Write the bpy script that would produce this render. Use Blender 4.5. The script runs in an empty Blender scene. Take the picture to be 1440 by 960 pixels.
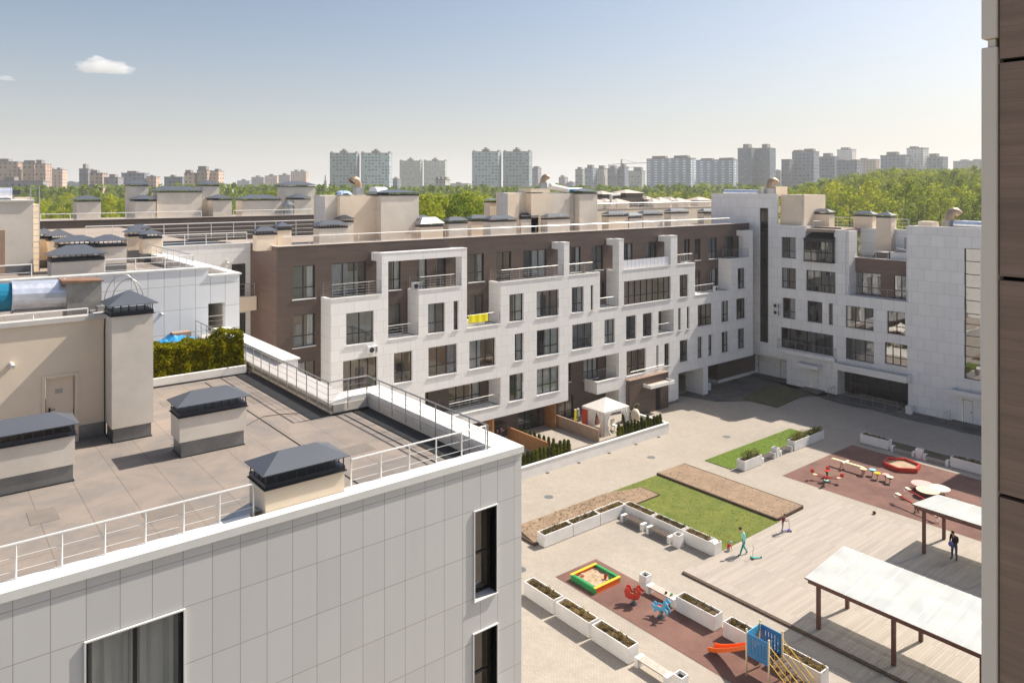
import bpy, bmesh, math, random
from mathutils import Vector, Matrix, noise as mnoise
R = math.radians
rnd = random.Random(7)
scene = bpy.context.scene
COL = scene.collection

# ---------------------------------------------------------------- survey of the site
# metres; X runs along the long block, Y runs away from it, eye height 22.5 m
CX, HY, FP, EYE = 720.0, 264.7, 1047.0, 22.5
AZ = math.atan2(1298, FP); ca, sa = math.cos(AZ), math.sin(AZ)
def ray(x, y):
    l = (x-CX)/FP
    return (ca+sa*l, sa-ca*l, -(y-HY)/FP)
def onz(x, y, z=0.0):
    r = ray(x, y); t = (z-EYE)/r[2]; return (r[0]*t, r[1]*t)
def onY(x, y, Y):
    r = ray(x, y); t = Y/r[1]; return (r[0]*t, EYE+r[2]*t)      # X, z
def onX(x, y, X):
    r = ray(x, y); t = X/r[0]; return (r[1]*t, EYE+r[2]*t)      # Y, z
def atD(x, D, y=HY):
    l = (x-CX)/FP*D
    return (ca*D+sa*l, sa*D-ca*l, EYE-(y-HY)/FP*D)

# ---------------------------------------------------------------- materials
MATS = {}
def newmat(name):
    m = bpy.data.materials.new(name); m.use_nodes = True
    MATS[name] = m
    nt = m.node_tree; return m, nt, nt.nodes['Principled BSDF']
def c4(c): return (c[0], c[1], c[2], 1)
def mul(c, k): return tuple(min(1, x*k) for x in c)
def mat(name, col, rough=.7, var=.12, scale=1.0, bump=0.0, bscale=None, metal=0.0, stretch=(1, 1, 1), col2=None, detail=4, spec=None, stain=0.0):
    m, nt, p = newmat(name); N, L = nt.nodes, nt.links
    p.inputs['Roughness'].default_value = rough; p.inputs['Metallic'].default_value = metal
    if spec is not None: p.inputs['Specular IOR Level'].default_value = spec
    g = N.new('ShaderNodeNewGeometry'); mp = N.new('ShaderNodeMapping'); mp.inputs['Scale'].default_value = stretch
    L.new(g.outputs['Position'], mp.inputs['Vector'])
    n = N.new('ShaderNodeTexNoise'); n.inputs['Scale'].default_value = scale; n.inputs['Detail'].default_value = detail; n.inputs['Roughness'].default_value = .62
    L.new(mp.outputs[0], n.inputs['Vector'])
    r = N.new('ShaderNodeValToRGB'); r.color_ramp.elements[0].position = .3; r.color_ramp.elements[1].position = .7
    a = mul(col, 1-var); b = col2 if col2 else mul(col, 1+var)
    r.color_ramp.elements[0].color = c4(a); r.color_ramp.elements[1].color = c4(b)
    L.new(n.outputs['Fac'], r.inputs['Fac'])
    out = r.outputs['Color']
    if stain:
        n2 = N.new('ShaderNodeTexNoise'); n2.inputs['Scale'].default_value = .35; n2.inputs['Detail'].default_value = 8
        n2.inputs['Roughness'].default_value = .7
        L.new(g.outputs['Position'], n2.inputs['Vector'])
        r2 = N.new('ShaderNodeValToRGB'); r2.color_ramp.elements[0].position = .35; r2.color_ramp.elements[1].position = .65
        r2.color_ramp.elements[0].color = (1-stain,)*3+(1,); r2.color_ramp.elements[1].color = (1, 1, 1, 1)
        L.new(n2.outputs['Fac'], r2.inputs['Fac'])
        mx = N.new('ShaderNodeMixRGB'); mx.blend_type = 'MULTIPLY'; mx.inputs[0].default_value = 1
        L.new(out, mx.inputs[1]); L.new(r2.outputs[0], mx.inputs[2]); out = mx.outputs[0]
    L.new(out, p.inputs['Base Color'])
    if bump:
        nb = N.new('ShaderNodeTexNoise'); nb.inputs['Scale'].default_value = bscale or scale*6; nb.inputs['Detail'].default_value = 3
        L.new(mp.outputs[0], nb.inputs['Vector'])
        bp = N.new('ShaderNodeBump'); bp.inputs['Strength'].default_value = bump; bp.inputs['Distance'].default_value = .02
        L.new(nb.outputs['Fac'], bp.inputs['Height']); L.new(bp.outputs[0], p.inputs['Normal'])
    return m
def math_node(nt, op, a, b=None):
    n = nt.nodes.new('ShaderNodeMath'); n.operation = op
    for i, v in enumerate((a, b)):
        if v is None: continue
        if isinstance(v, (int, float)): n.inputs[i].default_value = v
        else: nt.links.new(v, n.inputs[i])
    return n.outputs[0]
def panels(name, col, jointcol, axis, w, h, u0=0.0, z0=0.0, t=.012, var=.05, rough=.45, extra=None, stagger=False, grain=None, hj=True, pvar=.05):
    """cladding sheets: joints every w along axis and every h in height"""
    m, nt, p = newmat(name); N, L = nt.nodes, nt.links
    p.inputs['Roughness'].default_value = rough
    g = N.new('ShaderNodeNewGeometry'); s = N.new('ShaderNodeSeparateXYZ'); L.new(g.outputs['Position'], s.inputs[0])
    u = s.outputs[0] if axis == 'X' else s.outputs[1]; z = s.outputs[2] if axis != 'F' else s.outputs[0]
    if axis == 'F': u = s.outputs[1]
    zi = math_node(nt, 'DIVIDE', math_node(nt, 'SUBTRACT', z, z0), h)
    ui = math_node(nt, 'DIVIDE', math_node(nt, 'SUBTRACT', u, u0), w)
    if stagger:
        ui = math_node(nt, 'ADD', ui, math_node(nt, 'MULTIPLY', math_node(nt, 'MODULO', math_node(nt, 'FLOOR', zi), 2.0), .5))
    fu = math_node(nt, 'FRACT', ui); fz = math_node(nt, 'FRACT', zi)
    j = math_node(nt, 'LESS_THAN', fu, t/w)
    if hj: j = math_node(nt, 'MAXIMUM', j, math_node(nt, 'LESS_THAN', fz, t/h))
    for e in (extra or []):
        j = math_node(nt, 'MAXIMUM', j, math_node(nt, 'LESS_THAN', math_node(nt, 'ABSOLUTE', math_node(nt, 'SUBTRACT', z, e)), t/2))
    cell = N.new('ShaderNodeCombineXYZ'); L.new(math_node(nt, 'FLOOR', ui), cell.inputs[0]); L.new(math_node(nt, 'FLOOR', zi), cell.inputs[1])
    wn = N.new('ShaderNodeTexWhiteNoise'); wn.noise_dimensions = '2D'; L.new(cell.outputs[0], wn.inputs['Vector'])
    mp = N.new('ShaderNodeMapping'); L.new(g.outputs['Position'], mp.inputs['Vector'])
    mp.inputs['Scale'].default_value = grain if grain else (1, 1, 1)
    n = N.new('ShaderNodeTexNoise'); n.inputs['Scale'].default_value = 1.2; n.inputs['Detail'].default_value = 6; n.inputs['Roughness'].default_value = .6
    L.new(mp.outputs[0], n.inputs['Vector'])
    f = math_node(nt, 'ADD', math_node(nt, 'MULTIPLY', math_node(nt, 'SUBTRACT', wn.outputs['Value'], .5), pvar*2),
                  math_node(nt, 'MULTIPLY', math_node(nt, 'SUBTRACT', n.outputs['Fac'], .5), var*4))
    f = math_node(nt, 'ADD', f, 1.0)
    cm = N.new('ShaderNodeVectorMath'); cm.operation = 'SCALE'; cm.inputs[0].default_value = col; L.new(f, cm.inputs['Scale'])
    mx = N.new('ShaderNodeMixRGB'); L.new(j, mx.inputs[0]); L.new(cm.outputs[0], mx.inputs[1]); mx.inputs[2].default_value = c4(jointcol)
    L.new(mx.outputs[0], p.inputs['Base Color'])
    bp = N.new('ShaderNodeBump'); bp.inputs['Strength'].default_value = .5; bp.inputs['Distance'].default_value = .01
    L.new(math_node(nt, 'SUBTRACT', 1.0, j), bp.inputs['Height']); L.new(bp.outputs[0], p.inputs['Normal'])
    return m
def far_facade(name, wall, glass, fw, fh, band=None, wr=.5, hr=.5, dens=.85):
    """distant block: storeys of windows, coordinates in the block's own frame"""
    m, nt, p = newmat(name); N, L = nt.nodes, nt.links
    p.inputs['Roughness'].default_value = .8
    tc = N.new('ShaderNodeTexCoord'); s = N.new('ShaderNodeSeparateXYZ'); L.new(tc.outputs['Object'], s.inputs[0])
    u = math_node(nt, 'ADD', s.outputs[0], math_node(nt, 'MULTIPLY', s.outputs[1], .77))
    ui = math_node(nt, 'DIVIDE', u, fw); zi = math_node(nt, 'DIVIDE', s.outputs[2], fh)
    fu = math_node(nt, 'FRACT', ui); fz = math_node(nt, 'FRACT', zi)
    a = math_node(nt, 'MULTIPLY', math_node(nt, 'LESS_THAN', fu, wr), math_node(nt, 'LESS_THAN', fz, hr))
    cell = N.new('ShaderNodeCombineXYZ'); L.new(math_node(nt, 'FLOOR', ui), cell.inputs[0]); L.new(math_node(nt, 'FLOOR', zi), cell.inputs[1])
    wn = N.new('ShaderNodeTexWhiteNoise'); wn.noise_dimensions = '2D'; L.new(cell.outputs[0], wn.inputs['Vector'])
    a = math_node(nt, 'MULTIPLY', a, math_node(nt, 'LESS_THAN', wn.outputs['Value'], dens))
    base = N.new('ShaderNodeMixRGB'); base.inputs[1].default_value = c4(wall); base.inputs[2].default_value = c4(band or wall)
    cu = N.new('ShaderNodeTexWhiteNoise'); cu.noise_dimensions = '1D'
    L.new(math_node(nt, 'FLOOR', math_node(nt, 'DIVIDE', u, fw*2.5)), cu.inputs['W'])
    L.new(math_node(nt, 'GREATER_THAN', cu.outputs['Value'], .6), base.inputs[0])
    mx = N.new('ShaderNodeMixRGB'); L.new(a, mx.inputs[0]); L.new(base.outputs[0], mx.inputs[1])
    gl = N.new('ShaderNodeMixRGB'); gl.inputs[1].default_value = c4(glass); gl.inputs[2].default_value = c4(mul(glass, 3)); L.new(wn.outputs['Value'], gl.inputs[0])
    L.new(gl.outputs[0], mx.inputs[2])
    oi = N.new('ShaderNodeObjectInfo'); vm = N.new('ShaderNodeVectorMath'); vm.operation = 'SCALE'; L.new(mx.outputs[0], vm.inputs[0]); L.new(math_node(nt, 'ADD', math_node(nt, 'MULTIPLY', oi.outputs['Random'], .5), .68), vm.inputs['Scale']); L.new(vm.outputs[0], p.inputs['Base Color'])
    return m
def leafmat(name, c1, c2, c3=None, sc=.35, trans=.35):
    m, nt, p = newmat(name); N, L = nt.nodes, nt.links
    oi = N.new('ShaderNodeObjectInfo'); g = N.new('ShaderNodeNewGeometry')
    n = N.new('ShaderNodeTexNoise'); n.inputs['Scale'].default_value = sc; n.inputs['Detail'].default_value = 5
    L.new(g.outputs['Position'], n.inputs['Vector'])
    f = math_node(nt, 'ADD', math_node(nt, 'MULTIPLY', n.outputs['Fac'], .9), math_node(nt, 'MULTIPLY', math_node(nt, 'SUBTRACT', g.outputs['Random Per Island'], .5), .14 if name == 'leaf_tree' else .35))
    f = math_node(nt, 'ADD', f, math_node(nt, 'MULTIPLY', math_node(nt, 'SUBTRACT', oi.outputs['Random'], .5), .5))
    r = N.new('ShaderNodeValToRGB'); e = r.color_ramp.elements
    e[0].position = .2; e[0].color = c4(c1); e[1].position = .75; e[1].color = c4(c2)
    if c3: k = e.new(.98); k.color = c4(c3)
    L.new(f, r.inputs[0])
    d = N.new('ShaderNodeBsdfDiffuse'); t = N.new('ShaderNodeBsdfTranslucent'); mx = N.new('ShaderNodeMixShader'); mx.inputs[0].default_value = trans
    L.new(r.outputs[0], d.inputs[0]); L.new(r.outputs[0], t.inputs[0]); L.new(d.outputs[0], mx.inputs[1]); L.new(t.outputs[0], mx.inputs[2])
    L.new(mx.outputs[0], N['Material Output'].inputs['Surface'])
    return m
def glassmat(name, tint=(.60, .63, .65), refl=(1, 1, 1), ior=1.5, add=.06):
    m, nt, p = newmat(name); N, L = nt.nodes, nt.links
    tr = N.new('ShaderNodeBsdfTransparent'); tr.inputs[0].default_value = c4(tint)
    gl = N.new('ShaderNodeBsdfGlossy'); gl.inputs['Roughness'].default_value = .02; gl.inputs['Color'].default_value = c4(refl)
    g = N.new('ShaderNodeNewGeometry'); n = N.new('ShaderNodeTexNoise'); n.inputs['Scale'].default_value = .9; L.new(g.outputs['Position'], n.inputs['Vector'])
    b = N.new('ShaderNodeBump'); b.inputs['Strength'].default_value = .06; b.inputs['Distance'].default_value = .05; L.new(n.outputs['Fac'], b.inputs['Height'])
    L.new(b.outputs[0], gl.inputs['Normal'])
    dt = N.new('ShaderNodeVectorMath'); dt.operation = 'DOT_PRODUCT'; L.new(g.outputs['Incoming'], dt.inputs[0]); L.new(g.outputs['Normal'], dt.inputs[1])
    s5 = math_node(nt, 'POWER', math_node(nt, 'SUBTRACT', 1.0, math_node(nt, 'ABSOLUTE', dt.outputs['Value'])), 4.0)
    f = math_node(nt, 'MINIMUM', math_node(nt, 'ADD', math_node(nt, 'MULTIPLY', s5, .9), .04+add), 1.0)
    mx = N.new('ShaderNodeMixShader'); L.new(f, mx.inputs[0]); L.new(tr.outputs[0], mx.inputs[1]); L.new(gl.outputs[0], mx.inputs[2])
    L.new(mx.outputs[0], N['Material Output'].inputs['Surface'])
    return m

W = (.80, .785, .765)
panels('clad_front', (.66, .65, .64), (.33, .30, .29), 'X', .6, 1.21, 1.46, 13.64, t=.013, var=.022, extra=[14.66], pvar=.03, rough=.38, grain=(2, 2, .35))
panels('clad_side', (.66, .65, .64), (.33, .30, .29), 'Y', .6, 1.21, .1, 13.64, t=.016, var=.02, pvar=.022, rough=.38)
panels('clad_long', W, (.56, .54, .52), 'X', 1.2, .86, .2, 3.0, t=.02, var=.032, stagger=True, pvar=.03, grain=(1.6, 1.6, .3))
panels('clad_long_side', W, (.55, .53, .51), 'Y', 1.2, .86, .2, 3.0, t=.02, var=.03, pvar=.03)
panels('clad_right', (.82, .81, .80), (.50, .49, .48), 'Y', 1.2, 1.15, .1, 2.9, t=.022, var=.03, stagger=True, pvar=.035)
panels('clad_right_side', (.76, .745, .73), (.40, .39, .38), 'X', 1.2, 1.15, .1, 2.9, t=.02, var=.03, pvar=.03)
panels('clad_mid', (.76, .77, .78), (.30, .30, .31), 'X', .75, 1.21, .1, 13.9, t=.02, var=.02, pvar=.03)
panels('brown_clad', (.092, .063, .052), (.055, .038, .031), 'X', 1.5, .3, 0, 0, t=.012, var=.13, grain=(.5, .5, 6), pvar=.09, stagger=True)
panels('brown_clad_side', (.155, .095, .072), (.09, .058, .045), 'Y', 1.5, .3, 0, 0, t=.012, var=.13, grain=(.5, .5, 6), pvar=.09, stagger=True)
panels('brown_near', (.25, .165, .125), (.17, .12, .10), 'Y', 3, .03, 0, 0, t=.001, var=.22, grain=(1.5, 1.5, 26), pvar=.05, rough=.55)
mat('render_beige', (.85, .715, .555), .9, .04, .8, .15, 30, stain=.06)
mat('render_grey', (.77, .70, .61), .9, .06, .8, .15, 30, stain=.16)
mat('cap_white', (.82, .81, .78), .45, .03, 2, stain=.05)
mat('cap_parapet', (.70, .66, .62), .6, .05, 1.5, stain=.15)
mat('trim_beige', (.74, .64, .56), .5, .05, 1)
mat('white_paint', (.76, .75, .73), .5, .03, 1, stain=.05)
mat('concrete_white', (.80, .78, .75), .7, .05, 1.2, .1, stain=.12)
mat('flashing', (.26, .27, .275), .45, .12, 2.0, metal=.6, stain=.2)
mat('galvanised', (.45, .47, .49), .35, .12, 3.0, metal=.85, stain=.15)
mat('foil', (.80, .83, .90), .32, .1, 3.0, bump=.8, bscale=5, metal=.65)
mat('hood', (.105, .115, .135), .38, .04, 1.0, metal=.1)
mat('hood_dark', (.022, .026, .038), .4, .1, 2.0)
mat('steel', (.36, .35, .34), .4, .05, 3, metal=.4)
mat('rail_white', (.80, .79, .77), .35, .03, 3, metal=.15)
mat('dark_void', (.012, .012, .013), .9, .1)
mat('frame_dark', (.022, .022, .025), .4, .1)
mat('sill', (.72, .71, .70), .4, .03)
mat('room_dark', (.28, .265, .25), .9, .2, .7)
mat('room_beige', (.76, .6, .42), .9, .15, .7)
mat('room_grey', (.6, .59, .56), .9, .15, .7)
mat('room_brown', (.24, .13, .09), .9, .2, .7)
mat('curtain', (.86, .84, .79), .9, .06, 2)
mat('curtain_tan', (.62, .47, .31), .9, .08, 2)
mat('curtain_grey', (.5, .5, .52), .9, .1, 2)
glassmat('glass'); glassmat('glass_dark', (.22, .24, .26), add=.06); glassmat('glass_mirror', (.35, .36, .38), add=.27)
glassmat('glass_front', (.75, .76, .76), add=.08)
mat('soil', (.115, .075, .05), .95, .35, 6, .5)
mat('mulch', (.31, .215, .14), .95, .22, 2.2, .6, 25, stain=.2)
mat('sand', (.50, .36, .23), .95, .16, 2.5, .6, 20, stain=.18)
mat('timber_dark', (.085, .052, .033), .8, .2, 3)
mat('timber_orange', (.36, .17, .065), .7, .18, 3, stretch=(1, 1, 4), stain=.2)
mat('timber_tan', (.42, .29, .21), .8, .15, 3, stretch=(4, 4, .6), stain=.2)
mat('pergola_red', (.105, .035, .022), .5, .12, 2)
mat('red', (.50, .035, .02), .35, .08); mat('orange', (.85, .14, .015), .35, .05); mat('yellow', (.85, .52, .03), .4, .06)
mat('green_toy', (.03, .30, .09), .4, .08); mat('blue', (.02, .17, .38), .38, .08); mat('light_blue', (.10, .42, .65), .4, .06)
mat('blue_seat', (.12, .25, .60), .4, .08); mat('pink', (.80, .42, .38), .5, .06); mat('cream', (.80, .66, .42), .5, .06); mat('cream2', (.76, .70, .52), .5, .05)
mat('teal', (.03, .42, .36), .6, .06); mat('teal_light', (.30, .70, .62), .8, .08); mat('trouser_teal', (.015, .30, .26), .8, .08)
mat('maroon', (.20, .02, .025), .85, .1); mat('shirt_red', (.55, .02, .02), .8, .08); mat('grey_cloth', (.38, .37, .37), .9, .1)
mat('denim', (.07, .085, .13), .9, .15); mat('black_cloth', (.022, .014, .014), .9, .15); mat('skin', (.50, .28, .19), .6, .04); mat('hair', (.03, .015, .010), .7, .1)
mat('cap_blue', (.28, .60, .80), .8, .08); mat('cloth_white', (.78, .76, .72), .9, .04); mat('towel_yellow', (.80, .70, .01), .9, .05)
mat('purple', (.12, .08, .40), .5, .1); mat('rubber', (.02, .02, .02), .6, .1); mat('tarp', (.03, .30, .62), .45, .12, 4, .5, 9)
mat('tarp_pale', (.36, .47, .62), .4, .3, 5, .6, 9)
mat('polycarb_panel', (.78, .78, .82), .3, .04, 3)
mat('plank', (.60, .50, .43), .8, .12, 5, stain=.15); mat('plank_dark', (.10, .075, .06), .8, .15, 5)
mat('tent', (.78, .73, .66), .85, .03, 1.5); mat('copper', (.46, .33, .22), .4, .12, 3, metal=.5)
mat('rust', (.24, .13, .08), .8, .3, 3); mat('box_metal', (.40, .38, .34), .55, .2, 3, metal=.3, stain=.25)
mat('trunk', (.11, .085, .06), .9, .25, 4); mat('sticker', (.45, .43, .38), .6, .03)
mat('felt_patch', (.20, .17, .145), .95, .1, 2, .3, 60)
mat('roofing', (.37, .30, .245), .95, .07, .9, .5, 60, stain=.13)
mat('far_roof', (.24, .21, .20), .9, .15, .2)
mat('pipe_cyan', (.015, .20, .33), .3, .06)

# ground
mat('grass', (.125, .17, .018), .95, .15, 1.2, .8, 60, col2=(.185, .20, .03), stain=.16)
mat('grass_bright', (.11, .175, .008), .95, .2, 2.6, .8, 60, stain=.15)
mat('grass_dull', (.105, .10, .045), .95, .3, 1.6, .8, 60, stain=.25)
mat('rubber_tile', (.18, .086, .068), .95, .16, .35, .4, 80, col2=(.235, .125, .095), stain=.18, detail=8)
mat('rubber_fade', (.40, .20, .13), .95, .12, 1.0, .3, 80)
mat('asphalt', (.15, .14, .13), .95, .3, .5, .3, 50, stain=.45, detail=9)
mat('earth', (.27, .26, .20), 1, .3, .012)

def paving():
    m, nt, p = newmat('paving'); N, L = nt.nodes, nt.links
    p.inputs['Roughness'].default_value = .9
    g = N.new('ShaderNodeNewGeometry')
    b = N.new('ShaderNodeTexBrick'); b.inputs['Scale'].default_value = 1
    b.inputs['Brick Width'].default_value = .2; b.inputs['Row Height'].default_value = .1; b.inputs['Mortar Size'].default_value = .006
    b.inputs['Color1'].default_value = (.435, .38, .315, 1); b.inputs['Color2'].default_value = (.395, .345, .285, 1); b.inputs['Mortar'].default_value = (.25, .215, .18, 1)
    mp = N.new('ShaderNodeMapping'); mp.inputs['Rotation'].default_value = (0, 0, R(90)); L.new(g.outputs['Position'], mp.inputs[0]); L.new(mp.outputs[0], b.inputs['Vector'])
    # large slabs laid beyond the planters
    out = b.outputs['Color']
    for sc, lo, hi, pos in ((.22, .88, 1.04, (.3, .72)), (1.7, .94, 1.04, (.35, .7)), (.07, .92, 1.03, (.35, .65))):
        n = N.new('ShaderNodeTexNoise'); n.inputs['Scale'].default_value = sc; n.inputs['Detail'].default_value = 8; n.inputs['Roughness'].default_value = .65
        L.new(g.outputs['Position'], n.inputs['Vector'])
        r = N.new('ShaderNodeValToRGB'); r.color_ramp.elements[0].position = pos[0]; r.color_ramp.elements[1].position = pos[1]
        r.color_ramp.elements[0].color = (lo, lo, lo, 1); r.color_ramp.elements[1].color = (hi, hi, hi, 1); L.new(n.outputs['Fac'], r.inputs[0])
        mx = N.new('ShaderNodeMixRGB'); mx.blend_type = 'MULTIPLY'; mx.inputs[0].default_value = 1
        L.new(out, mx.inputs[1]); L.new(r.outputs[0], mx.inputs[2]); out = mx.outputs[0]
    L.new(out, p.inputs['Base Color'])
    bp = N.new('ShaderNodeBump'); bp.inputs['Strength'].default_value = .3; bp.inputs['Distance'].default_value = .01
    L.new(math_node(nt, 'SUBTRACT', 1.0, b.outputs['Fac']), bp.inputs['Height']); L.new(bp.outputs[0], p.inputs['Normal'])
paving()
panels('deck_boards', (.385, .335, .285), (.24, .20, .165), 'F', .145, 3.0, 0, 0, t=.008, var=.075, grain=(.3, 2.0, 1), pvar=.08, rough=.85)
def seams():
    """roofing felt rolls laid along Y with lapped seams"""
    m = panels('felt', (.265, .228, .198), (.195, .162, .136), 'F', 8.0, 1.02, 3.1, .35, t=.022, var=.05, pvar=.03, rough=.95)
    nt = m.node_tree; N, L = nt.nodes, nt.links; p = N['Principled BSDF']
    src = p.inputs['Base Color'].links[0].from_socket
    g = N.new('ShaderNodeNewGeometry'); n = N.new('ShaderNodeTexNoise'); n.inputs['Scale'].default_value = .55; n.inputs['Detail'].default_value = 9; n.inputs['Roughness'].default_value = .68
    n.inputs['Distortion'].default_value = .6
    L.new(g.outputs['Position'], n.inputs['Vector'])
    r = N.new('ShaderNodeValToRGB'); r.color_ramp.elements[0].position = .36; r.color_ramp.elements[1].position = .6
    r.color_ramp.elements[0].color = (.74, .77, .82, 1); r.color_ramp.elements[1].color = (1.06, 1.01, .97, 1); L.new(n.outputs['Fac'], r.inputs[0])
    mx = N.new('ShaderNodeMixRGB'); mx.blend_type = 'MULTIPLY'; mx.inputs[0].default_value = 1
    L.new(src, mx.inputs[1]); L.new(r.outputs[0], mx.inputs[2]); L.new(mx.outputs[0], p.inputs['Base Color'])
seams()
def poly_roof():
    m, nt, p = newmat('polycarbonate'); N, L = nt.nodes, nt.links
    g = N.new('ShaderNodeNewGeometry'); n = N.new('ShaderNodeTexNoise'); n.inputs['Scale'].default_value = .8; n.inputs['Detail'].default_value = 6
    L.new(g.outputs['Position'], n.inputs['Vector'])
    r = N.new('ShaderNodeValToRGB'); r.color_ramp.elements[0].position = .35; r.color_ramp.elements[1].position = .6
    r.color_ramp.elements[0].color = (.68, .70, .69, 1); r.color_ramp.elements[1].color = (.79, .81, .80, 1); L.new(n.outputs['Fac'], r.inputs[0])
    p.inputs['Roughness'].default_value = .28; L.new(r.outputs[0], p.inputs['Base Color'])
    t = N.new('ShaderNodeBsdfTransparent'); t.inputs[0].default_value = (.9, .93, .9, 1); tl = N.new('ShaderNodeBsdfTranslucent'); tl.inputs[0].default_value = (.9, .92, .88, 1); m0 = N.new('ShaderNodeMixShader'); m0.inputs[0].default_value = .25
    L.new(p.outputs[0], m0.inputs[1]); L.new(tl.outputs[0], m0.inputs[2])
    mx = N.new('ShaderNodeMixShader'); mx.inputs[0].default_value = .30
    L.new(m0.outputs[0], mx.inputs[1]); L.new(t.outputs[0], mx.inputs[2]); L.new(mx.outputs[0], N['Material Output'].inputs['Surface'])
poly_roof()
leafmat('leaf_tree', (.16, .22, .018), (.45, .47, .035), (.58, .50, .05), .05, .5)
leafmat('leaf_hedge', (.14, .15, .008), (.58, .48, .015), (.80, .60, .04), 2.2, .5)
leafmat('leaf_thuja', (.05, .065, .008), (.17, .18, .02), None, 2)
leafmat('leaf_dry', (.11, .085, .03), (.33, .24, .09), (.45, .24, .12), 3)
leafmat('leaf_spring', (.10, .13, .02), (.26, .24, .05), (.34, .27, .08), 3)
leafmat('blade', (.11, .16, .008), (.18, .22, .02), None, 1.5)

# ---------------------------------------------------------------- mesh builder
class MB:
    def __init__(s): s.v = []; s.f = []; s.m = []; s.slots = []; s.cur = 0; s.T = None; s.pc = []; s.k = 0
    def use(s, name):
        if name not in s.slots: s.slots.append(name)
        s.cur = s.slots.index(name); return s
    def _add(s, vs, fs):
        b = len(s.v)
        if s.T is not None: vs = [tuple(s.T @ Vector(v)) for v in vs]
        s.v += vs; s.f += [tuple(i+b for i in f) for f in fs]; s.m += [s.cur]*len(fs); s.pc += [s.k]*len(fs); s.k += 1; return s
    def box(s, x0, x1, y0, y1, z0, z1):
        if x0 > x1: x0, x1 = x1, x0
        if y0 > y1: y0, y1 = y1, y0
        if z0 > z1: z0, z1 = z1, z0
        v = [(x0,y0,z0),(x1,y0,z0),(x1,y1,z0),(x0,y1,z0),(x0,y0,z1),(x1,y0,z1),(x1,y1,z1),(x0,y1,z1)]
        return s._add(v, [(0,3,2,1),(4,5,6,7),(0,1,5,4),(1,2,6,5),(2,3,7,6),(3,0,4,7)])
    def quad(s, a, b, c, d): return s._add([a, b, c, d], [(0, 1, 2, 3)])
    def prism(s, poly, z0, z1):
        n = len(poly); v = [(x, y, z0) for x, y in poly]+[(x, y, z1) for x, y in poly]
        f = [tuple(range(n-1, -1, -1)), tuple(range(n, 2*n))]+[(i, (i+1) % n, n+(i+1) % n, n+i) for i in range(n)]
        return s._add(v, f)
    def hexa(s, lo, hi):
        """two loops of equal length joined"""
        n = len(lo)
        return s._add(list(lo)+list(hi), [tuple(range(n-1, -1, -1)), tuple(range(n, 2*n))]+[(i, (i+1) % n, n+(i+1) % n, n+i) for i in range(n)])
    def tube(s, p, q, r, n=6, r2=None):
        p, q = Vector(p), Vector(q); d = (q-p)
        if d.length < 1e-6: return s
        d.normalize(); a = d.orthogonal().normalized(); b = d.cross(a); r2 = r if r2 is None else r2
        lo = [tuple(p+(a*math.cos(t)+b*math.sin(t))*r) for t in [2*math.pi*i/n for i in range(n)]]
        hi = [tuple(q+(a*math.cos(t)+b*math.sin(t))*r2) for t in [2*math.pi*i/n for i in range(n)]]
        return s.hexa(lo, hi)
    def path(s, pts, r, n=6):
        for a, b in zip(pts, pts[1:]): s.tube(a, b, r, n)
        return s
    def lathe(s, prof, c=(0, 0, 0), n=16):
        v = []; f = []
        for r, z in prof:
            for i in range(n):
                t = 2*math.pi*i/n; v.append((c[0]+r*math.cos(t), c[1]+r*math.sin(t), c[2]+z))
        for k in range(len(prof)-1):
            for i in range(n):
                j = (i+1) % n; f.append((k*n+i, k*n+j, (k+1)*n+j, (k+1)*n+i))
        f.append(tuple(range(n-1, -1, -1))); f.append(tuple((len(prof)-1)*n+i for i in range(n)))
        return s._add(v, f)
    def ball(s, c, rx, ry=None, rz=None, n=10, m=6):
        ry = rx if ry is None else ry; rz = rx if rz is None else rz
        v = [(c[0], c[1], c[2]-rz)]; f = []
        for k in range(1, m):
            a = math.pi*k/m
            for i in range(n):
                t = 2*math.pi*i/n; v.append((c[0]+rx*math.sin(a)*math.cos(t), c[1]+ry*math.sin(a)*math.sin(t), c[2]-rz*math.cos(a)))
        v.append((c[0], c[1], c[2]+rz)); e = len(v)-1
        for i in range(n):
            j = (i+1) % n; f.append((0, 1+j, 1+i)); f.append((e, e-n+i, e-n+j))
            for k in range(m-2): f.append((1+k*n+i, 1+k*n+j, 1+(k+1)*n+j, 1+(k+1)*n+i))
        return s._add(v, f)
    def pieces(s, name, mats=None, parent=None):
        """one object for every separate body"""
        out = []
        for k in range(s.k):
            ix = [i for i in range(len(s.f)) if s.pc[i] == k]; q = MB(); mp = {}
            for i in ix:
                if mats is None: q.use(s.slots[s.m[i]])
                for w in s.f[i]:
                    if w not in mp: mp[w] = len(q.v); q.v.append(s.v[w])
                q.f.append(tuple(mp[w] for w in s.f[i])); q.m.append(q.cur)
            out.append(q.build(name, mats, parent))
        return out
    def build(s, name, mats=None, parent=None, smooth=False, bevel=0, origin=None):
        me = bpy.data.meshes.new(name)
        o = Vector((0, 0, 0))
        if parent is not None: o = wloc(parent)
        if origin is not None: o = Vector(origin)
        me.from_pydata([tuple(Vector(v)-o) for v in s.v], [], s.f)
        if s.slots and mats is None:
            for n in s.slots: me.materials.append(MATS[n])
            for p, i in zip(me.polygons, s.m): p.material_index = i
        else:
            me.materials.append(MATS[mats])
        if smooth:
            for p in me.polygons: p.use_smooth = True
        me.update(); me.validate()
        ob = bpy.data.objects.new(name, me); COL.objects.link(ob)
        if parent is not None: ob.parent = parent
        if origin is not None: ob.location = origin
        if bevel:
            b = ob.modifiers.new('bevel', 'BEVEL'); b.width = bevel; b.segments = 2; b.limit_method = 'ANGLE'
        return ob
def wloc(o):
    l = Vector(o.location)
    while o.parent is not None: o = o.parent; l += Vector(o.location)
    return l
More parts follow.
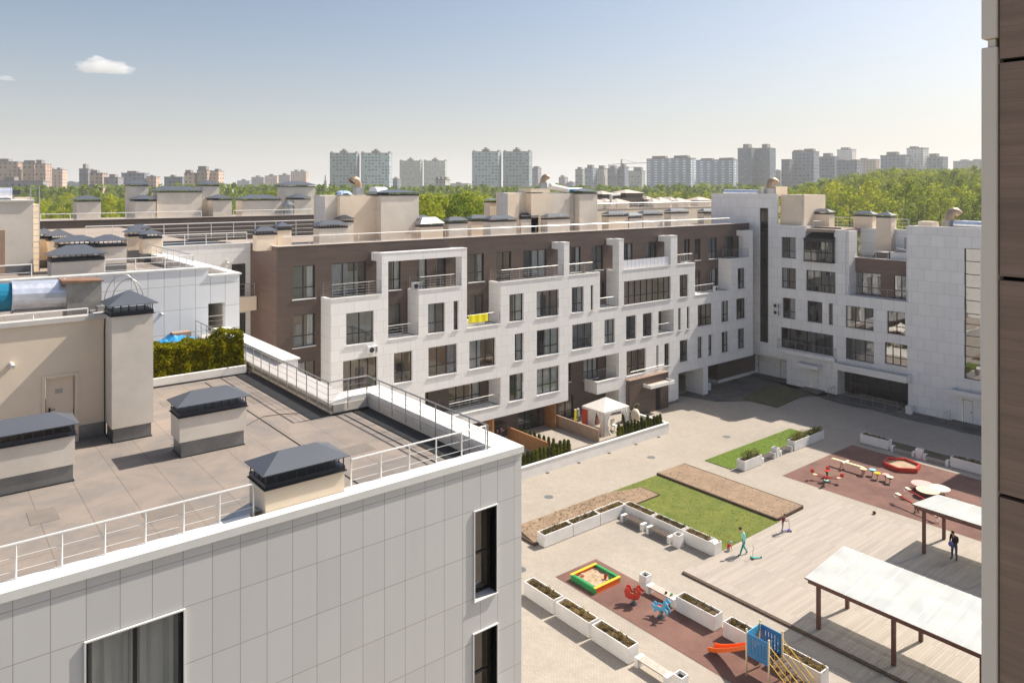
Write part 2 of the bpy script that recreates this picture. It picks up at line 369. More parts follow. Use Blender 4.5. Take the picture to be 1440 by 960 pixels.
def tag(o, label=None, cat=None, group=None, kind=None):
    if label: o['label'] = label
    if cat: o['category'] = cat
    if group: o['group'] = group
    if kind: o['kind'] = kind
    return o
def thing(name, loc, label, cat, group=None, rz=0):
    o = bpy.data.objects.new(name, None); COL.objects.link(o); o.location = loc; o.rotation_euler = (0, 0, rz); o.empty_display_size = .3
    return tag(o, label, cat, group)
def kids(o): return [c for c in bpy.data.objects if c.parent == o]
def dup(o, loc=None, label=None, rz=None, parent=None, scale=None):
    c = o.copy(); COL.objects.link(c); c.parent = parent
    if loc is not None: c.location = loc
    if rz is not None: c.rotation_euler = (0, 0, rz)
    if scale is not None: c.scale = scale
    if label: c['label'] = label
    for ch in kids(o): dup(ch, parent=c)
    return c

# facade frames: u along the wall, d into the building
def FY(Y): return lambda u, d, z: (u, Y+d, z)
def FX(X): return lambda u, d, z: (X+d, u, z)
def fbox(mb, F, u0, u1, d0, d1, z0, z1):
    a = F(u0, d0, z0); b = F(u1, d1, z1)
    return mb.box(a[0], b[0], a[1], b[1], a[2], b[2])
def wall(mb, F, solids, holes, th):
    us = sorted({round(v, 4) for r in solids+holes for v in (r[0], r[1])}); zs = sorted({round(v, 4) for r in solids+holes for v in (r[2], r[3])})
    def inside(u, z):
        if any(r[0] < u < r[1] and r[2] < z < r[3] for r in holes): return False
        return any(r[0] < u < r[1] and r[2] < z < r[3] for r in solids)
    nu, nz = len(us)-1, len(zs)-1
    g = [[inside((us[i]+us[i+1])/2, (zs[j]+zs[j+1])/2) for j in range(nz)] for i in range(nu)]
    G = lambda i, j: 0 <= i < nu and 0 <= j < nz and g[i][j]
    for i in range(nu):
        for j in range(nz):
            if not g[i][j]: continue
            a, b, c, d = us[i], us[i+1], zs[j], zs[j+1]
            mb.quad(F(a, 0, c), F(b, 0, c), F(b, 0, d), F(a, 0, d)); mb.quad(F(a, th, c), F(a, th, d), F(b, th, d), F(b, th, c))
            if not G(i-1, j): mb.quad(F(a, 0, c), F(a, 0, d), F(a, th, d), F(a, th, c))
            if not G(i+1, j): mb.quad(F(b, 0, c), F(b, th, c), F(b, th, d), F(b, 0, d))
            if not G(i, j-1): mb.quad(F(a, 0, c), F(a, th, c), F(b, th, c), F(b, 0, c))
            if not G(i, j+1): mb.quad(F(a, 0, d), F(b, 0, d), F(b, th, d), F(a, th, d))
def window(parent, F, u0, u1, z0, z1, rec=.16, cols=None, transom=.34, sill=True, room=None, rmat=None, curtain=None, gm='glass', bar=.065, depth=1.25, rows=None, flip=1):
    w = abs(u1-u0)
    if u0 > u1: u0, u1 = u1, u0
    if cols is None: cols = max(1, round(w/.85))
    mb = MB()
    fbox(mb, F, u0, u1, rec, rec+.07, z0, z0+bar); fbox(mb, F, u0, u1, rec, rec+.07, z1-bar, z1)
    fbox(mb, F, u0, u0+bar, rec+.001, rec+.071, z0+bar, z1-bar); fbox(mb, F, u1-bar, u1, rec+.001, rec+.071, z0+bar, z1-bar)
    for k in range(1, cols):
        c = u0+w*k/cols; fbox(mb, F, c-bar*.6, c+bar*.6, rec+.002, rec+.072, z0+bar, z1-bar)
    for t in (rows if rows else ([transom] if transom else [])):
        zz = z0+(z1-z0)*t; fbox(mb, F, u0+bar, u1-bar, rec+.003, rec+.069, zz-bar*.5, zz+bar*.5)
    o = mb.build('window', 'frame_dark', parent)
    g = MB(); g.quad(F(u0+.02, rec+.04, z0+.02), F(u1-.02, rec+.04, z0+.02), F(u1-.02, rec+.04, z1-.02), F(u0+.02, rec+.04, z1-.02))
    g.build('pane', gm, o)
    if sill:
        s = MB(); fbox(s, F, u0-.06, u1+.06, -.07, rec-.002, z0-.05, z0+.012); s.build('sill', 'sill', o)
    if curtain is None: curtain = rnd.choice(['curtain', 'curtain', 'curtain', 'curtain_grey', 'curtain_tan', None])
    if curtain:
        c = MB(); sides = rnd.choice([(0, .28), (.7, 1), (0, 1), (0, .5), (.45, 1)])
        n = max(4, int((sides[1]-sides[0])*w/.07)); a0 = u0+w*sides[0]; dw = w*(sides[1]-sides[0])/n
        pt = [(a0+dw*i, rec+.14+.035*math.sin(i*2.1)+.02*rnd.random()) for i in range(n+1)]
        for (p, d), (q, e) in zip(pt, pt[1:]): c.quad(F(p, d, z0+.05), F(q, e, z0+.05), F(q, e, z1-.06), F(p, d, z1-.06))
        c.build('curtain', curtain, o)
    if room is not None:
        room = MB()
        room.use(rmat or rnd.choice(['room_dark', 'room_dark', 'room_grey', 'room_beige', 'room_brown']))
        d0, d1 = rec+.09, rec+depth; e = .02; a, b = u0-e, u1+e; zz0, zz1 = z0-e, z1+e
        room.quad(F(a, d1, zz0), F(b, d1, zz0), F(b, d1, zz1), F(a, d1, zz1)); room.quad(F(a, d0, zz0), F(a, d1, zz0), F(a, d1, zz1), F(a, d0, zz1))
        room.quad(F(b, d0, zz0), F(b, d0, zz1), F(b, d1, zz1), F(b, d1, zz0)); room.quad(F(a, d0, zz0), F(b, d0, zz0), F(b, d1, zz0), F(a, d1, zz0))
        room.quad(F(a, d0, zz1), F(a, d1, zz1), F(b, d1, zz1), F(b, d0, zz1))
        if w > 1.2 and rnd.random() < .6:      # a piece of furniture or a wardrobe at the back
            fw = w*rnd.uniform(.2, .4); fu = u0+rnd.random()*(w-fw); room.use(rnd.choice(['room_brown', 'curtain', 'room_beige', 'frame_dark']))
            fbox(room, F, fu, fu+fw, d1-.3, d1-.01, z0, z0+(z1-z0)*rnd.uniform(.3, .8))
        room.build('interior', None, o)
    return o
def railing(parent, pts, h, mname='steel', step=1.1, wires=4, r=.025, wr=.008, post=.02, name='railing', wz=None, n=6):
    mb = MB()
    top = [(p[0], p[1], p[2]+h) for p in pts]; mb.path(top, r, n)
    for k in range(wires):
        zz = h*(k+.7)/(wires+.7) if wz is None else wz[k]
        mb.path([(p[0], p[1], p[2]+zz) for p in pts], wr, 5)
    for a, b in zip(pts, pts[1:]):
        A, B = Vector(a), Vector(b); L = (B-A).length; k = max(1, round(L/step))
        for i in range(k+1):
            P = A.lerp(B, i/k); mb.tube(P, P+Vector((0, 0, h)), post, n)
    return mb.build(name, mname, parent)
def chimney(parent, x0, x1, y0, y1, z0, zb, over=.09, slot=.16, rise=.28, wallm='render_grey', ridge=None, hood='hood', flash=0, inset=0.0, bars=7):
    """rendered shaft > metal hood on legs, with a trim band and flashing"""
    mb = MB()
    if flash:
        mb.use('flashing').box(x0+inset, x1-inset, y0+inset, y1-inset, z0, z0+flash)
        mb.use(wallm).box(x0, x1, y0, y1, z0+flash, zb)
        mb.use('rubber').box(x0+inset-.03, x1-inset+.03, y0+inset-.03, y1-inset+.03, z0, z0+.03)
    else: mb.use(wallm).box(x0, x1, y0, y1, z0, zb)
    c = mb.build('chimney', None, parent)
    f = MB(); t = .04
    f.box(x0-.05, x1+.05, y0-.05, y1+.05, zb, zb+.02); f.box(x0-.012, x1+.012, y0-.012, y1+.012, zb+.02, zb+.13)
    e = zb+.13; s = e+slot; lx, ly = x1-x0, y1-y0
    nx = max(2, round(lx/.24)); ny = max(2, round(ly/.24))
    for i in range(nx+1):
        xx = x0+.02+(lx-.04)*i/nx; f.box(xx-.012, xx+.012, y0+.01, y0+.03, e, s); f.box(xx-.012, xx+.012, y1-.03, y1-.01, e, s)
    for i in range(1, ny):
        yy = y0+.02+(ly-.04)*i/ny; f.box(x0+.01, x0+.03, yy-.012, yy+.012, e, s); f.box(x1-.03, x1-.01, yy-.012, yy+.012, e, s)
    f.build('trim', 'hood_dark', c)
    h = MB(); a0, a1, b0, b1 = x0-over, x1+over, y0-over, y1+over
    rr = min(lx, ly)/2+over; cx0, cx1 = (x0+x1)/2, (x0+x1)/2; cy0 = cy1 = (y0+y1)/2
    if ridge is None:
        if lx > ly: cx0, cx1 = a0+rr, a1-rr
        else: cy0, cy1 = b0+rr, b1-rr
    lo = [(a0, b0, s), (a1, b0, s), (a1, b1, s), (a0, b1, s)]
    v = lo+[(cx0, cy0, s+rise), (cx1, cy1, s+rise)]
    if lx > ly: fs = [(0, 1, 5, 4), (1, 2, 5), (2, 3, 4, 5), (3, 0, 4)]
    else: fs = [(0, 1, 4), (1, 2, 5, 4), (2, 3, 5), (3, 0, 4, 5)]
    v2 = [(p[0], p[1], p[2]-.018) for p in v]; n = len(v)
    h._add(v+v2, fs+[tuple(i+n for i in reversed(q)) for q in fs]+[(0, n, n+1, 1), (1, n+1, n+2, 2), (2, n+2, n+3, 3), (3, n+3, n, 0)])
    h.build('hood', hood, c)
    return c
def cards(mb, n, fn, size, jit=.5, up=.0):
    """leaf sized faces; fn() gives position and optional outward normal"""
    for _ in range(n):
        p, nn = fn(); s = size*rnd.uniform(1-jit, 1+jit)
        d = Vector((rnd.gauss(0, 1), rnd.gauss(0, 1), rnd.gauss(0, 1)+up))
        if nn is not None: d = d*.6+Vector(nn)
        if d.length < 1e-5: d = Vector((0, 0, 1))
        d.normalize(); a = d.orthogonal().normalized(); b = d.cross(a); th = rnd.random()*6.28
        a, b = a*math.cos(th)+b*math.sin(th), b*math.cos(th)-a*math.sin(th); p = Vector(p)
        mb._add([tuple(p-a*s), tuple(p+b*s*.55), tuple(p+a*s), tuple(p-b*s*.55)], [(0, 1, 2, 3)])
# ================================================================ GROUND
def slab(name, x0, x1, y0, y1, z, m, th=None, kind='structure'):
    mb = MB()
    if th: mb.box(x0, x1, y0, y1, z-th, z)
    else: mb.quad((x0, y0, z), (x1, y0, z), (x1, y1, z), (x0, y1, z))
    o = mb.build(name, m); tag(o, kind=kind); return o
g = MB(); g.quad((-4000, -4000, -.06), (4000, -4000, -.06), (4000, 4000, -.06), (-4000, 4000, -.06)); tag(g.build('ground', 'earth'), kind='structure')
slab('pavement', -5, 82, -15, 56, 0, 'paving')
def patch(name, pts, z, m, th=None):
    mb = MB()
    if th: mb.prism(pts, z-th, z)
    else: mb._add([(x, y, z) for x, y in pts], [tuple(range(len(pts)))])
    o = mb.build(name, m); tag(o, kind='structure'); return o
# dirty asphalt strip along the foot of the right block
def wobble(x0, y0, x1, y1, n=14, a=.5):
    return [(x0+(x1-x0)*i/n+rnd.uniform(-a, a), y0+(y1-y0)*i/n) for i in range(n+1)]
patch('asphalt_apron', [(78.6, 14), (78.6, 50)]+[(x, y) for x, y in reversed(wobble(75.6, 14, 75.8, 41, 16, .35))], .012, 'asphalt')
patch('asphalt_yard', [(64.8, 51.9), (66.0, 47.6), (70.2, 44.6), (75.5, 42.4), (78.6, 41), (80.1, 51.9)], .012, 'asphalt')
A = [onz(*p) for p in ((1045, 561.5), (1093, 573), (1141, 551), (1080, 541))]
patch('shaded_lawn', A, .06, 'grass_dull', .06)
k = MB()
for a, b in zip(A, A[1:]+A[:1]): k.tube((a[0], a[1], .04), (b[0], b[1], .04), .05, 4)
tag(k.build('lawn_kerb', 'timber_dark'), kind='structure')
# wooden terrace
dk = slab('deck', 35.2, 51.9, -10, 27.65, .12, 'deck_boards', .12)
k = MB(); k.box(35.02, 35.18, -10, 27.62, 0, .10); tag(k.build('deck_edge', 'timber_dark'), kind='structure')
slab('rubber_surface', 29.05, 32.35, 4, 32.0, .012, 'rubber_tile')
slab('playground_surface', 53.1, 64.2, 3, 32.1, .012, 'rubber_tile')
slab('lawn', 38.75, 45.55, 27.75, 38.25, .07, 'grass', .07)
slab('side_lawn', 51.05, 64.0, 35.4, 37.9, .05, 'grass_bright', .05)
slab('soil_strip', 45.6, 48.75, 27.95, 38.3, .20, 'mulch', .20)
patch('dry_bed', [(30.6, 35.65), (42.5, 35.65), (42.6, 37.3), (39.8, 38.25), (31.2, 38.25)], .13, 'mulch', .13)
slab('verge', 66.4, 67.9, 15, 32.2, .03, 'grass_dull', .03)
k = MB(); k.box(45.45, 45.6, 27.9, 38.3, 0, .215); k.box(48.75, 48.85, 27.9, 38.3, 0, .21); k.box(45.6, 48.75, 27.85, 27.95, 0, .21)
k.box(30.5, 42.55, 35.56, 35.65, 0, .14); k.box(30.5, 30.6, 35.65, 38.2, 0, .14); k.box(42.55, 42.62, 35.56, 37.3, 0, .14); tag(k.build('bed_edging', 'timber_dark'), kind='structure')
k = MB()
for y in (34.6, 26.4, 21.0): k.box(30.5, 30.53, y, y+.3, .0, .001)
# gullies at the foot of the garden wall, manhole covers in the paving
dg = None
for x in (39.16, 42.6, 46.15, 49.55, 52.6):
    o = MB().use('rubber').box(-.13, .13, -.1, .1, 0, .02).build('drain', None) if dg is None else dup(dg)
    dg = dg or o; o.location = (x, 44.06, .001); tag(o, 'small dark drain in the paving at the foot of the garden wall', 'drain', 'drains along the garden wall')
for x, y, l in ((48.2, 41.2, 'round manhole cover in the pale paving in front of the garden wall'), (36.2, 40.6, 'round manhole cover in the paving beside the dry bed'), (57.5, 40.3, 'round manhole cover behind the side lawn'), (28.0, 33.9, 'round manhole cover near the lower left planters')):
    o = MB().use('flashing').lathe([(.33, 0), (.33, .012), (.30, .014)], n=24).build('manhole_cover', None); o.location = (x, y, .001); tag(o, l, 'manhole cover')
# grass blades along the lawns
gb = MB()
def lawn_pt(x0, x1, y0, y1, z):
    return lambda: ((rnd.uniform(x0, x1), rnd.uniform(y0, y1), z+.02), (0, 0, .2))
cards(gb, 2600, lawn_pt(38.8, 45.5, 27.8, 38.2, .06), .035)
cards(gb, 1400, lawn_pt(51.1, 64, 35.4, 37.9, .04), .035)
tag(gb.build('grass', 'blade'), 'short green grass of the courtyard lawns', 'grass', kind='stuff')
gd = MB()
cards(gd, 900, lambda: ((rnd.uniform(31, 42), rnd.uniform(35.8, 38.1), .14+.2*rnd.random()**2), (0, 0, .9)), .045, up=1)
cards(gd, 250, lawn_pt(45.7, 48.6, 28, 38.2, .2), .035)
tag(gd.build('dry_groundcover', 'leaf_dry'), 'dry sprigs on the brown mulch beds', 'ground cover', kind='stuff')

# ================================================================ LONG BLOCK (far side of the courtyard)
YW, YB = 50.0, 51.7
ROW = {2: (4.1, 6.42), 3: (7.52, 9.87), 4: (10.97, 13.33), 5: (14.45, 16.87)}
LB = thing('apartment_block', (20.3, YB, 0), 'long white and brown apartment block with stepped balconies across the courtyard', 'building')
F50, F517 = FY(YW), FY(YB)
X50 = lambda px: onY(px, 400, YW)[0]
X517 = lambda px: onY(px, 400, YB)[0]
room = MB()
z0b = 3.02
garX = X50(954)
solids = [(23.55, 76.46, z0b, 10.95), (23.55, 27.7, 10.95, 14.47), (27.7, 28.23, 10.95, 17.55), (30.95, 35.05, 10.95, 14.47), (35.05, 35.57, 10.95, 17.55),
          (28.23, 35.05, 16.92, 17.55), (39.1, 46.45, 10.95, 14.45), (46.45, 47.11, 10.95, 17.5), (47.11, 51.11, 10.95, 14.45),
          (53.75, 54.43, 10.95, 17.5), (54.43, 61.6, 10.95, 14.45), (61.6, 62.66, 10.95, 17.5), (62.66, 65.65, 10.95, 14.45),
          (72.16, 75.7, 10.95, 14.47), (75.7, 76.46, 10.95, 17.55), (53.75, garX, 0, z0b), (X50(989), X50(995.6), 0, z0b)]
holes = [(31.52, 39.09, 4.0, 6.4), (46.96, 53.75, 0, 6.45)]
WW = [  # white facade: px left, px right, row
 (486.9, 526, 4, 2), (482.5, 531, 3, 4), (602, 626, 4, 2), (637.9, 644.8, 4, 1), (716.3, 736.5, 4, 2), (754.6, 786, 4, 3), (804.2, 821.3, 4, 2), (830.8, 834.6, 4, 1),
 (877.5, 943.7, 4, 8), (955.8, 968, 4, 2), (1037.5, 1048, 4, 2),
 (554, 580.2, 3, 2), (602.5, 643, 3, 3), (660, 697, 3, 3), (724, 736.4, 3, 1), (754.9, 786.7, 3, 3), (804.8, 833.7, 3, 3), (850, 865, 3, 2), (880.4, 895, 3, 2),
 (904, 917.6, 3, 2), (953.8, 958, 3, 1), (966, 970, 3, 1), (981.3, 1001.7, 3, 3), (1014.7, 1025.3, 3, 2), (1035.5, 1048.8, 3, 3),
 (716.3, 736, 2, 2), (754.9, 786.7, 2, 3), (881, 908.6, 2, 3), (923.1, 926.4, 2, 1), (934.4, 942, 2, 1), (956, 968, 2, 2), (981, 988, 2, 1), (996, 1002, 2, 1),
 (1014.9, 1024.8, 2, 2), (1037.5, 1047.7, 2, 2)]
for a, b, r, n in WW:
    z0, z1 = ROW[r]; u0, u1 = X50(a), X50(b)
    if a == 881: z0 = 3.95
    holes.append((u0, u1, z0, z1))
    window(LB, F50, u0, u1, z0, z1, rec=.2, cols=n, room=room, rmat=('room_beige' if a in (754.6, 660, 981.3, 482.5, 554, 881) else None),
           curtain=('curtain_tan' if a in (981.3, 881) else None if a == 877.5 else None))
lg = (X50(926), X50(947.5), 7.5, 9.87); holes.append(lg)     # open loggia, third floor
mb = MB().use('clad_long'); wall(mb, F50, solids, holes, .3)
mb.build('wall', None, LB)
mb = MB().use('clad_long_side')
# reveals and returns of the projecting volumes, posts and brackets
def ret(x, z0, z1, t=.3, d1=1.7): mb.box(x+.001, x+t, YW+.301, YW+d1, z0, z1)
for x, z0, z1 in ((23.55, z0b, 14.47), (30.95, 10.95, 14.47), (39.1, 10.95, 14.45), (53.75, 10.95, 14.45), (72.16, 10.95, 14.47)): ret(x, z0, z1)
for x, z0, z1 in ((27.4, 11.0, 14.3), (35.27, 11.0, 14.3), (46.8, 11, 14.3), (50.8, 10.95, 14.44), (62.1, 11, 14.3), (65.35, 10.95, 14.44), (76.16, z0b, 17.3)): ret(x, z0, z1)
ret(39.1, 4.0, 6.4); ret(31.22, 4.0, 6.4); ret(53.75, z0b, 6.45); ret(46.66, z0b, 6.45); ret(lg[1], 7.5, 9.87); ret(lg[0]-.3, 7.5, 9.87)
mb.use('clad_long')
for x0, x1, zt in ((27.7, 28.23, 17.54), (35.05, 35.57, 17.54), (46.45, 47.11, 17.49), (53.75, 54.43, 17.49), (61.6, 62.66, 17.49), (75.7, 76.46, 17.54)):
    mb.box(x0+.002, x1-.002, YW+.3, YW+.85, 14.3, zt-.003); mb.box(x0+.002, x1-.002, YW+.85, YB, zt-.62, zt-.003)
mb.box(28.25, 35.04, YW+.3, YW+.8, 16.93, 17.54)
mb.pieces('reveal', None, LB)
mb = MB().use('cap_white')
for x0, x1, z in ((23.5, 27.69, 14.47), (30.9, 35.04, 14.47), (39.05, 46.44, 14.45), (47.12, 51.13, 14.45), (54.44, 61.59, 14.45), (62.67, 65.68, 14.45), (72.1, 75.69, 14.47)):
    mb.box(x0, x1, YW-.05, YW+.33, z+.002, z+.06)
for x0, x1, z in ((28.24, 30.94, 10.95), (35.58, 39.09, 10.95), (51.12, 53.74, 10.95), (65.66, 72.15, 10.95), (31.53, 39.08, 4.0), (lg[0], lg[1], 7.5)):
    mb.box(x0, x1, YW-.05, YW+.33, z+.002, z+.05)
for x0, x1, zt in ((27.66, 35.6, 17.55), (46.42, 47.14, 17.5), (53.72, 54.46, 17.5), (61.57, 62.69, 17.5), (75.67, 76.49, 17.55)):
    mb.box(x0, x1, YW-.03, YW+.82, zt+.002, zt+.05)
mb.pieces('coping', None, LB)
mb = MB().use('clad_long')
for x0, x1, z in ((23.86, 27.4, 14.25), (31.26, 35.2, 14.25), (39.41, 46.8, 14.2), (47.1, 50.8, 14.2), (54.06, 62.1, 14.2), (62.4, 65.35, 14.2), (72.47, 76.1, 14.25),
                  (28.24, 30.95, 10.9), (35.58, 39.1, 10.9), (51.12, 53.74, 10.9), (65.66, 72.15, 10.9), (23.9, 76.1, 10.45), (23.9, 76.1, 7.0), (31.53, 39.08, 3.95), (lg[0], lg[1], 7.48)):
    mb.box(x0, x1, YW+.302, YB-.002, z-.2, z-.003)
mb.box(23.9, 46.9, YW+.302, 54.5, z0b+.001, z0b+.3); mb.box(53.8, 76.1, YW+.302, 56, z0b+.001, z0b+.3)
mb.pieces('floor_slab', None, LB)
# brown rear wall
BH = []
BWIN = [(411.5, 443, 5, 2, 'curtain'), (411.9, 443, 4, 2, 'curtain'), (418, 443, 3, 2, 'curtain'), (546, 563.3, 5, 2, 'curtain'), (546, 563.3, 4, 1, None),
        (658.7, 680.6, 5, 2, 'curtain_grey'), (802, 816.7, 5, 2, 'curtain'), (832, 848, 5, 2, None), (877, 889.6, 5, 2, 'curtain'), (909.5, 923.3, 5, 2, 'curtain'), (937, 942, 5, 1, None),
        (962.5, 970, 5, 2, 'curtain'), (977, 985, 5, 1, 'curtain'), (996.7, 1008.3, 5, 2, 'curtain_grey'), (1019, 1031.7, 5, 2, None), (977.5, 985, 4, 1, 'curtain_tan'), (996.7, 1008.3, 4, 2, 'curtain'), (844, 850, 4, 1, None)]
BDOOR = [(466, 515, 5, 3, 'curtain_grey'), (585.8, 600.4, 5, 1, 'curtain'), (613.5, 627, 5, 1, None), (660.4, 680, 4, 2, None), (698, 719, 5, 2, None), (736, 768.6, 5, 3, 'curtain')]
for a, b, r, n, cu in BWIN:
    z0, z1 = ROW[r]; BH.append((X517(a), X517(b), z0, z1)); window(LB, F517, X517(a), X517(b), z0, z1, rec=.12, cols=n, room=room, curtain=cu or '')
for a, b, r, n, cu in BDOOR:
    z0, z1 = ROW[r]; z0 -= .15; BH.append((X517(a), X517(b), z0, z1)); window(LB, F517, X517(a), X517(b), z0, z1, rec=.12, cols=n, room=room, curtain=cu or '', sill=False, transom=.3)
LOG = [(31.9, 32.9), (34.9, 38.2)]     # windows in the loggia and in the big opening
for u0, u1 in LOG: BH.append((u0, u1, 4.05, 6.2)); window(LB, F517, u0, u1, 4.05, 6.2, rec=.1, room=room, rmat='room_beige', sill=False)
OPW = [(47.75, 48.9, 4.1, 6.2, 1), (50.6, 52.6, 3.9, 6.2, 3)]
for u0, u1, z0, z1, n in OPW: BH.append((u0, u1, z0, z1)); window(LB, F517, u0, u1, z0, z1, rec=.1, cols=n, room=room, rmat='room_grey')
GFW = [(42.4, 45.0, .65, 2.8, 3), (47.35, 49.2, .65, 2.8, 2), (32, 34.5, .65, 2.8, 2)]
for u0, u1, z0, z1, n in GFW: BH.append((u0, u1, z0, z1)); window(LB, F517, u0, u1, z0, z1, rec=.1, cols=n, room=room, rmat='room_dark', sill=False, gm='glass')
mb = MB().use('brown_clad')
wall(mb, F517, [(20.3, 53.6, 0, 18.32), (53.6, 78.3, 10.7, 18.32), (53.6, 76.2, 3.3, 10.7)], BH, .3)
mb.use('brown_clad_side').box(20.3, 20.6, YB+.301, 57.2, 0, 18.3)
mb.use('brown_clad').box(garX+9.6, 80.1, 52.0, 52.3, 0, 3.3); mb.box(garX+9.6, garX+9.9, 52.3, 58, 0, 3.3)
mb.build('rear_wall', None, LB)
mb = MB().use('concrete_white'); mb.box(garX+9.5, 80.1, 51.9, 51.999, 0, .35); mb.box(garX+9.5, garX+9.599, 51.9, 58, 0, .35)
mb.use('clad_long'); mb.box(X50(989), X50(995.6), YW+.3, YW+2.4, 0, z0b); mb.box(53.75, 54.05, YW+.3, 53, 0, z0b); mb.box(garX-.3, garX, YW+.3, 53, 0, z0b)
mb.use('dark_void'); mb.box(garX, garX+9.6, 57.9, 58.0, 0, 3.3); mb.box(54.06, garX-.31, 53, 53.1, 0, z0b)
mb.pieces('plinth', None, LB)
mb = MB().use('flashing'); mb.box(garX-.32, garX+.01, YW-.02, YW+.3, .01, .35); mb.box(61.2, garX-.3, YW-.02, YW-.002, .01, .3); mb.build('corner_guard', None, LB)
# roof and parapet
mb = MB().use('roofing'); mb.box(20.6, 78.3, YB+.3, 66, 17.7, 18.0)
mb.use('trim_beige'); mb.box(20.28, 78.3, YB-.03, YB+.32, 18.322, 18.36); mb.box(20.28, 20.62, YB+.32, 57.2, 18.305, 18.35)
mb.use('clad_long_side').box(20.6, 78.3, 65.7, 66, 0, 17.69)
rf = mb.build('roof', None, LB)
Rl = lambda pts, **k: railing(LB, pts, **{'wires': 4, 'wr': .010, 'r': .020, 'post': .018, **k})
Rl([(20.9, YB+.6, 18.0), (75.2, YB+.6, 18.0)], h=.98, mname='rail_white', step=2.0, wires=1, r=.03, wr=.012, post=.02)
# balcony railings
y = YW+.12
Rl([(23.7, YB-.05, 14.53), (23.7, y, 14.53), (27.65, y, 14.53)], h=.98)
Rl([(31.1, YB-.05, 14.53), (31.1, y, 14.53), (35.0, y, 14.53)], h=.98)
Rl([(39.25, YB-.05, 14.51), (39.25, y, 14.51), (46.4, y, 14.51)], h=.98)
Rl([(47.15, y, 14.51), (50.2, y, 14.51), (50.2, YB-.05, 14.51)], h=.98)
Rl([(62.75, y, 14.51), (65.3, y, 14.51), (65.3, YB-.05, 14.51)], h=.98)
Rl([(72.9, YB-.05, 14.53), (72.9, y, 14.53), (75.65, y, 14.53)], h=.98)
Rl([(28.25, y, 11.0), (30.9, y, 11.0)], h=.98); Rl([(35.6, y, 11.0), (39.05, y, 11.0)], h=.98); Rl([(51.15, y, 11.0), (53.7, y, 11.0)], h=.98)
Rl([(65.7, y, 11.0), (69.0, y, 11.0)], h=.98); Rl([(33.9, YB-.05, 4.05), (33.9, y, 4.05), (38.9, y, 4.05)], h=.98)
Rl([(lg[0], y, 7.55), (lg[1], y, 7.55)], h=.95)
mb = MB(); n = 12
for i in range(n): mb.box(54.5+i*(6.9/n)+.02, 54.5+(i+1)*(6.9/n)-.02, y-.01, y+.01, 14.56, 15.4)
mb.build('balustrade_panel', 'polycarb_panel', LB)
# hung balcony in the big opening
mb = MB().use('clad_long'); mb.box(50.71, 53.74, YW, YW+.15, 2.9, 4.05); mb.use('clad_long_side').box(50.71, 50.86, YW+.151, YB, 2.9, 4.05); mb.use('render_grey').box(50.86, 53.74, YW+.151, YB, 2.95, 3.15)
mb.use('cap_white').box(50.66, 53.76, YW-.04, YW+.18, 4.052, 4.1); mb.box(50.66, 50.9, YW+.18, YB, 4.052, 4.1)
mb.build('balcony', None, LB)
Rl([(51.0, YB-.05, 4.1), (51.0, YW+.35, 4.1), (53.6, YW+.35, 4.1)], h=.98)
# ground floor volume in brown under the balcony with a small porch roof
bx0, bx1, by = 54.73, 60.6, 49.5
E2 = thing('annex', (bx0, by, 0), 'brown clad single storey annex with a white edged porch roof beside the garden wall', 'building')
mb = MB().use('brown_clad'); dx0 = onY(918, 560, by)[0]; dx1 = onY(925, 560, by)[0]-.1
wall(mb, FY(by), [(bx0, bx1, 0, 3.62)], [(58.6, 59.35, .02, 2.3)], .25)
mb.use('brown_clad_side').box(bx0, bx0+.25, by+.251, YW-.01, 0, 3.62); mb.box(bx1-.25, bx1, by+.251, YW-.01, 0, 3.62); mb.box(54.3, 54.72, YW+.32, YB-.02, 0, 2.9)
mb.build('wall', None, E2)
mb = MB().use('timber_tan').box(bx0-.06, bx1+.06, by-.06, YW-.005, 3.622, 3.70); mb.build('roof', None, E2)
mb = MB().use('dark_void').box(58.62, 59.33, by+.15, by+.2, .03, 2.28); mb.build('door', None, E2)
mb = MB().use('cap_white'); cx0, cz = 56.7, 2.72
for b in ((cx0, 60.3, by-1.05, by-.97), (cx0, cx0+.08, by-.969, by-.002), (60.22, 60.3, by-.969, by-.002)): mb.box(b[0], b[1], b[2], b[3], cz, cz+.32)
mb.use('plank').box(cx0+.081, 60.219, by-.968, by-.002, cz+.05, cz+.15); mb.build('porch_roof', None, E2)
railing(E2, [(55.0, by+.12, 3.7), (60.0, by+.12, 3.7)], .75, 'rail_white', wires=2)

# AC units and things on the balconies
def acunit(loc, rz, label, group=None, w=.8, h=.56, d=.3):
    t = thing('air_conditioner', (0, 0, 0), label, 'air conditioner', group)
    mb = MB(); mb.box(-w/2, w/2, -d, 0, 0, h); b = mb.build('casing', 'white_paint', t, bevel=.015)
    mb = MB(); mb.lathe([(.2, 0), (.2, .012)], n=20); f = mb.build('fan_grille', 'hood_dark', t); f.rotation_euler = (R(90), 0, 0); f.location = (-w*.14, -d-.001, h/2)
    mb = MB(); mb.box(w*.22, w*.44, -d-.012, -d-.002, .08, h-.08); mb.build('panel', 'flashing', t)
    mb = MB(); mb.box(-w*.35, -w*.3, -d, -.0, -.06, -.002); mb.box(w*.3, w*.35, -d, 0, -.06, -.002); mb.build('bracket', 'steel', t)
    t.location = loc; t.rotation_euler = (0, 0, rz); return t
p = onY(522, 496, YW); acunit((p[0], YW-.02, p[1]), 0, 'boxy white air conditioner fixed under the wide window of the long block')
acunit((31.5, YB-.3, 14.4), 0, 'pale air conditioner standing on the framed balcony of the long block')
p = onY(1003, 405, YW); acunit((70.0, YW+.6, 11.0), 0, 'white air conditioner on the loggia beside the right corner of the long block')
tx0, tx1 = X50(660), X50(687)
mb = MB(); n = 16
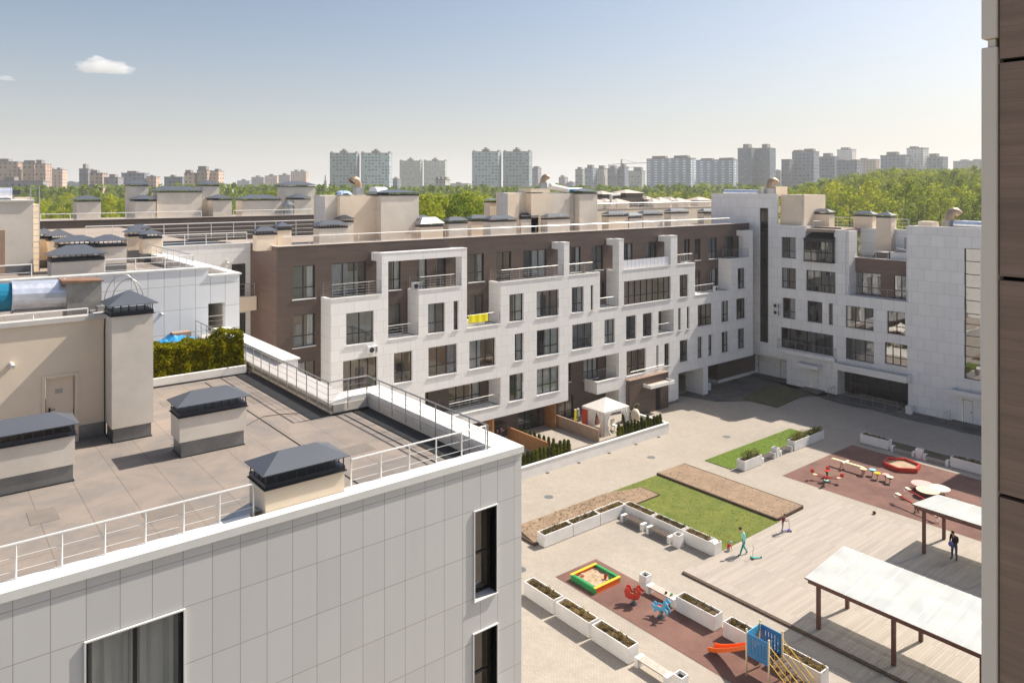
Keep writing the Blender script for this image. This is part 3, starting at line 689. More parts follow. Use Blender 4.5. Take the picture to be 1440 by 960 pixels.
for i in range(n):
    a, b = tx0+(tx1-tx0)*i/n, tx0+(tx1-tx0)*(i+1)/n; f = lambda q: YW+.06+.015*math.sin(q*9)
    mb._add([(a, f(a), 11.35+.03*math.sin(a*3)), (b, f(b), 11.35+.03*math.sin(b*3)), (b, f(b)+.01, 11.99), (a, f(a)+.01, 11.99), (a, f(a)+.02, 11.35), (b, f(b)+.02, 11.35), (b, YW+.16, 11.99), (a, YW+.16, 11.99)], [(0, 1, 2, 3), (3, 2, 6, 7), (4, 5, 6, 7)])
o = mb.build('towel', 'towel_yellow', origin=(tx0, YW+.1, 12)); tag(o, 'bright yellow cloth hung over a balcony railing of the long block', 'towel')
mb = MB(); mb.box(tx0+.2, tx1-.1, YW+.4, YW+.9, 10.92, 11.5); mb.box(tx0+.15, tx1-.05, YW+.35, YW+.95, 11.5, 11.54)
o = mb.build('storage_box', 'cloth_white', origin=(tx0, YW+.5, 11)); tag(o, 'pale storage box on the loggia behind the yellow cloth', 'box')

# chimneys on the long block: front plane Y, px left, px right, y body top, y hood top
def pchim(par, Y, d, xl, xr, ytop, zb, wallm='render_grey', hood='hood', k=.3, **kw):
    X0, z = onY(xl, ytop, Y); X1 = onY(xr, ytop, Y)[0]
    if kw.get('top'): z = kw.pop('top')
    return chimney(par, X0, X1, Y, Y+d, zb, z, wallm=wallm, hood=hood, rise=k, bars=5, **kw)
pchim(LB, 53.6, 1.0, 391, 410, 324, 18, 'render_beige')
pchim(LB, 52.9, .8, 361, 389.5, 331, 18, 'render_beige')
pchim(LB, 53.2, 1.1, 449, 489, 321.6, 18)
pchim(LB, 55.4, .9, 478, 497, 313, 18, hood='hood_dark')
pchim(LB, 55.5, .9, 588, 607, 312.5, 18, 'render_beige'); pchim(LB, 53.4, .9, 592, 623, 319.5, 18, 'render_beige', 'galvanised', k=.5)
pchim(LB, 53.4, .9, 631, 657.5, 315, 18); pchim(LB, 56, 1, 663, 688, 311.5, 18, 'render_beige'); pchim(LB, 53.6, 1.2, 690, 726, 312.5, 18)
pchim(LB, 56.5, 1, 733, 757, 308.5, 18, hood='hood_dark'); pchim(LB, 55.0, 1, 770, 801, 309, 18)
pchim(LB, 54.5, 1, 856, 883, 305, 18, 'render_beige'); pchim(LB, 54.5, .8, 884.5, 903, 307, 18); pchim(LB, 56.5, 1.2, 905, 932, 303.5, 18); pchim(LB, 56, 1, 943.5, 968.5, 300.5, 18)
pchim(LB, 58, 1, 990, 1004, 300, 18, 'render_beige')
pchim(LB, 59.5, 1, 689, 702, 285, 18, 'render_beige', 'galvanised', k=.12)
# lift and stair heads
def head(name, par, Y, d, xs, top, zb=18.0, mats=None, offs=None):
    mb = MB()
    for i in range(len(xs)-1):
        X0 = onY(xs[i], 300, Y)[0]; X1 = onY(xs[i+1], 300, Y)[0]; o = offs[i]
        mb.use(mats[i]).box(X0+.001*(i > 0), X1, Y+o, Y+d, zb, top-.01*i)
    mb.use('cap_parapet'); X0 = onY(xs[0], 300, Y)[0]; X1 = onY(xs[-1], 300, Y)[0]
    mb.box(X0-.04, X1+.04, Y+max(offs)+.02, Y+d+.05, top+.001, top+.07)
    return mb.pieces(name, None, par)
head('stair_head', LB, 56.5, 2.2, (457.5, 478, 530, 537), 21.85, mats=['render_grey', 'render_beige', 'render_grey'], offs=(.5, 0, .9))
xa_ = onY(457.5, 300, 56.5)[0]; MB().use('clad_side').box(xa_-.03, xa_-.001, 56.49, 58.4, 18, 21.84).build('side_cladding', None, LB)
X0 = onY(536, 300, 55.6)[0]; X1 = onY(589, 300, 55.6)[0]; chimney(LB, X0, X1, 55.6, 58.2, 18, 21.85, rise=.25, over=.12)
head('stair_head', LB, 56.5, 2.2, (717, 733, 747, 773, 812), 22.0, mats=['render_beige', 'render_grey', 'render_beige', 'render_grey'], offs=(.3, .9, .0, .5))
xa_ = onY(717, 300, 56.5)[0]; MB().use('clad_side').box(xa_-.03, xa_-.001, 56.79, 58.4, 18, 21.99).build('side_cladding', None, LB)
X0 = onY(815, 300, 56.2)[0]; X1 = onY(840, 300, 56.2)[0]; chimney(LB, X0, X1, 56.2, 58.2, 18, 21.9, rise=.3, over=.15)
X0, X1 = onY(747, 300, 56.5)[0], onY(773, 300, 56.5)[0]; MB().use('render_beige').box(X0, X1, 56.52, 58.5, 22.08, 22.45).build('stair_head_cap', None, LB)
def ladder(par, x, y, z0, z1, w=.5, hoop=True, mname='galvanised', ax='X', name='ladder'):
    mb = MB(); P = (lambda a, b, z: (x+a, y-b, z)) if ax == 'X' else (lambda a, b, z: (x-b, y+a, z))
    for a in (-w/2, w/2): mb.tube(P(a, .18, z0), P(a, .18, z1), .025, 5)
    k = int((z1-z0)/.32)
    for i in range(1, k+1): mb.tube(P(-w/2, .18, z0+i*.32), P(w/2, .18, z0+i*.32), .014, 5)
    for z in (z0+.4, (z0+z1)/2, z1-.3):
        for a in (-w/2, w/2): mb.tube(P(a, 0, z), P(a, .18, z), .015, 4)
    if hoop:
        for z in (z0+1.6, (z0+1.6+z1)/2, z1-.1):
            mb.path([P(-w/2*math.cos(t)*1.2, .18+.55*math.sin(t), z) for t in [math.pi*i/8 for i in range(9)]], .012, 4)
    return mb.build(name, mname, par)
ladder(LB, onY(527, 300, 56.8)[0], 56.84, 18, 21.9); ladder(LB, onY(803, 300, 57.1)[0], 57.08, 18, 22)
def elbow(loc, rz, s, label, cop='copper', group='elbow vents on the roof tops'):
    """round duct rising and turning over to a hooded mouth"""
    t = thing('roof_vent', (0, 0, 0), label, 'vent', group)
    mb = MB(); mb.box(-.42*s, .42*s, -.4*s, .4*s, 0, .75*s); mb.build('base', 'galvanised', t)
    mb = MB(); N = 9; rings = []
    for i in range(N):
        a = math.pi*.8*i/(N-1); c = Vector((-.42*s+.42*s*math.cos(a), 0, .75*s+.5*s*math.sin(a)+.25*s*min(1, a)))
        tx = Vector((-math.sin(a), 0, math.cos(a))); nx = Vector((math.cos(a), 0, math.sin(a)))
        rings.append([tuple(c+nx*.38*s*math.cos(q)+Vector((0, 1, 0))*.38*s*math.sin(q)) for q in [2*math.pi*k/16 for k in range(16)]])
    v = [p for r_ in rings for p in r_]; f = [(i*16+k, i*16+(k+1) % 16, (i+1)*16+(k+1) % 16, (i+1)*16+k) for i in range(N-1) for k in range(16)]
    mb._add(v, f); mb.build('duct', cop, t, smooth=True)
    t.location = loc; t.rotation_euler = (0, 0, rz); return t
def duct(name, pts, r, m, label, cat='duct', n=14, sq=.0):
    mb = MB(); mb.path(pts, r, n)
    for p in pts[1:-1]: mb.ball(p, r*1.0, n=n)
    for a, b in zip(pts, pts[1:]):
        A, B = Vector(a), Vector(b); k = max(1, int((B-A).length/.9))
        for i in range(k+1):
            q = A.lerp(B, i/k); d = (B-A).normalized()*.03; mb.tube(q-d, q+d, r*1.05, n)
    o = mb.build(name, m, origin=pts[0], smooth=False); return tag(o, label, cat)
x, y_, z = atD(501, 63); elbow((onY(504, 270, 57.7)[0], 57.7, 21.93), R(0), .85, 'round elbow vent with a tan hood on the left stair head of the long block')
elbow((onY(760, 262, 58)[0], 57.6, 22.46), R(160), .8, 'round elbow vent with an orange brown mouth on the long block roof')
duct('roof_duct', [(onY(520, 270, 58)[0], 57.4, 22.2), (onY(540, 270, 58.2)[0], 58.2, 22.2)], .42, 'foil', 'curved silver duct beside the metal hood on the left stair head')
duct('roof_duct', [(onY(770, 262, 58)[0], 57.6, 22.7), (onY(792, 270, 58)[0], 57.3, 22.3)], .3, 'cloth_white', 'white wrapped duct sloping down beside the orange brown elbow vent')
duct('roof_pipe', [(onY(793, 270, 58)[0], 57.4, 22.3), (onY(812, 270, 58)[0], 57.4, 22.3)], .25, 'pipe_cyan', 'blue pipe lying next to the white wrapped duct on the stair head', 'pipe')
def tarpheap(loc, sx, sy, sz, m, label, seed=1, name='tarpaulin'):
    mb = MB(); n = 14; rr = random.Random(seed); v = []; f = []
    for i in range(n+1):
        for j in range(n+1):
            a, b = i/n*2-1, j/n*2-1; h = max(0, 1-(abs(a)**2.4+abs(b)**2.4)/1.15)**.5
            v.append((loc[0]+a*sx+rr.uniform(-.02, .02), loc[1]+b*sy+rr.uniform(-.02, .02), loc[2]+sz*h*(1+.18*mnoise.noise(Vector((a*3+seed, b*3, 0))))))
    for i in range(n):
        for j in range(n): f.append((i*(n+1)+j, (i+1)*(n+1)+j, (i+1)*(n+1)+j+1, i*(n+1)+j+1))
    mb._add(v, f); o = mb.build(name, m, origin=loc); return tag(o, label, 'tarpaulin')
tarpheap((onY(480, 272, 58)[0], 57.6, 21.95), .7, .5, .35, 'tarp_pale', 'pale blue crumpled sheeting next to the tan elbow vent', 5)

# ================================================================ MIDDLE WHITE BUILDING (left, behind the near roof)
MBD = thing('white_building', (13.6, 40, 0), 'white panelled building with a railed roof behind the hedge, left of the brown wall', 'building')
mb = MB().use('clad_mid'); FM = FY(40.0)
wall(mb, FM, [(-30, 12.0, 0, 18.35), (12.0, 13.62, 0, 17.92)], [(12.0, 12.84, 14.75, 16.5)], .35)
mb.use('clad_side'); mb.box(13.3, 13.62, 40.351, 57.1, 0, 14.7); mb.box(13.3, 13.62, 41.2, 57.1, 14.7, 17.92); mb.box(11.6, 12.0, 40.351, 57.1, 14.8, 18.35)
mb.build('wall', None, MBD)
mb = MB().use('cap_white'); mb.box(-30, 12.06, 39.94, 40.4, 18.352, 18.42); mb.box(12.0, 13.7, 39.93, 40.4, 17.922, 18.0); mb.box(13.25, 13.7, 40.4, 57.1, 17.922, 18.0)
mb.use('cap_white').box(11.55, 12.06, 40.4, 57.1, 18.353, 18.42)
mb.pieces('coping', None, MBD)
mb = MB().use('felt').box(-30, 11.6, 40.35, 57.15, 17.7, 17.95); mb.use('render_beige').box(12.0, 13.3, 40.36, 57.1, 14.4, 14.7); mb.use('roofing').box(12.0, 13.25, 41.5, 57, 17.3, 17.6); mb.build('roof', None, MBD)
railing(MBD, [(-12, 40.55, 18.0), (4.3, 40.55, 18.0)], 1.0, 'rail_white', 1.9, 2, .03, .012, .022)
railing(MBD, [(7.3, 40.55, 18.0), (11.4, 40.55, 18.0), (11.4, 56.5, 18.0)], 1.02, 'rail_white', 1.25, 3, .03, .012, .022)
railing(MBD, [(12.1, 41, 14.72), (13.2, 41, 14.72)], .95, 'steel', 1.1, 3)
# wing of white panels at Y=57.2
mb = MB().use('clad_long'); WX = [(18.88, 19.95, 14.26, 16.74), (16.2, 17.2, 14.4, 16.4), (19.0, 19.95, 10.9, 13.0)]
wall(mb, FY(57.2), [(2, 20.29, 0, 18.28)], WX, .3); mb.use('cap_white').box(2, 20.27, 57.15, 57.55, 18.281, 18.33); mb.build('wing_wall', None, MBD)
rm = MB()
for u0, u1, z0, z1 in WX: window(MBD, FY(57.2), u0, u1, z0, z1, rec=.12, cols=1, room=rm, sill=False, curtain='')
mb = MB().use('render_beige'); mb.box(18.6, 20.22, 55.7, 55.85, 13.33, 14.4); mb.box(18.6, 20.22, 55.851, 57.19, 13.35, 13.5); mb.box(18.6, 20.22, 55.7, 57.19, 9.7, 10.6); mb.pieces('balcony', None, MBD)
railing(MBD, [(18.7, 55.8, 14.4), (20.1, 55.8, 14.4)], .95, 'steel', .9, 2)
MB().use('roofing').box(-30, 20.28, 57.5, 104, 17.3, 17.6).build('rear_roof', None, MBD)
railing(MBD, [(8.0, 57.45, 18.0), (20.1, 57.45, 18.0)], 1.1, 'rail_white', 1.6, 3, .035, .014, .025)
railing(MBD, [(12, 75, 17.6), (40, 75, 17.6)], 1.5, 'rail_white', 2.2, 3, .045, .016, .03)
mb = MB().use('hood_dark')
for i in range(8): mb.box(9.5, 20.0, 60+i*1.1, 60.5+i*1.1, 17.62, 17.9+.05*(i % 2))
mb.pieces('roof_tray', None, MBD)
def ch_at(par, Y, d, xl, xr, ytop, zb=17.95, **k):
    X0, z = onY(xl, ytop, Y); X1 = onY(xr, ytop, Y)[0]; return chimney(par, X0, X1, Y, Y+d, zb, z, **k)
ch_at(MBD, 41.6, 1.4, 72.5, 147, 369, wallm='render_grey', over=.14, rise=.42, slot=.2)
ch_at(MBD, 46.0, 1.4, 82, 140, 349, wallm='render_beige', over=.14, rise=.3, slot=.2)
ch_at(MBD, 44.6, 1.2, 132, 178, 348, wallm='render_grey', over=.12, rise=.3, slot=.2, flash=.5)
ch_at(MBD, 52.0, 1.0, 180, 206, 333, wallm='render_beige', over=.14, rise=.3, flash=.6); ch_at(MBD, 50.0, 1.0, 201, 228, 336, wallm='render_beige', over=.14, rise=.25, flash=.5)
ch_at(MBD, 56.0, 1.0, 184, 212, 327, wallm='render_beige', over=.14, rise=.25)
ch_at(MBD, 50.5, 1.0, 56, 73, 336, wallm='render_beige', over=.14, rise=.3, flash=.4); ch_at(MBD, 49.5, 1.0, 68, 100, 339, wallm='render_beige', over=.14, rise=.35, flash=.4)
X0, X1 = onY(-60, 300, 47.2)[0], onY(47, 300, 47.2)[0]
mb = MB().use('render_grey'); mb.box(X0, X1, 47.2, 52, 17.95, 21.78); mb.use('render_beige').box(X1, X1+.42, 48.4, 52, 17.95, 21.6); mb.use('flashing').box(X0, X1+.01, 47.18, 47.199, 17.96, 18.4)
mb.use('cap_parapet').box(X0, X1+.05, 47.1, 52.05, 21.781, 21.87); mb.use('timber_tan').box(X0, onY(7, 300, 47.2)[0], 47.17, 47.198, 18.0, 20.3); mb.pieces('stair_head', None, MBD)
ladder(MBD, onY(49.5, 300, 47.2)[0]+.05, 47.9, 18, 22.6, w=.4)
mb = MB(); q = onY(0, 285, 49); duct('roof_duct', [(q[0]-1, 49, 22.2), (q[0]+.5, 49, 22.2)], .33, 'foil', 'bright silver duct end on the left stair head', 'duct')
mb = MB().use('render_beige'); a, b = onY(-40, 300, 56)[0], onY(20, 300, 56)[0]; mb.box(a, b, 56, 59, 17.9, 22.1); mb.box(b, b+1.1, 56.5, 59, 17.9, 21.9); mb.use('hood').box(a, b+.3, 55.8, 59.2, 22.11, 22.4); mb.pieces('rear_stair_head', None, MBD)

# far brown wing at Y=110
FW = thing('brown_wing', (0, 110, 0), 'dark brown rear wing with beige roof shafts on top, behind the left roofs', 'building')
mb = MB().use('brown_clad'); xL, xR = onY(-80, 305, 110)[0], onY(440, 305, 110)[0]
wall(mb, FY(110), [(xL, xR, 0, 18.35)], [], .3); mb.box(xR, xR+.3, 110, 125, 0, 18.35)
xa, xb = onY(235, 305, 107)[0], onY(312, 305, 107)[0]
mb.build('wall', None, FW)
MB().use('roofing').box(xL, xR, 110.3, 125, 17.8, 18.1).use('trim_beige').box(xL, xR+.3, 109.95, 110.35, 18.352, 18.42).build('roof', None, FW)
railing(FW, [(xL, 110.6, 18.1), (onY(285, 300, 110)[0], 110.6, 18.1)], 1.1, 'rail_white', 3.2, 1, .05, .02, .04)
railing(FW, [(onY(330, 300, 110)[0], 110.6, 18.1), (xR, 110.6, 18.1)], 1.1, 'rail_white', 3.2, 1, .05, .02, .04)
for xl, xr, yt, Y in ((108, 142, 284, 112.5), (182.5, 209, 262, 115), (190, 219, 283.5, 112), (221, 284, 271, 113), (285, 308.5, 262, 115), (300, 326, 282, 112), (341, 395.6, 282.5, 112.5), (400, 443, 263, 115), (414, 437, 281, 112)):
    ch_at(FW, Y, 3, xl, xr, yt, 18.1, wallm='render_grey', over=.3, rise=.6, slot=.2)
mb = MB().use('brown_clad'); 
for xl, xr in ((112, 118), (150, 165), (210, 222), (335, 350)):
    pass
X0, X1 = onY(398, 300, 112)[0], onY(412, 300, 112)[0]; mb = MB(); mb.lathe([(.7, 0), (.7, 1.6), (1.0, 1.7), (1.0, 1.9), (.2, 2.4)], ((X0+X1)/2, 112, 18.1), 14); tag(mb.build('roof_vent', 'galvanised', origin=((X0+X1)/2, 112, 18.1)), 'squat round metal ventilator on the brown rear wing', 'vent')

# ================================================================ NEAR BUILDING
ZC, ZR = 15.05, 14.5
NB = thing('corner_building', (13.75, 16.6, 0), 'near grey panelled building with a railed flat roof in the left foreground', 'building')
FN = FY(16.6)
NWIN = [(2.66, 4.47, 11.05, 13.6, 2), (12.06, 12.82, 11.15, 13.6, 1), (12.03, 12.84, 7.8, 10.24, 1), (2.66, 4.47, 7.8, 10.24, 2), (12.03, 12.84, 4.4, 6.9, 1)]
mb = MB().use('clad_front'); wall(mb, FN, [(-12, 13.74, 0, 14.94)], [w[:4] for w in NWIN], .45)
mb.use('clad_side'); mb.box(13.29, 13.74, 17.051, 25.1, 0, 14.94)
mb.box(11.6, 13.288, 24.65, 25.09, 0, 14.94); mb.box(11.75, 12.15, 25.1, 39.98, 0, 14.75)
mb.build('wall', None, NB)
rm = MB()
for i, (u0, u1, z0, z1, n) in enumerate(NWIN):
    o = window(NB, FN, u0, u1, z0, z1, rec=.3 if u0 > 5 else .1, cols=n, room=rm, rmat='room_beige', curtain='curtain' if u0 < 5 else '', gm='glass_front' if u0 < 5 else 'glass', sill=False, depth=2.2, bar=.06, transom=None if u0 < 5 else .45)
    s = MB(); t = .03
    s.box(u0-t, u1+t, 16.56, 16.9, z1, z1+t); s.box(u0-t, u0, 16.56, 16.9, z0, z1-.001); s.box(u1, u1+t, 16.56, 16.9, z0, z1-.001); s.box(u0-t, u1+t, 16.54, 16.9, z0-t, z0-.001); s.build('trim', 'cap_white', o)
rm.use('timber_tan').box(12.45, 12.80, 17.3, 17.4, 11.2, 13.5); rm.use('cloth_white').box(12.1, 12.35, 17.4, 17.8, 11.2, 12.1)
rm.pieces('furnishing', None, NB)
mb = MB().use('cap_white')
mb.box(-12, 6.0, 16.55, 17.05, 14.87, ZC); mb.box(8.32, 13.0, 16.55, 17.05, 14.87, ZC); mb.box(6.0, 8.32, 16.55, 16.84, 14.87, ZC); mb.box(13.0, 13.8, 16.55, 17.05, 14.87, ZC)
mb.box(13.0, 13.8, 17.051, 24.42, 14.87, ZC); mb.box(12.25, 13.8, 24.421, 25.14, 14.87, ZC)
mb._add([(11.5, 24.43, 14.96), (12.25, 24.43, ZC), (12.25, 25.14, ZC), (11.5, 24.43, ZC-.2), (12.25, 24.43, ZC-.2), (12.25, 25.14, ZC-.2)], [(0, 1, 2), (0, 3, 4, 1)])
mb.build('coping', None, NB)
mb = MB().use('cap_parapet')   # coping that slopes in to the roof
ya, yb = 24.43, 39.98
mb._add([(11.5, ya, 14.9), (12.2, ya+.7, 15.1), (12.2, yb, 15.1), (11.5, yb, 14.9), (11.5, ya, 14.78), (11.5, yb, 14.78), (12.2, ya+.7, 14.7), (12.2, yb, 14.7)], [(0, 1, 2, 3), (0, 3, 5, 4), (1, 6, 7, 2), (0, 4, 6, 1)])
mb.build('sloped_coping', None, NB)
mb = MB().use('render_grey')
mb.box(12.98, 13.27, 17.06, 24.44, ZR, 14.86); mb.box(11.6, 12.98, 24.40, 24.63, ZR, 14.86); mb.use('render_grey').box(11.55, 11.74, 24.45, 39.95, ZR, 14.63); mb.use('box_metal').box(11.53, 11.74, 24.45, 39.95, 14.631, 14.77)
mb.use('rubber'); mb.box(12.28, 12.979, 17.07, 24.39, ZR+.001, ZR+.02); mb.box(11.55, 12.93, 24.34, 24.399, ZR, ZR+.07); mb.box(10.75, 11.549, 24.4, 32.14, ZR+.001, ZR+.02)  # flat bitumen-black strips paint the parapet's shadow out to its full width
mb.pieces('parapet', None, NB)
mb = MB().use('felt').box(-12, 13.28, 17.051, 24.6, ZR-.3, ZR); mb.box(-12, 11.7, 24.6, 39.95, ZR-.3, ZR)
mb.use('roofing'); mb.box(11.35, 11.48, 24.7, 31.9, ZR+.002, ZR+.012)
mb.pieces('roof', None, NB)
# lapped strip edges
mb = MB()
for x_, y0, y1 in ((9.4, 17.1, 31.8), (11.9, 17.1, 24.2)):
    mb.box(x_, x_+.035, y0, y1, ZR+.001, ZR+.014)
mb.build('roof_lap', 'rubber', NB)
# patches, a drain and cables on the felt
mb = MB()
for x_, y_, a, b in ((4.4, 19.3, 1.1, .8), (9.9, 27.5, .7, 1.6), (7.2, 29.3, 1.3, .6), (2.2, 20.9, .6, .9), (10.2, 20.4, .9, .7)): mb.box(x_, x_+a, y_, y_+b, ZR+.001, ZR+.007)
mb.pieces('roof_patch', 'felt_patch', NB)
MB().lathe([(.17, 0), (.17, .02), (.1, .03), (.1, .07), (.02, .08)], (8.9, 21.6, ZR+.001), 16).build('roof_drain', 'galvanised', NB)
mb = MB(); mb.path([(6.3+.55*i, 24.7+.35*math.sin(i*1.3)+i*.12, ZR+.012) for i in range(9)], .011, 5); mb.build('cable', 'rubber', NB)
# the higher white wall with a broad cap next to the sloped coping
HWt = thing('parapet_wall', (12.6, 28, 0), 'white wall with a broad flat cap alongside the sloping roof edge', 'wall')
mb = MB().use('clad_mid').box(12.24, 12.93, 30.7, 39.9, 0, 15.16); mb.build('wall', None, HWt)
mb = MB().use('cap_white').box(12.12, 13.0, 30.6, 39.95, 15.162, 15.23); mb.build('cap', None, HWt)
# rails
railing(NB, [(-3, 17.0, 14.95), (6.1, 17.0, 14.95)], .78, 'rail_white', .79, 2, .023, .006, .02, wz=(.26, .52), n=8)
railing(NB, [(8.55, 17.0, 14.95), (12.75, 17.0, 14.95)], .78, 'rail_white', .79, 2, .023, .006, .02, wz=(.26, .52), n=8)
railing(NB, [(12.82, 17.0, 14.7), (12.82, 24.25, 14.7), (11.32, 24.25, 14.7), (11.32, 39.8, 14.7)], 1.03, 'steel', .92, 3, .026, .007, .02, wz=(.35, .58, .80), n=8)
# chimneys
chimney(NB, 6.17, 8.14, 23.3, 24.25, ZR, 15.70, wallm='render_grey', over=.1, rise=.30, slot=.22, flash=.47, inset=.06)
chimney(NB, 0.6, 3.48, 23.35, 24.3, ZR, 15.76, wallm='render_grey', over=.1, rise=.28, slot=.2, flash=.47, inset=.04)
chimney(NB, 6.33, 8.3, 16.86, 17.9, ZR, 15.56, wallm='render_beige', over=.1, rise=.30, slot=.24)
chimney(NB, 4.88, 6.08, 26.0, 27.1, ZR, 18.47, wallm='render_grey', over=.13, rise=.38, slot=.22, flash=.45, inset=.05)
mb = MB().use('galvanised'); mb._add([(5.2, 17.06, ZC-.02), (6.32, 17.06, ZC+.0), (6.32, 17.9, ZC-.1), (5.2, 17.5, ZR+.02)], [(0, 1, 2, 3)]); mb.build('flashing', None, NB)
# stair head with a door
SH = thing('stair_head', (4.9, 27, ZR), 'beige rendered stair head with a closed door on the near roof', 'building')
mb = MB().use('render_beige'); wall(mb, FY(27.0), [(-8, 4.9, ZR, 18.3)], [(3.22, 4.03, ZR, 16.6)], .25); mb.box(4.6, 4.9, 27.25, 33, ZR, 18.3)
mb.use('flashing').box(4.12, 4.9, 26.97, 26.998, ZR+.02, ZR+.48); mb.box(-8, 3.1, 26.97, 26.998, ZR+.02, ZR+.48); mb.build('wall', None, SH)
mb = MB().use('cap_parapet'); mb.box(-8, 4.95, 26.93, 27.3, 18.301, 18.45); mb.box(4.6, 4.95, 27.3, 33, 18.301, 18.45); mb.use('felt').box(-8, 4.6, 27.3, 33, 18.0, 18.15); mb.build('roof', None, SH)
d = MB().use('render_beige').box(3.26, 3.99, 27.1, 27.15, ZR, 16.57).build('door', None, SH)
MB().use('frame_dark').box(3.32, 3.37, 27.05, 27.1, 15.52, 15.66).tube((3.34, 27.06, 15.6), (3.5, 27.06, 15.6), .012).build('handle', None, d)
MB().use('sticker').box(3.5, 3.7, 27.09, 27.099, 16.08, 16.22).build('sign_plate', None, d)
mb = MB().use('render_beige'); mb.box(3.13, 3.22, 26.96, 27.0, ZR, 16.69); mb.box(4.03, 4.12, 26.96, 27.0, ZR, 16.69); mb.box(3.22, 4.03, 26.96, 27.0, 16.6, 16.69); mb.build('door_frame', None, SH)
railing(SH, [(-3, 27.15, 18.45), (4.4, 27.15, 18.45)], .2, 'rail_white', 1.6, 0, .025, .01, .02)
MB().use('rubber').path([(4.86, 26.94, 18.3), (4.84, 26.93, 17.9), (4.85, 26.93, ZR+.1)], .018, 6).build('cable', None, SH)
p = onY(16, 512, 27); lamp = MB(); lamp.tube((p[0], 26.98, p[1]), (p[0]+.02, 26.80, p[1]-.05), .06, 10); lamp.box(p[0]-.05, p[0]+.05, 26.96, 27.0, p[1]-.06, p[1]+.06)
tag(lamp.build('camera', 'white_paint', origin=(p[0], 26.9, p[1])), 'small white camera fixed to the beige stair head wall', 'camera')
p = onY(227, 441, 40); lamp = MB(); lamp.tube((p[0], 39.98, p[1]), (p[0]+.02, 39.78, p[1]-.05), .06, 10); lamp.box(p[0]-.05, p[0]+.05, 39.96, 39.995, p[1]-.07, p[1]+.07)
tag(lamp.build('camera', 'white_paint', origin=(p[0], 39.9, p[1])), 'small white camera on the panelled wall above the hedge', 'camera')
p = onY(319, 369, 57.2); lamp = MB(); lamp.tube((p[0], 57.18, p[1]), (p[0]+.02, 56.9, p[1]-.1), .09, 10); lamp.box(p[0]-.05, p[0]+.05, 57.1, 57.195, p[1]-.07, p[1]+.25)
tag(lamp.build('camera', 'white_paint', origin=(p[0], 57.1, p[1])), 'white camera beside the balcony door of the white wing', 'camera')
# ducts on the stair head
duct('roof_pipe', [(-2.5, 28.6, 19.02), (2.5, 28.6, 19.02)], .45, 'pipe_cyan', 'large cyan pipe on the roof of the near stair head', 'pipe', 18)
duct('roof_duct', [(2.5, 28.6, 19.02), (3.95, 28.6, 18.98)], .5, 'foil', 'crumpled silver foil duct joined to the cyan pipe', 'duct', 18)
t = thing('fan_box', (4.3, 28.3, 18.15), 'weathered metal fan housing with a rusty lid at the end of the foil duct', 'fan box')
MB().use('box_metal').box(3.95, 4.95, 28.0, 28.95, 18.16, 19.4).build('housing', None, t); MB().use('rust').hexa([(3.8, 27.9, 19.401), (5.0, 27.9, 19.401), (5.0, 29.0, 19.401), (3.8, 29.0, 19.401)], [(3.8, 27.9, 19.5), (5.0, 27.9, 19.43), (5.0, 29.0, 19.43), (3.8, 29.0, 19.5)]).build('lid', None, t)
t = thing('roof_ladder', (4.95, 28.0, 18.1), 'curved hoop handrails of the roof ladder behind the tall chimney', 'ladder')
mb = MB()
for dx, dz in ((0, 0), (.18, -.16)):
    mb.path([(4.95+dx+.42-.42*math.cos(a)+(.5 if a > 1.6 else .5*a/1.6)*.4, 27.6+.5*math.sin(a)*.3, 18.75+dz+.85*math.sin(a)) for a in [math.pi*i/12 for i in range(13)]], .016, 6)
mb.box(4.75, 5.05, 27.5, 27.9, 18.46, 18.62); mb.build('hoop', 'steel', t)
# hedge in its curb
t = thing('hedge', (9.4, 32.9, ZR), 'clipped yellow green hedge in a stone curb on the near roof', 'hedge')
mb = MB().use('concrete_white'); mb.box(6.2, 11.25, 32.2, 32.38, ZR, 14.86); mb.use('soil').box(6.2, 11.25, 32.381, 33.8, ZR, 14.72); mb.use('concrete_white').box(6.2, 11.25, 33.801, 33.95, ZR, 14.8)
mb.use('rubber').box(6.2, 11.3, 32.15, 32.199, ZR, ZR+.06); mb.build('planter', None, t)
mb = MB(); hz = lambda x: 16.0+.30*max(0, min(1, (x-10.0)/.5))+.06*math.sin(x*5)
def hpt():
    x = rnd.uniform(6.2, 11.25); q = rnd.random(); zt = hz(x)
    bump_ = .08*mnoise.noise(Vector((x*2.2, 0, 3)))
    if q < .5: z = rnd.uniform(14.8, zt); return (x, 32.5+bump_+.1*mnoise.noise(Vector((x*3, z*3, 1)))+rnd.uniform(-.05, .06), z), (0, -.5, .1)
    if q < .8: return (x, rnd.uniform(32.5, 33.6), zt+rnd.uniform(-.08, .05)+.08*mnoise.noise(Vector((x*3, 7, 1)))), (0, 0, .6)
    if q < .9: return (11.2+rnd.uniform(-.05, .06), rnd.uniform(32.5, 33.6), rnd.uniform(14.8, zt)), (.5, 0, 0)
    return (x, rnd.uniform(32.6, 33.5), rnd.uniform(14.8, zt)), None
mb.box(6.25, 11.1, 32.62, 33.45, 14.8, 15.88); cards(mb, 19000, hpt, .05); mb.build('foliage', 'leaf_hedge', t)
mb = MB()
for i in range(22): 
    x = 6.3+i*.22; mb.tube((x, 33, 14.7), (x+.05, 33.05, 15.8), .02, 5)
mb.build('stem', 'trunk', t)
tarpheap((9.75, 37.4, ZR), 1.05, .9, 1.1, 'tarp', 'blue tarpaulin heap behind the hedge on the near roof', 3)
o = MB().use('timber_tan').box(9.55, 10.35, 37.1, 37.6, 15.45, 15.7).build('wooden_box', None, origin=(9.9, 37.3, 15.6)); tag(o, 'pale box lying on the blue tarpaulin heap', 'box')
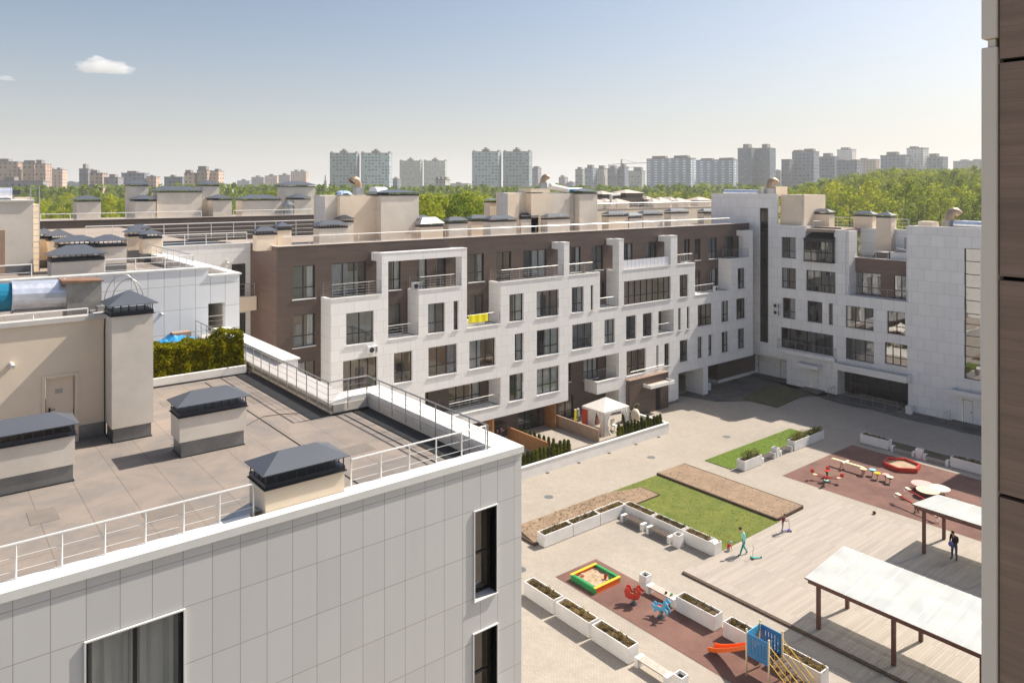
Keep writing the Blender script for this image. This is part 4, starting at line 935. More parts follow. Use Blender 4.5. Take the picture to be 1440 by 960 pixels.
# ================================================================ RIGHT BLOCK (plane X=78.5)
XR = 78.5; FR = FX(XR)
RB = thing('apartment_house', (XR, 33, 0), 'white apartment house in shade closing the courtyard on the right, with a tall stair tower', 'building')
Y785 = lambda px: onX(px, 400, XR)[0]
room = MB(); holes = []
def rw(a, b, z0, z1, n, **k):
    u0, u1 = sorted((Y785(a), Y785(b))); holes.append((u0, u1, z0, z1)); k.setdefault('gm', rnd.choice(['glass', 'glass', 'glass_dark']))
    return window(RB, FR, u0, u1, z0, z1, cols=n, room=room, rec=k.pop('rec', .18), **k)
for a, b, r, n, k in ((1099, 1119, 5, 2, {}), (1099, 1119, 4, 2, {}), (1100.3, 1118.5, 3, 2, {}), (1133.4, 1174.8, 4, 4, {'curtain': ''}), (1135, 1156.3, 3, 2, {}), (1165.3, 1171.4, 3, 1, {}),
                      (1189, 1228.4, 3, 3, {'gm': 'glass_mirror'}), (1247.3, 1272.9, 3, 2, {'gm': 'glass_mirror'}), (1189, 1229, 2, 3, {'gm': 'glass'}), (1098, 1171.7, 2, 6, {})):
    rw(a, b, *ROW[r], n, **k)
rw(1244, 1276, 4.36, 6.6, 3, gm='glass_mirror', curtain='')
rw(1068.4, 1080.2, 4.3, 20.15, 1, rows=(.2, .42, .62, .83), sill=False, curtain='', gm='glass_dark', rec=.1)
rw(1356, 1378.5, 4.29, 16.76, 1, rows=(.08, .17, .25, .33, .42, .5, .6, .7, .8, .9), sill=False, curtain='', gm='glass_mirror')
solids = [(25.2, 33.48, 0, 18.66), (20.8, 25.2, 0, 14.5), (8, 20.8, 0, 18.66), (33.48, 40.0, 3.5, 10.93), (40.0, 41.1, 3.5, 17.9), (41.1, 44.6, 2.8, 14.3), (44.6, 45.2, 2.8, 18.2), (45.2, 57.3, 2.8, 18.2), (48.15, 57.3, 18.2, 21.8), (40.85, 46.9, 0, 3.5)]
DOORS = [(43.0, 43.95)]
mb = MB().use('clad_right'); wall(mb, FR, solids, [h for h in holes]+[(DOORS[0][0], DOORS[0][1], 0.02, 2.15), (27.55, 28.5, .15, 2.3)], .3)
mb.use('clad_right_side')
mb.box(XR+.301, 86, 33.48, 33.78, 10.9, 18.65); mb.box(XR+.301, 80.6, 39.72, 40.02, 10.9, 17.88); mb.box(XR+.301, 80.2, 41.1, 41.4, 14.3, 17.88); mb.box(XR+.301, 80.2, 44.62, 44.9, 14.3, 18.19)
mb.box(XR+.301, 84, 25.2, 25.5, 14.5, 18.65); mb.box(XR+.301, 84, 20.5, 20.8, 14.5, 18.65); mb.box(XR+.3, 84.5, 57.0, 57.3, 0, 21.79)
mb.box(XR+.301, 80.2, 40.85, 41.15, 0, 3.5); mb.box(XR+.301, 80.1, 46.6, 46.9, 0, 2.8); mb.box(XR+.301, 80.15, 33.18, 33.48, 0, 3.5)
mb.use('clad_right').box(80.1, 80.3, 46.9, 57, 0, 2.8); mb.box(XR+.302, 80.1, 46.91, 57, 2.6, 2.79)
mb.box(XR+.301, 80.2, 33.5, 40.84, 3.3, 3.49)
mb.build('wall', None, RB)
# recessed brown storey, upper terrace and back walls
F802 = FX(80.2)
bh = []
def rw2(F, X, a, b, z0, z1, n, **k):
    u0, u1 = sorted((onX(a, 400, X)[0], onX(b, 400, X)[0])); bh.append((u0, u1, z0, z1)); window(RB, F, u0, u1, z0, z1, cols=n, room=room, rec=.12, sill=False, **k)
rw2(F802, 80.2, 1199.6, 1238.6, 11.0, 13.4, 3, gm='glass_mirror', curtain='curtain'); rw2(F802, 80.2, 1257, 1277.5, 11.0, 13.4, 2, gm='glass_mirror', curtain='curtain')
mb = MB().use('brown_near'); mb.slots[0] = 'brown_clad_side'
wall(mb, F802, [(33.78, 39.72, 10.93, 14.95)], bh, .2)
mb.build('recessed_wall', None, RB)
mb = MB().use('brown_clad_side'); wall(mb, F802, [(41.4, 44.6, 14.3, 18.1)], [(41.6, 44.4, 14.35, 16.7)], .2); mb.build('recessed_wall', None, RB)
window(RB, F802, 41.6, 44.4, 14.35, 16.7, rec=.1, cols=4, room=room, sill=False, curtain='curtain')
mb = MB().use('clad_mid'); mb.box(84.0, 84.3, 33.8, 41, 14.95, 17.95); mb.box(82.6, 83.99, 33.8, 35.6, 14.95, 17.3)
mb.use('clad_right').box(XR+.3, 80.19, 33.8, 39.7, 10.7, 10.93); mb.box(XR+.3, 80.19, 41.4, 44.6, 14.1, 14.29); mb.pieces('terrace_wall', None, RB)
mb = MB().use('roofing'); mb.box(80.4, 84, 33.8, 41, 14.6, 14.95); mb.box(XR+.3, 84, 41, 57, 17.6, 17.95); mb.box(XR+.3, 90, 8, 20.5, 18.2, 18.4); mb.box(XR+.3, 90, 20.8, 25.2, 14.1, 14.3); mb.box(XR+.3, 90, 25.5, 33.5, 18.2, 18.4)
mb.box(XR+.3, 84.5, 48.2, 57, 21.4, 21.6); mb.box(84.3, 92, 33.8, 57, 17.4, 17.6)
mb.use('cap_white')
for a, b, z in ((25.2, 33.5, 18.66), (8, 20.8, 18.66), (20.8, 25.2, 14.5), (39.98, 41.12, 17.9), (44.58, 48.15, 18.2), (48.13, 57.3, 21.8), (33.5, 39.98, 10.93), (41.12, 44.58, 14.3)):
    mb.box(XR-.04, XR+.34, a, b, z+.001, z+.06)
mb.box(80.1, 80.45, 33.79, 39.71, 14.951, 15.0); mb.box(83.95, 84.35, 33.8, 41, 17.951, 18.0)
mb.use('trim_beige').box(80.15, 80.45, 41.4, 44.6, 18.101, 18.16)
mb.pieces('roof', None, RB)
mb = MB().use('render_beige'); mb.box(79.3, 84, 45.2, 48.15, 17.96, 21.75); mb.use('render_grey').tube((79.2, 45.3, 18), (79.2, 45.3, 21.8), .09, 8); mb.use('render_beige').box(80.5, 83, 49.5, 51.5, 21.6, 22.7); mb.pieces('stair_head', None, RB)
# dark glazed balcony on the fifth floor
mb = MB().use('frame_dark')
for z0, z1 in ((14.36, 14.5), (15.35, 15.45), (16.55, 16.8)): mb.box(78.05, 78.12, 41.15, 44.55, z0, z1); mb.box(78.12, 80.15, 41.42, 41.48, z0, z1); mb.box(78.121, 80.15, 44.49, 44.55, z0, z1)
for i in range(5): mb.box(78.04, 78.13, 41.15+i*.835, 41.21+i*.835, 14.36, 16.8)
mb.hexa([(78.0, 41.1, 16.8), (80.2, 41.42, 17.5), (80.2, 44.58, 17.5), (78.0, 44.6, 16.8)], [(78.0, 41.1, 16.87), (80.2, 41.42, 17.57), (80.2, 44.58, 17.57), (78.0, 44.6, 16.87)])
mb.box(78.0, 78.5, 41.13, 44.58, 14.3, 14.36)
gl = mb.build('glazed_balcony', None, RB); MB().quad((78.08, 41.2, 14.5), (78.08, 44.5, 14.5), (78.08, 44.5, 16.55), (78.08, 41.2, 16.55)).build('pane', 'glass_dark', gl)
# canopies, doors, entrance
mb = MB().use('white_paint')
def tray(x0, x1, y0, y1, z0, z1, t=.1):
    mb.use('white_paint').box(x0, x0+t, y0, y1, z0, z1); mb.box(x0+t, x1, y0, y0+t, z0, z1); mb.box(x0+t, x1, y1-t, y1, z0, z1); mb.box(x0+t, x1, y0+t, y1-t, z0, z0+.06); mb.use('rubber').box(x0+t, x1, y0+t, y1-t, z0+.06, z0+.13)
tray(77.2, XR-.003, 33.1, 40.6, 3.05, 3.75); c = mb.build('canopy', None, RB)
mb = MB(); tray(77.3, XR-.003, 42.5, 45.0, 2.55, 2.95); mb.build('canopy', None, RB)
mb = MB(); tray(77.3, XR-.003, 25.6, 29.2, 2.85, 3.3); mb.build('canopy', None, RB)
for y0, y1, X, z in ((43.02, 43.93, XR+.1, 0.03), (27.57, 28.48, XR+.1, .16), (47.6, 48.6, 80.02, .1), (51.5, 52.4, 80.02, .1)):
    d = MB().use('cap_white').box(X, X+.05, y0+.05, y1-.05, z, z+2.06).build('door', None, RB); MB().use('flashing').box(X-.02, X+.04, y0, y0+.045, z, z+2.11).box(X-.02, X+.04, y1-.045, y1, z, z+2.11).box(X-.02, X+.04, y0+.045, y1-.045, z+2.065, z+2.11).build('door_frame', None, d); MB().use('frame_dark').box(X-.04, X, y0+.12, y0+.2, z+.95, z+1.05).build('handle', None, d)
mb = MB().use('asphalt'); mb.box(76.9, XR-.004, 42.3, 44.6, 0, .16); mb.box(76.8, XR-.004, 26.6, 29.3, .0, .15); mb.box(76.8, XR-.004, 34.2, 40.8, 0, .13); mb.box(78.9, 80.0, 46.95, 53, 0, .1); mb.pieces('step', None, RB)
GX = 80.0; mb = MB().use('frame_dark'); FG = FX(GX)
window(RB, FG, 33.55, 40.8, .12, 3.28, rec=0, cols=6, rows=(.3, .78), room=room, rmat='room_dark', curtain='', sill=False, gm='glass_dark')
railing(RB, [(77.1, 37.6, .1), (77.1, 33.9, .1)], .9, 'steel', 1.2, 2); railing(RB, [(76.9, 41.1, 0), (78.3, 41.1, .1)], .85, 'steel', .7, 2); railing(RB, [(76.9, 29.5, .1), (78.3, 29.5, .1)], .9, 'steel', .7, 2)
mb = MB().use('clad_right').box(77.95, XR-.002, 40.9, 47.9, 3.62, 3.9); mb.box(77.95, 78.05, 40.9, 47.9, 3.901, 4.05); mb.build('balcony', None, RB)
railing(RB, [(XR-.05, 47.8, 4.05), (78.0, 47.8, 4.05), (78.0, 41.0, 4.05), (XR-.05, 41.0, 4.05)], .98, 'steel', 1.1, 3)
railing(RB, [(78.62, 39.7, 10.97), (78.62, 33.55, 10.97)], 1.0, 'steel', .95, 3)
railing(RB, [(80.6, 39, 14.95), (80.6, 36.4, 14.95)], .9, 'rail_white', 1.2, 3); railing(RB, [(79.2, 44, 18.0), (83.5, 44, 18.0)], .8, 'rail_white', 1.5, 2)
railing(RB, [(84.6, 50, 17.6), (84.6, 36, 17.6)], 1.5, 'rail_white', 2, 3, .035, .014)
def xch(X, d, xl, xr, ytop, zb, **k):
    Y1, z = onX(xl, ytop, X); Y0 = onX(xr, ytop, X)[0]; chimney(RB, X, X+d, Y0, Y1, zb, z, rise=.35, over=.12, wallm='render_beige', bars=4, **k)
xch(81.5, 1.2, 1141, 1166, 301, 17.95); xch(84.6, 1.2, 1200, 1227, 304, 17.6); xch(83.0, 1.3, 1232, 1253, 306, 14.95)
acunit((XR-.02, 48.05, 8.55), R(-90), 'upper of two air conditioners fixed beside the stair tower strip window', None, .9, .62)
acunit((XR-.02, 48.05, 7.75), R(-90), 'lower of two air conditioners fixed beside the stair tower strip window', None, .9, .62)
elbow((80.2, 50.2, 21.62), R(150), 1.15, 'elbow vent with a rusty mouth on the stair tower of the right block')
elbow((80.5, 30.4, 18.42), R(140), 1.15, 'elbow vent with a copper mouth on the large right hand roof')
duct('roof_duct', [(79.6, 56, 21.95), (79.6, 53.2, 21.95), (79.6, 51.2, 21.9)], .38, 'foil', 'pale foil duct along the edge of the stair tower roof')
duct('roof_duct', [(80.3, 29.8, 18.95), (80.3, 26.5, 18.9)], .4, 'foil', 'silver duct running to the right of the copper elbow vent')
o = MB().use('render_beige').box(79.4, 80.8, 31.5, 32.9, 18.41, 19.15).build('roof_box', None, origin=(80, 32, 18.4)); tag(o, 'low beige box left of the copper elbow vent', 'box')
t = thing('roof_unit', (81.3, 35.5, 14.95), 'pale ventilation machine with pipes on the terrace above the brown wall', 'ventilation unit')
mb = MB().use('white_paint').box(80.9, 82.2, 33.9, 36.3, 14.96, 15.75); mb.use('steel').tube((81.2, 34.5, 15.8), (81.2, 35.8, 16.0), .2, 10); mb.build('casing', None, t); MB().lathe([(.28, 0), (.28, .03)], n=16, c=(81.3, 35.9, 15.76)).build('fan', 'hood_dark', t)
t = thing('skylight', (81.5, 37.5, 14.95), 'dark sided skylight with a pale lid next to the ventilation machine', 'skylight')
MB().use('brown_clad').hexa([(80.9, 36.7, 14.96), (82.2, 36.7, 14.96), (82.2, 38.2, 14.96), (80.9, 38.2, 14.96)], [(81.1, 36.8, 15.6), (82, 36.8, 15.6), (82, 38.0, 15.6), (81.1, 38.0, 15.6)]).build('curb', None, t); MB().box(81.0, 82.1, 36.7, 38.1, 15.601, 15.68).build('lid', 'trim_beige', t)

# ================================================================ CAMERA SIDE BUILDING (right edge)
xw = 2.37; CB = thing('clad_wall', (xw, .8, 0), 'dark brown panel cladding with a beige corner profile at the right edge', 'building')
ye = onX(1380.5, 300, xw)[0]; yt = onX(1402.5, 300, xw)[0]; yp = onX(1405, 300, xw)[0]
zj = [onX(1405, y, xw)[1] for y in (86, 391, 694)]
step = zj[0]-zj[1]; zs = sorted([zj[0]+step*i for i in range(-34, 6)])
mb = MB(); 
for a, b in zip(zs, zs[1:]): mb.box(xw+.004, xw+.03, -8, yp, a+.006, b-.006)
mb.pieces('panel', 'brown_near', CB)
mb = MB(); zt = onX(1390, 61, xw)[1]
mb.box(xw-.006, xw+.05, yt, ye, 0, zt-.012); mb.box(xw-.006, xw+.05, yt, ye, zt+.012, 30); mb.box(xw+.006, xw+.05, yt+.006, ye-.012, zt-.0119, zt+.0119)
mb.build('corner_profile', 'trim_beige', CB, bevel=.004)
mb = MB(); mb.box(xw+.06, xw+12, -8, ye-.004, 0, 30); mb.build('core_wall', 'dark_void', CB)

# ================================================================ COURTYARD: planters, benches, bins
PG = 'white planter boxes around the courtyard'
def planter(label, tall):
    t = thing('planter', (0, 0, 0), label, 'planter', PG); L, Wd, H_ = 2.45, .72, .8; e = .055
    mb = MB(); mb.box(-Wd/2, -Wd/2+e, -L/2, L/2, .04, H_); mb.box(Wd/2-e, Wd/2, -L/2, L/2, .04, H_); mb.box(-Wd/2+e, Wd/2-e, -L/2, -L/2+e, .04, H_); mb.box(-Wd/2+e, Wd/2-e, L/2-e, L/2, .04, H_)
    mb.box(-Wd/2+.04, Wd/2-.04, -L/2+.04, L/2-.04, 0, .039); mb.build('tub', 'concrete_white', t, bevel=.012)
    MB().box(-Wd/2+e, Wd/2-e, -L/2+e, L/2-e, .3, .69).build('soil', 'soil', t)
    m = MB(); hh = (.55 if tall else .15)*rnd.uniform(.7, 1.5)
    cl = [(rnd.uniform(-.22, .22), rnd.uniform(-1.1, 1.1), rnd.uniform(.5, 1)) for _ in range(26)]
    def f():
        c = rnd.choice(cl); q = rnd.random()**.8; return (c[0]+rnd.gauss(0, .06+.1*q*tall), c[1]+rnd.gauss(0, .07+.1*q*tall), .70+hh*c[2]*q), None
    cards(m, 1100 if tall else 800, f, .042, up=.6)
    if tall:
        for c in cl: m.tube((c[0], c[1], .69), (c[0]*1.2, c[1]+.05, .7+hh*c[2]), .008, 4)
    m.build('planting', 'leaf_spring' if tall else 'leaf_dry', t); return t
def bench(label, pale=False):
    t = thing('bench', (0, 0, 0), label, 'bench', 'benches with white concrete ends'); L = 1.95
    for s in (-1, 1): MB().box(-.26, .26, s*L/2-.11*(1+s), s*L/2+.11*(1-s), 0, .45).build('end_block', 'concrete_white', t, bevel=.01)
    mb = MB()
    for i in range(4): mb.box(-.24+i*.125, -.135+i*.125, -L/2+.221, L/2-.221, .40, .44)
    mb.build('seat', 'plank' if pale else 'plank_dark', t); mb = MB(); mb.box(-.2, -.17, -L/2+.221, L/2-.221, .34, .398); mb.box(.17, .2, -L/2+.221, L/2-.221, .34, .398); mb.build('frame', 'steel', t)
    return t
def bin_(label):
    t = thing('litter_bin', (0, 0, 0), label, 'litter bin', 'square white litter bins'); e = .05
    mb = MB()
    for b in ((-.25, -.2, -.25, .25), (.2, .25, -.25, .25), (-.2, .2, -.25, -.2), (-.2, .2, .2, .25)): mb.box(b[0], b[1], b[2], b[3], 0, .78)
    mb.build('shell', 'concrete_white', t, bevel=.01); MB().box(-.199, .199, -.199, .199, .1, .62).build('liner', 'hood_dark', t); return t
pl, pt = planter('', False), planter('', True); PV = [pl, planter('', False), planter('', False), planter('', False)]; PW = [pt, planter('', True)]; b0, b1, bn = bench('', False), bench('', True), bin_('')
first = {}
def place(proto, x, y, label, rz=0, z=0):
    if proto.name not in first: first[proto.name] = 1; proto.location = (x, y, z); proto.rotation_euler = (0, 0, rz); proto['label'] = label; return proto
    return dup(proto, (x, y, z), label, rz)
q = R(90)
for args in [
 (pl, 26.7, 30.41, 'white planter nearest the grey corner building in the lower left row', 0), (pl, 26.7, 27.77, 'middle white planter of the three in the lower left row', 0), (pl, 26.7, 25.13, 'white planter of the lower left row that touches the plank bench', 0),
 (pl, 32.05, 24.18, 'white planter beside the cluttered bench, between the blue rider and the deck', 0), (pl, 32.05, 21.2, 'white planter behind the orange slide at the deck side', 0), (pl, 32.05, 18.5, 'white planter beside the yellow stair rails of the slide tower', 0),
 (pl, 32.05, 35.33, 'left end planter of the row along the dry mulch bed', q), (pl, 34.55, 35.33, 'middle planter of the row along the dry mulch bed', q), (pl, 37.05, 35.33, 'right planter of the row along the mulch bed, next to the inner corner', q),
 (pl, 38.48, 33.9, 'corner planter behind the first dark bench by the lawn', 0), (pl, 38.48, 31.35, 'planter behind the second dark bench by the lawn', 0), (pl, 38.48, 28.8, 'planter with clothes on its end, by the turquoise walker', 0),
 (pt, 52.75, 34.8, 'left planter with leafy shrubs in front of the bright side lawn', q), (pt, 60.1, 34.8, 'planter with tall shrubs right of the two benches at the side lawn', q), (pt, 62.6, 34.8, 'far right planter with tall shrubs at the side lawn, half in shade', q),
 (pl, 65.75, 30.75, 'shaded planter left of the benches behind the playground', 0), (pl, 65.75, 23.4, 'shaded planter right of the benches behind the playground', 0), (pl, 65.75, 20.8, 'shaded planter at the right edge behind the playground', 0)]:
    VV = PV if args[0] is pl else PW; place(VV[int(args[1]*7+args[2]*3) % len(VV)], args[1], args[2], args[3], args[4])
for q_ in PV+PW:
    if q_.name not in first:
        for ch in kids(q_): bpy.data.objects.remove(ch)
        bpy.data.objects.remove(q_)
for args in [(b1, 26.75, 22.7, 'plank bench after the lower left row of planters', 0), (b1, 32.05, 26.6, 'pale bench with small things on its seat beside the spring riders', 0),
 (b0, 37.55, 33.6, 'first dark slatted bench in front of the corner planter', 0), (b0, 37.55, 31.35, 'second dark slatted bench, next to a white bin', 0),
 (b0, 55.1, 34.75, 'bench left of the bin at the bright side lawn', q), (b0, 57.75, 34.75, 'bench right of the bin at the bright side lawn', q),
 (b0, 65.5, 28.3, 'shaded bench left of the white bin behind the playground', 0), (b0, 65.5, 25.7, 'shaded bench right of the white bin behind the playground', 0)]:
    place(*args[:4], args[4])
for args in [(bn, 26.8, 21.2, 'white bin at the bottom edge beside the plank bench'), (bn, 32.2, 27.95, 'white bin at the left end of the pale bench by the riders'), (bn, 37.55, 29.9, 'white bin beside the second dark bench by the lawn'),
 (bn, 56.45, 34.75, 'white bin between the two benches at the side lawn'), (bn, 65.5, 27.0, 'shaded white bin between the two benches behind the playground'), (bn, 77.6, 33.0, 'white bin at the right end of the glazed entrance')]:
    place(*args)
mb = MB(); mb.lathe([(.27, 0), (.3, .02), (.3, .8), (.24, .82), (.24, .6), (.0, .6)], n=18); o = mb.build('round_bin', 'white_paint'); o.location = (*onz(996, 548), 0); tag(o, 'round white bin at the foot of the garage pillar', 'litter bin')
for i, (x, y, m, l) in enumerate(((32.0, 26.3, 'black_cloth', 'small dark pouch on the pale bench'), (32.1, 26.0, 'green_toy', 'small dark green toy on the pale bench'))):
    o = MB().use(m).ball((0, 0, .06), .09, .07, .06, 8, 5).build('toy' if i else 'pouch', None); o.location = (x, y, .44); tag(o, l, 'toy' if i else 'pouch')
for r_, c_, n_, loc, lab in ((0, 'cloth_white', 'jacket', (38.4, 27.75, .8), 'pale jacket thrown over the end of a planter'), (1, 'grey_cloth', 'bag', (38.65, 28.05, .76), 'grey bag lying on the planter beside the pale jacket')):
    mb = MB(); n = 8; rr = random.Random(r_+4); v = []; f = []
    for i in range(n+1):
        for j in range(n+1):
            a, b = i/n*2-1, j/n*2-1; d = .28 if r_ == 0 else .2
            yy = b*.3; z = .10*(1-a*a)*(1-b*b)+.03+rr.uniform(-.012, .012)
            if r_ == 0 and b < -.2: yy = -.3*.2-.05; z = .04-(-.2-b)*.45
            v.append((a*d, yy, z))
    for i in range(n):
        for j in range(n): f.append((i*(n+1)+j, (i+1)*(n+1)+j, (i+1)*(n+1)+j+1, i*(n+1)+j+1))
    mb._add(v, f); o = mb.build(n_, c_); o.location = loc; s = o.modifiers.new('s', 'SOLIDIFY'); s.thickness = .02; tag(o, lab, n_)

# ---------------------------------------------------------------- small square sandbox
t = thing('sandbox', (30.5, 30.2, .012), 'square sandbox with green and orange boards on the lower left rubber strip', 'sandbox')
x0, x1, y0, y1 = 29.5, 31.5, 29.2, 31.2
MB().use('green_toy').box(x0, x0+.07, y0, y1, .013, .32).build('side_board', None, t); MB().use('orange').box(x0+.07, x1-.07, y0, y0+.07, .013, .32).build('side_board', None, t)
MB().use('green_toy').box(x1-.07, x1, y0, y1, .013, .32).build('side_board', None, t); MB().use('orange').box(x0+.07, x1-.07, y1-.07, y1, .013, .32).build('side_board', None, t)
t2 = MB(); t2.use('yellow').box(x0-.03, x1+.03, y0-.03, y0+.14, .322, .35); t2.box(x0-.03, x1+.03, y1-.14, y1+.03, .322, .35); t2.use('green_toy').box(x0-.03, x0+.14, y0+.141, y1-.141, .322, .35); t2.box(x1-.14, x1+.03, y0+.141, y1-.141, .322, .35); t2.build('rim', None, t)
mb = MB(); n = 14; v = [(x0+.08+(x1-x0-.16)*i/n, y0+.08+(y1-y0-.16)*j/n, .17+.07*mnoise.noise(Vector((i*.5, j*.5, 2)))) for i in range(n+1) for j in range(n+1)]
mb._add(v, [(i*(n+1)+j, (i+1)*(n+1)+j, (i+1)*(n+1)+j+1, i*(n+1)+j+1) for i in range(n) for j in range(n)]); mb.build('sand', 'sand', t)
for x, y, m, n_, l in ((30.9, 29.8, 'red', 'toy_bucket', 'red toy bucket in the square sandbox'), (31.05, 29.6, 'green_toy', 'toy_bucket', 'green toy bucket in the square sandbox'), (30.1, 30.8, 'red', 'toy_shovel', 'red toy left in the far corner of the square sandbox')):
    mb = MB(); 
    if n_ == 'toy_bucket': mb.lathe([(.07, 0), (.10, .16), (.09, .16), (.06, .02)], n=12)
    else: mb.box(-.05, .05, -.08, .08, 0, .02); mb.tube((0, .08, .01), (0, .3, .03), .012, 6)
    o = mb.build(n_, m); o.location = (x, y, .2); tag(o, l, 'toy')

# ---------------------------------------------------------------- spring riders
def rider(m, m2, loc, rz, label, horse):
    t = thing('spring_rider', (0, 0, 0), label, 'spring rider', 'spring riders on the rubber strip')
    mb = MB(); mb.lathe([(.2, 0), (.2, .03)], n=14); mb.build('base', 'hood_dark', t)
    mb = MB(); pts = [(.085*math.cos(a), .085*math.sin(a), .03+.33*a/(2*math.pi*5)) for a in [i*.35 for i in range(int(2*math.pi*5/.35)+1)]]; mb.path(pts, .013, 5); mb.build('spring', 'hood_dark', t)
    if horse: P = [(-.42, .42), (-.5, .62), (-.4, .66), (-.33, .58), (-.2, .62), (.05, .6), (.18, .78), (.2, .98), (.3, 1.05), (.34, .96), (.48, .86), (.44, .76), (.32, .78), (.3, .6), (.42, .5), (.46, .34), (.38, .3), (.28, .44), (.1, .4), (-.15, .4), (-.26, .26), (-.36, .28), (-.3, .44)]
    else: P = [(-.4, .4), (-.48, .7), (-.38, .92), (-.22, .9), (-.12, .7), (.0, .62), (.1, .72), (.16, .95), (.3, 1.0), (.4, .86), (.5, .8), (.4, .7), (.38, .5), (.28, .36), (.0, .32), (-.25, .33)]
    for s in (-1, 1):
        mb = MB(); y0, y1 = (s*.14, s*.175); n = len(P); mb._add([(a, y0, b) for a, b in P]+[(a, y1, b) for a, b in P], [tuple(range(n)), tuple(range(2*n-1, n-1, -1))]+[(i, n+i, n+(i+1) % n, (i+1) % n) for i in range(n)]); mb.build('side_panel', m, t)
    MB().box(-.2, .1, -.139, .139, .52, .56).build('seat', m2, t); MB().tube((.2, -.27, .8), (.2, .27, .8), .018, 8).build('handle', 'yellow', t); MB().tube((.12, -.27, .42), (.12, .27, .42), .02, 8).build('foot_rest', 'hood_dark', t)
    MB().box(-.09, .09, -.138, .138, .36, .40).build('mount', 'hood_dark', t)
    t.location = (*loc, .012); t.rotation_euler = (0, 0, rz); return t
rider('red', 'green_toy', (30.43, 27.25), R(-60), 'red spring rider with a green seat between the sandbox and the blue rider', False)
rider('light_blue', 'red', (30.63, 25.5), R(-75), 'blue horse shaped spring rider beside the cluttered bench', True)

# ---------------------------------------------------------------- slide tower
t = thing('slide_tower', (30.6, 19.3, .012), 'playground tower with blue slotted panels, an orange slide and yellow stair rails', 'slide'); PX0, PX1, PY0, PY1 = 30.0, 31.1, 18.8, 19.95
for x in (PX0, PX1):
    for y in (PY0, PY1): MB().use('cream').tube((x, y, .012), (x, y, 2.15), .045, 10).use('cream').ball((x, y, 2.17), .055, n=10).build('post', None, t, smooth=True)
MB().box(PX0+.03, PX1-.03, PY0+.03, PY1-.03, 1.02, 1.1).build('platform', 'timber_dark', t)
for x in (PX0, PX1):
    mb = MB(); F = lambda u, d, z: (x-.02+d, u, z); wall(mb, F, [(PY0+.05, PY1-.05, 1.0, 2.05)], [(PY0+.2+i*.16, PY0+.24+i*.16, 1.15, 1.85) for i in range(5)], .04); mb.build('panel', 'blue', t)
mb = MB(); n = 10; P = [(PX0+.05+(PX1-PX0-.1)*i/n, 1.78-.25*math.sin(math.pi*i/n)) for i in range(n+1)]
for (a, b), (c_, d) in zip(P, P[1:]): mb.hexa([(a, PY1-.02, b), (c_, PY1-.02, d), (c_, PY1+.02, d), (a, PY1+.02, b)], [(a, PY1-.02, 2.03), (c_, PY1-.02, 2.03), (c_, PY1+.02, 2.03), (a, PY1+.02, 2.03)])
mb.build('arch_panel', 'light_blue', t)
mb = MB(); sx0, sx1 = 30.1, 30.62; N = 12; S = []
for i in range(N+1):
    q_ = i/N; y = PY1+q_*2.15; z = 1.1*(1-q_)**1.25*(1 if q_ < .85 else .9)+.14+(.0 if q_ < .9 else .02); S.append((y, z, sx0-.1*q_, sx1-.1*q_))
for (y, z, a, b), (y2, z2, a2, b2) in zip(S, S[1:]):
    mb._add([(a, y, z), (b, y, z), (b2, y2, z2), (a2, y2, z2), (a, y, z-.03), (b, y, z-.03), (b2, y2, z2-.03), (a2, y2, z2-.03)], [(0, 1, 2, 3), (4, 7, 6, 5)])
    for u, v_ in ((a, a2), (b, b2)):
        mb._add([(u-.025, y, z-.03), (u+.025, y, z-.03), (v_+.025, y2, z2-.03), (v_-.025, y2, z2-.03), (u-.025, y, z+.17), (u+.025, y, z+.17), (v_+.025, y2, z2+.17), (v_-.025, y2, z2+.17)], [(0, 3, 2, 1), (4, 5, 6, 7), (0, 1, 5, 4), (1, 2, 6, 5), (2, 3, 7, 6), (3, 0, 4, 7)])
mb.build('slide', 'orange', t)
for i in range(6):
    z = 1.02-.17*i; y = PY0-.05-.26*i; MB().box(PX0+.12, PX1-.12, y-.2, y, z-.03, z).build('stair_step', 'timber_dark', t)
for x in (PX0+.05, PX1-.05):
    mb = MB(); a, b = (x, PY0, 1.9), (x, PY0-1.55, .85); mb.tube(a, b, .02, 7); mb.tube(b, (x, PY0-1.6, .012), .02, 7); mb.tube((x, PY0, 1.5), (x, PY0-1.56, .42), .014, 6); mb.tube((x, PY0, 1.15), (x, PY0-1.57, .1), .016, 6)
    for k in range(1, 6): f = k/6; mb.tube((x, PY0-1.55*f, 1.9-1.05*f), (x, PY0-1.56*f, 1.15-1.05*f), .01, 5)
    mb.build('stair_rail', 'yellow', t)

# ---------------------------------------------------------------- playground behind the deck
hc = onz(1268, 654, .15)
t = thing('hexagonal_sandbox', (hc[0], hc[1], .012), 'red hexagonal sandbox half in shade at the back of the playground', 'sandbox'); r0 = 1.45
pts = [(hc[0]+r0*math.cos(R(60*i+12)), hc[1]+r0*math.sin(R(60*i+12))) for i in range(6)]
for (a, b), (c_, d) in zip(pts, pts[1:]+pts[:1]):
    A_, B_ = Vector((a, b, 0)), Vector((c_, d, 0)); e = (B_-A_).normalized(); nrm = Vector((e.y, -e.x, 0)); A2, B2 = A_+e*.05, B_-e*.05
    mb = MB(); lo = [A2, B2, B2-nrm*.16, A2-nrm*.16]; mb.hexa([(p.x, p.y, .013) for p in lo], [(p.x, p.y, .36) for p in lo]); mb.build('side_board', 'red', t)
mb = MB(); mb.prism([(hc[0]+(r0-.17)*math.cos(R(60*i+12)), hc[1]+(r0-.17)*math.sin(R(60*i+12))) for i in range(6)], .02, .16); mb.build('sand', 'sand', t)
cc = onz(1163, 677)
t = thing('carousel', (cc[0], cc[1], .012), 'small red carousel with green and white seats on the playground', 'carousel')
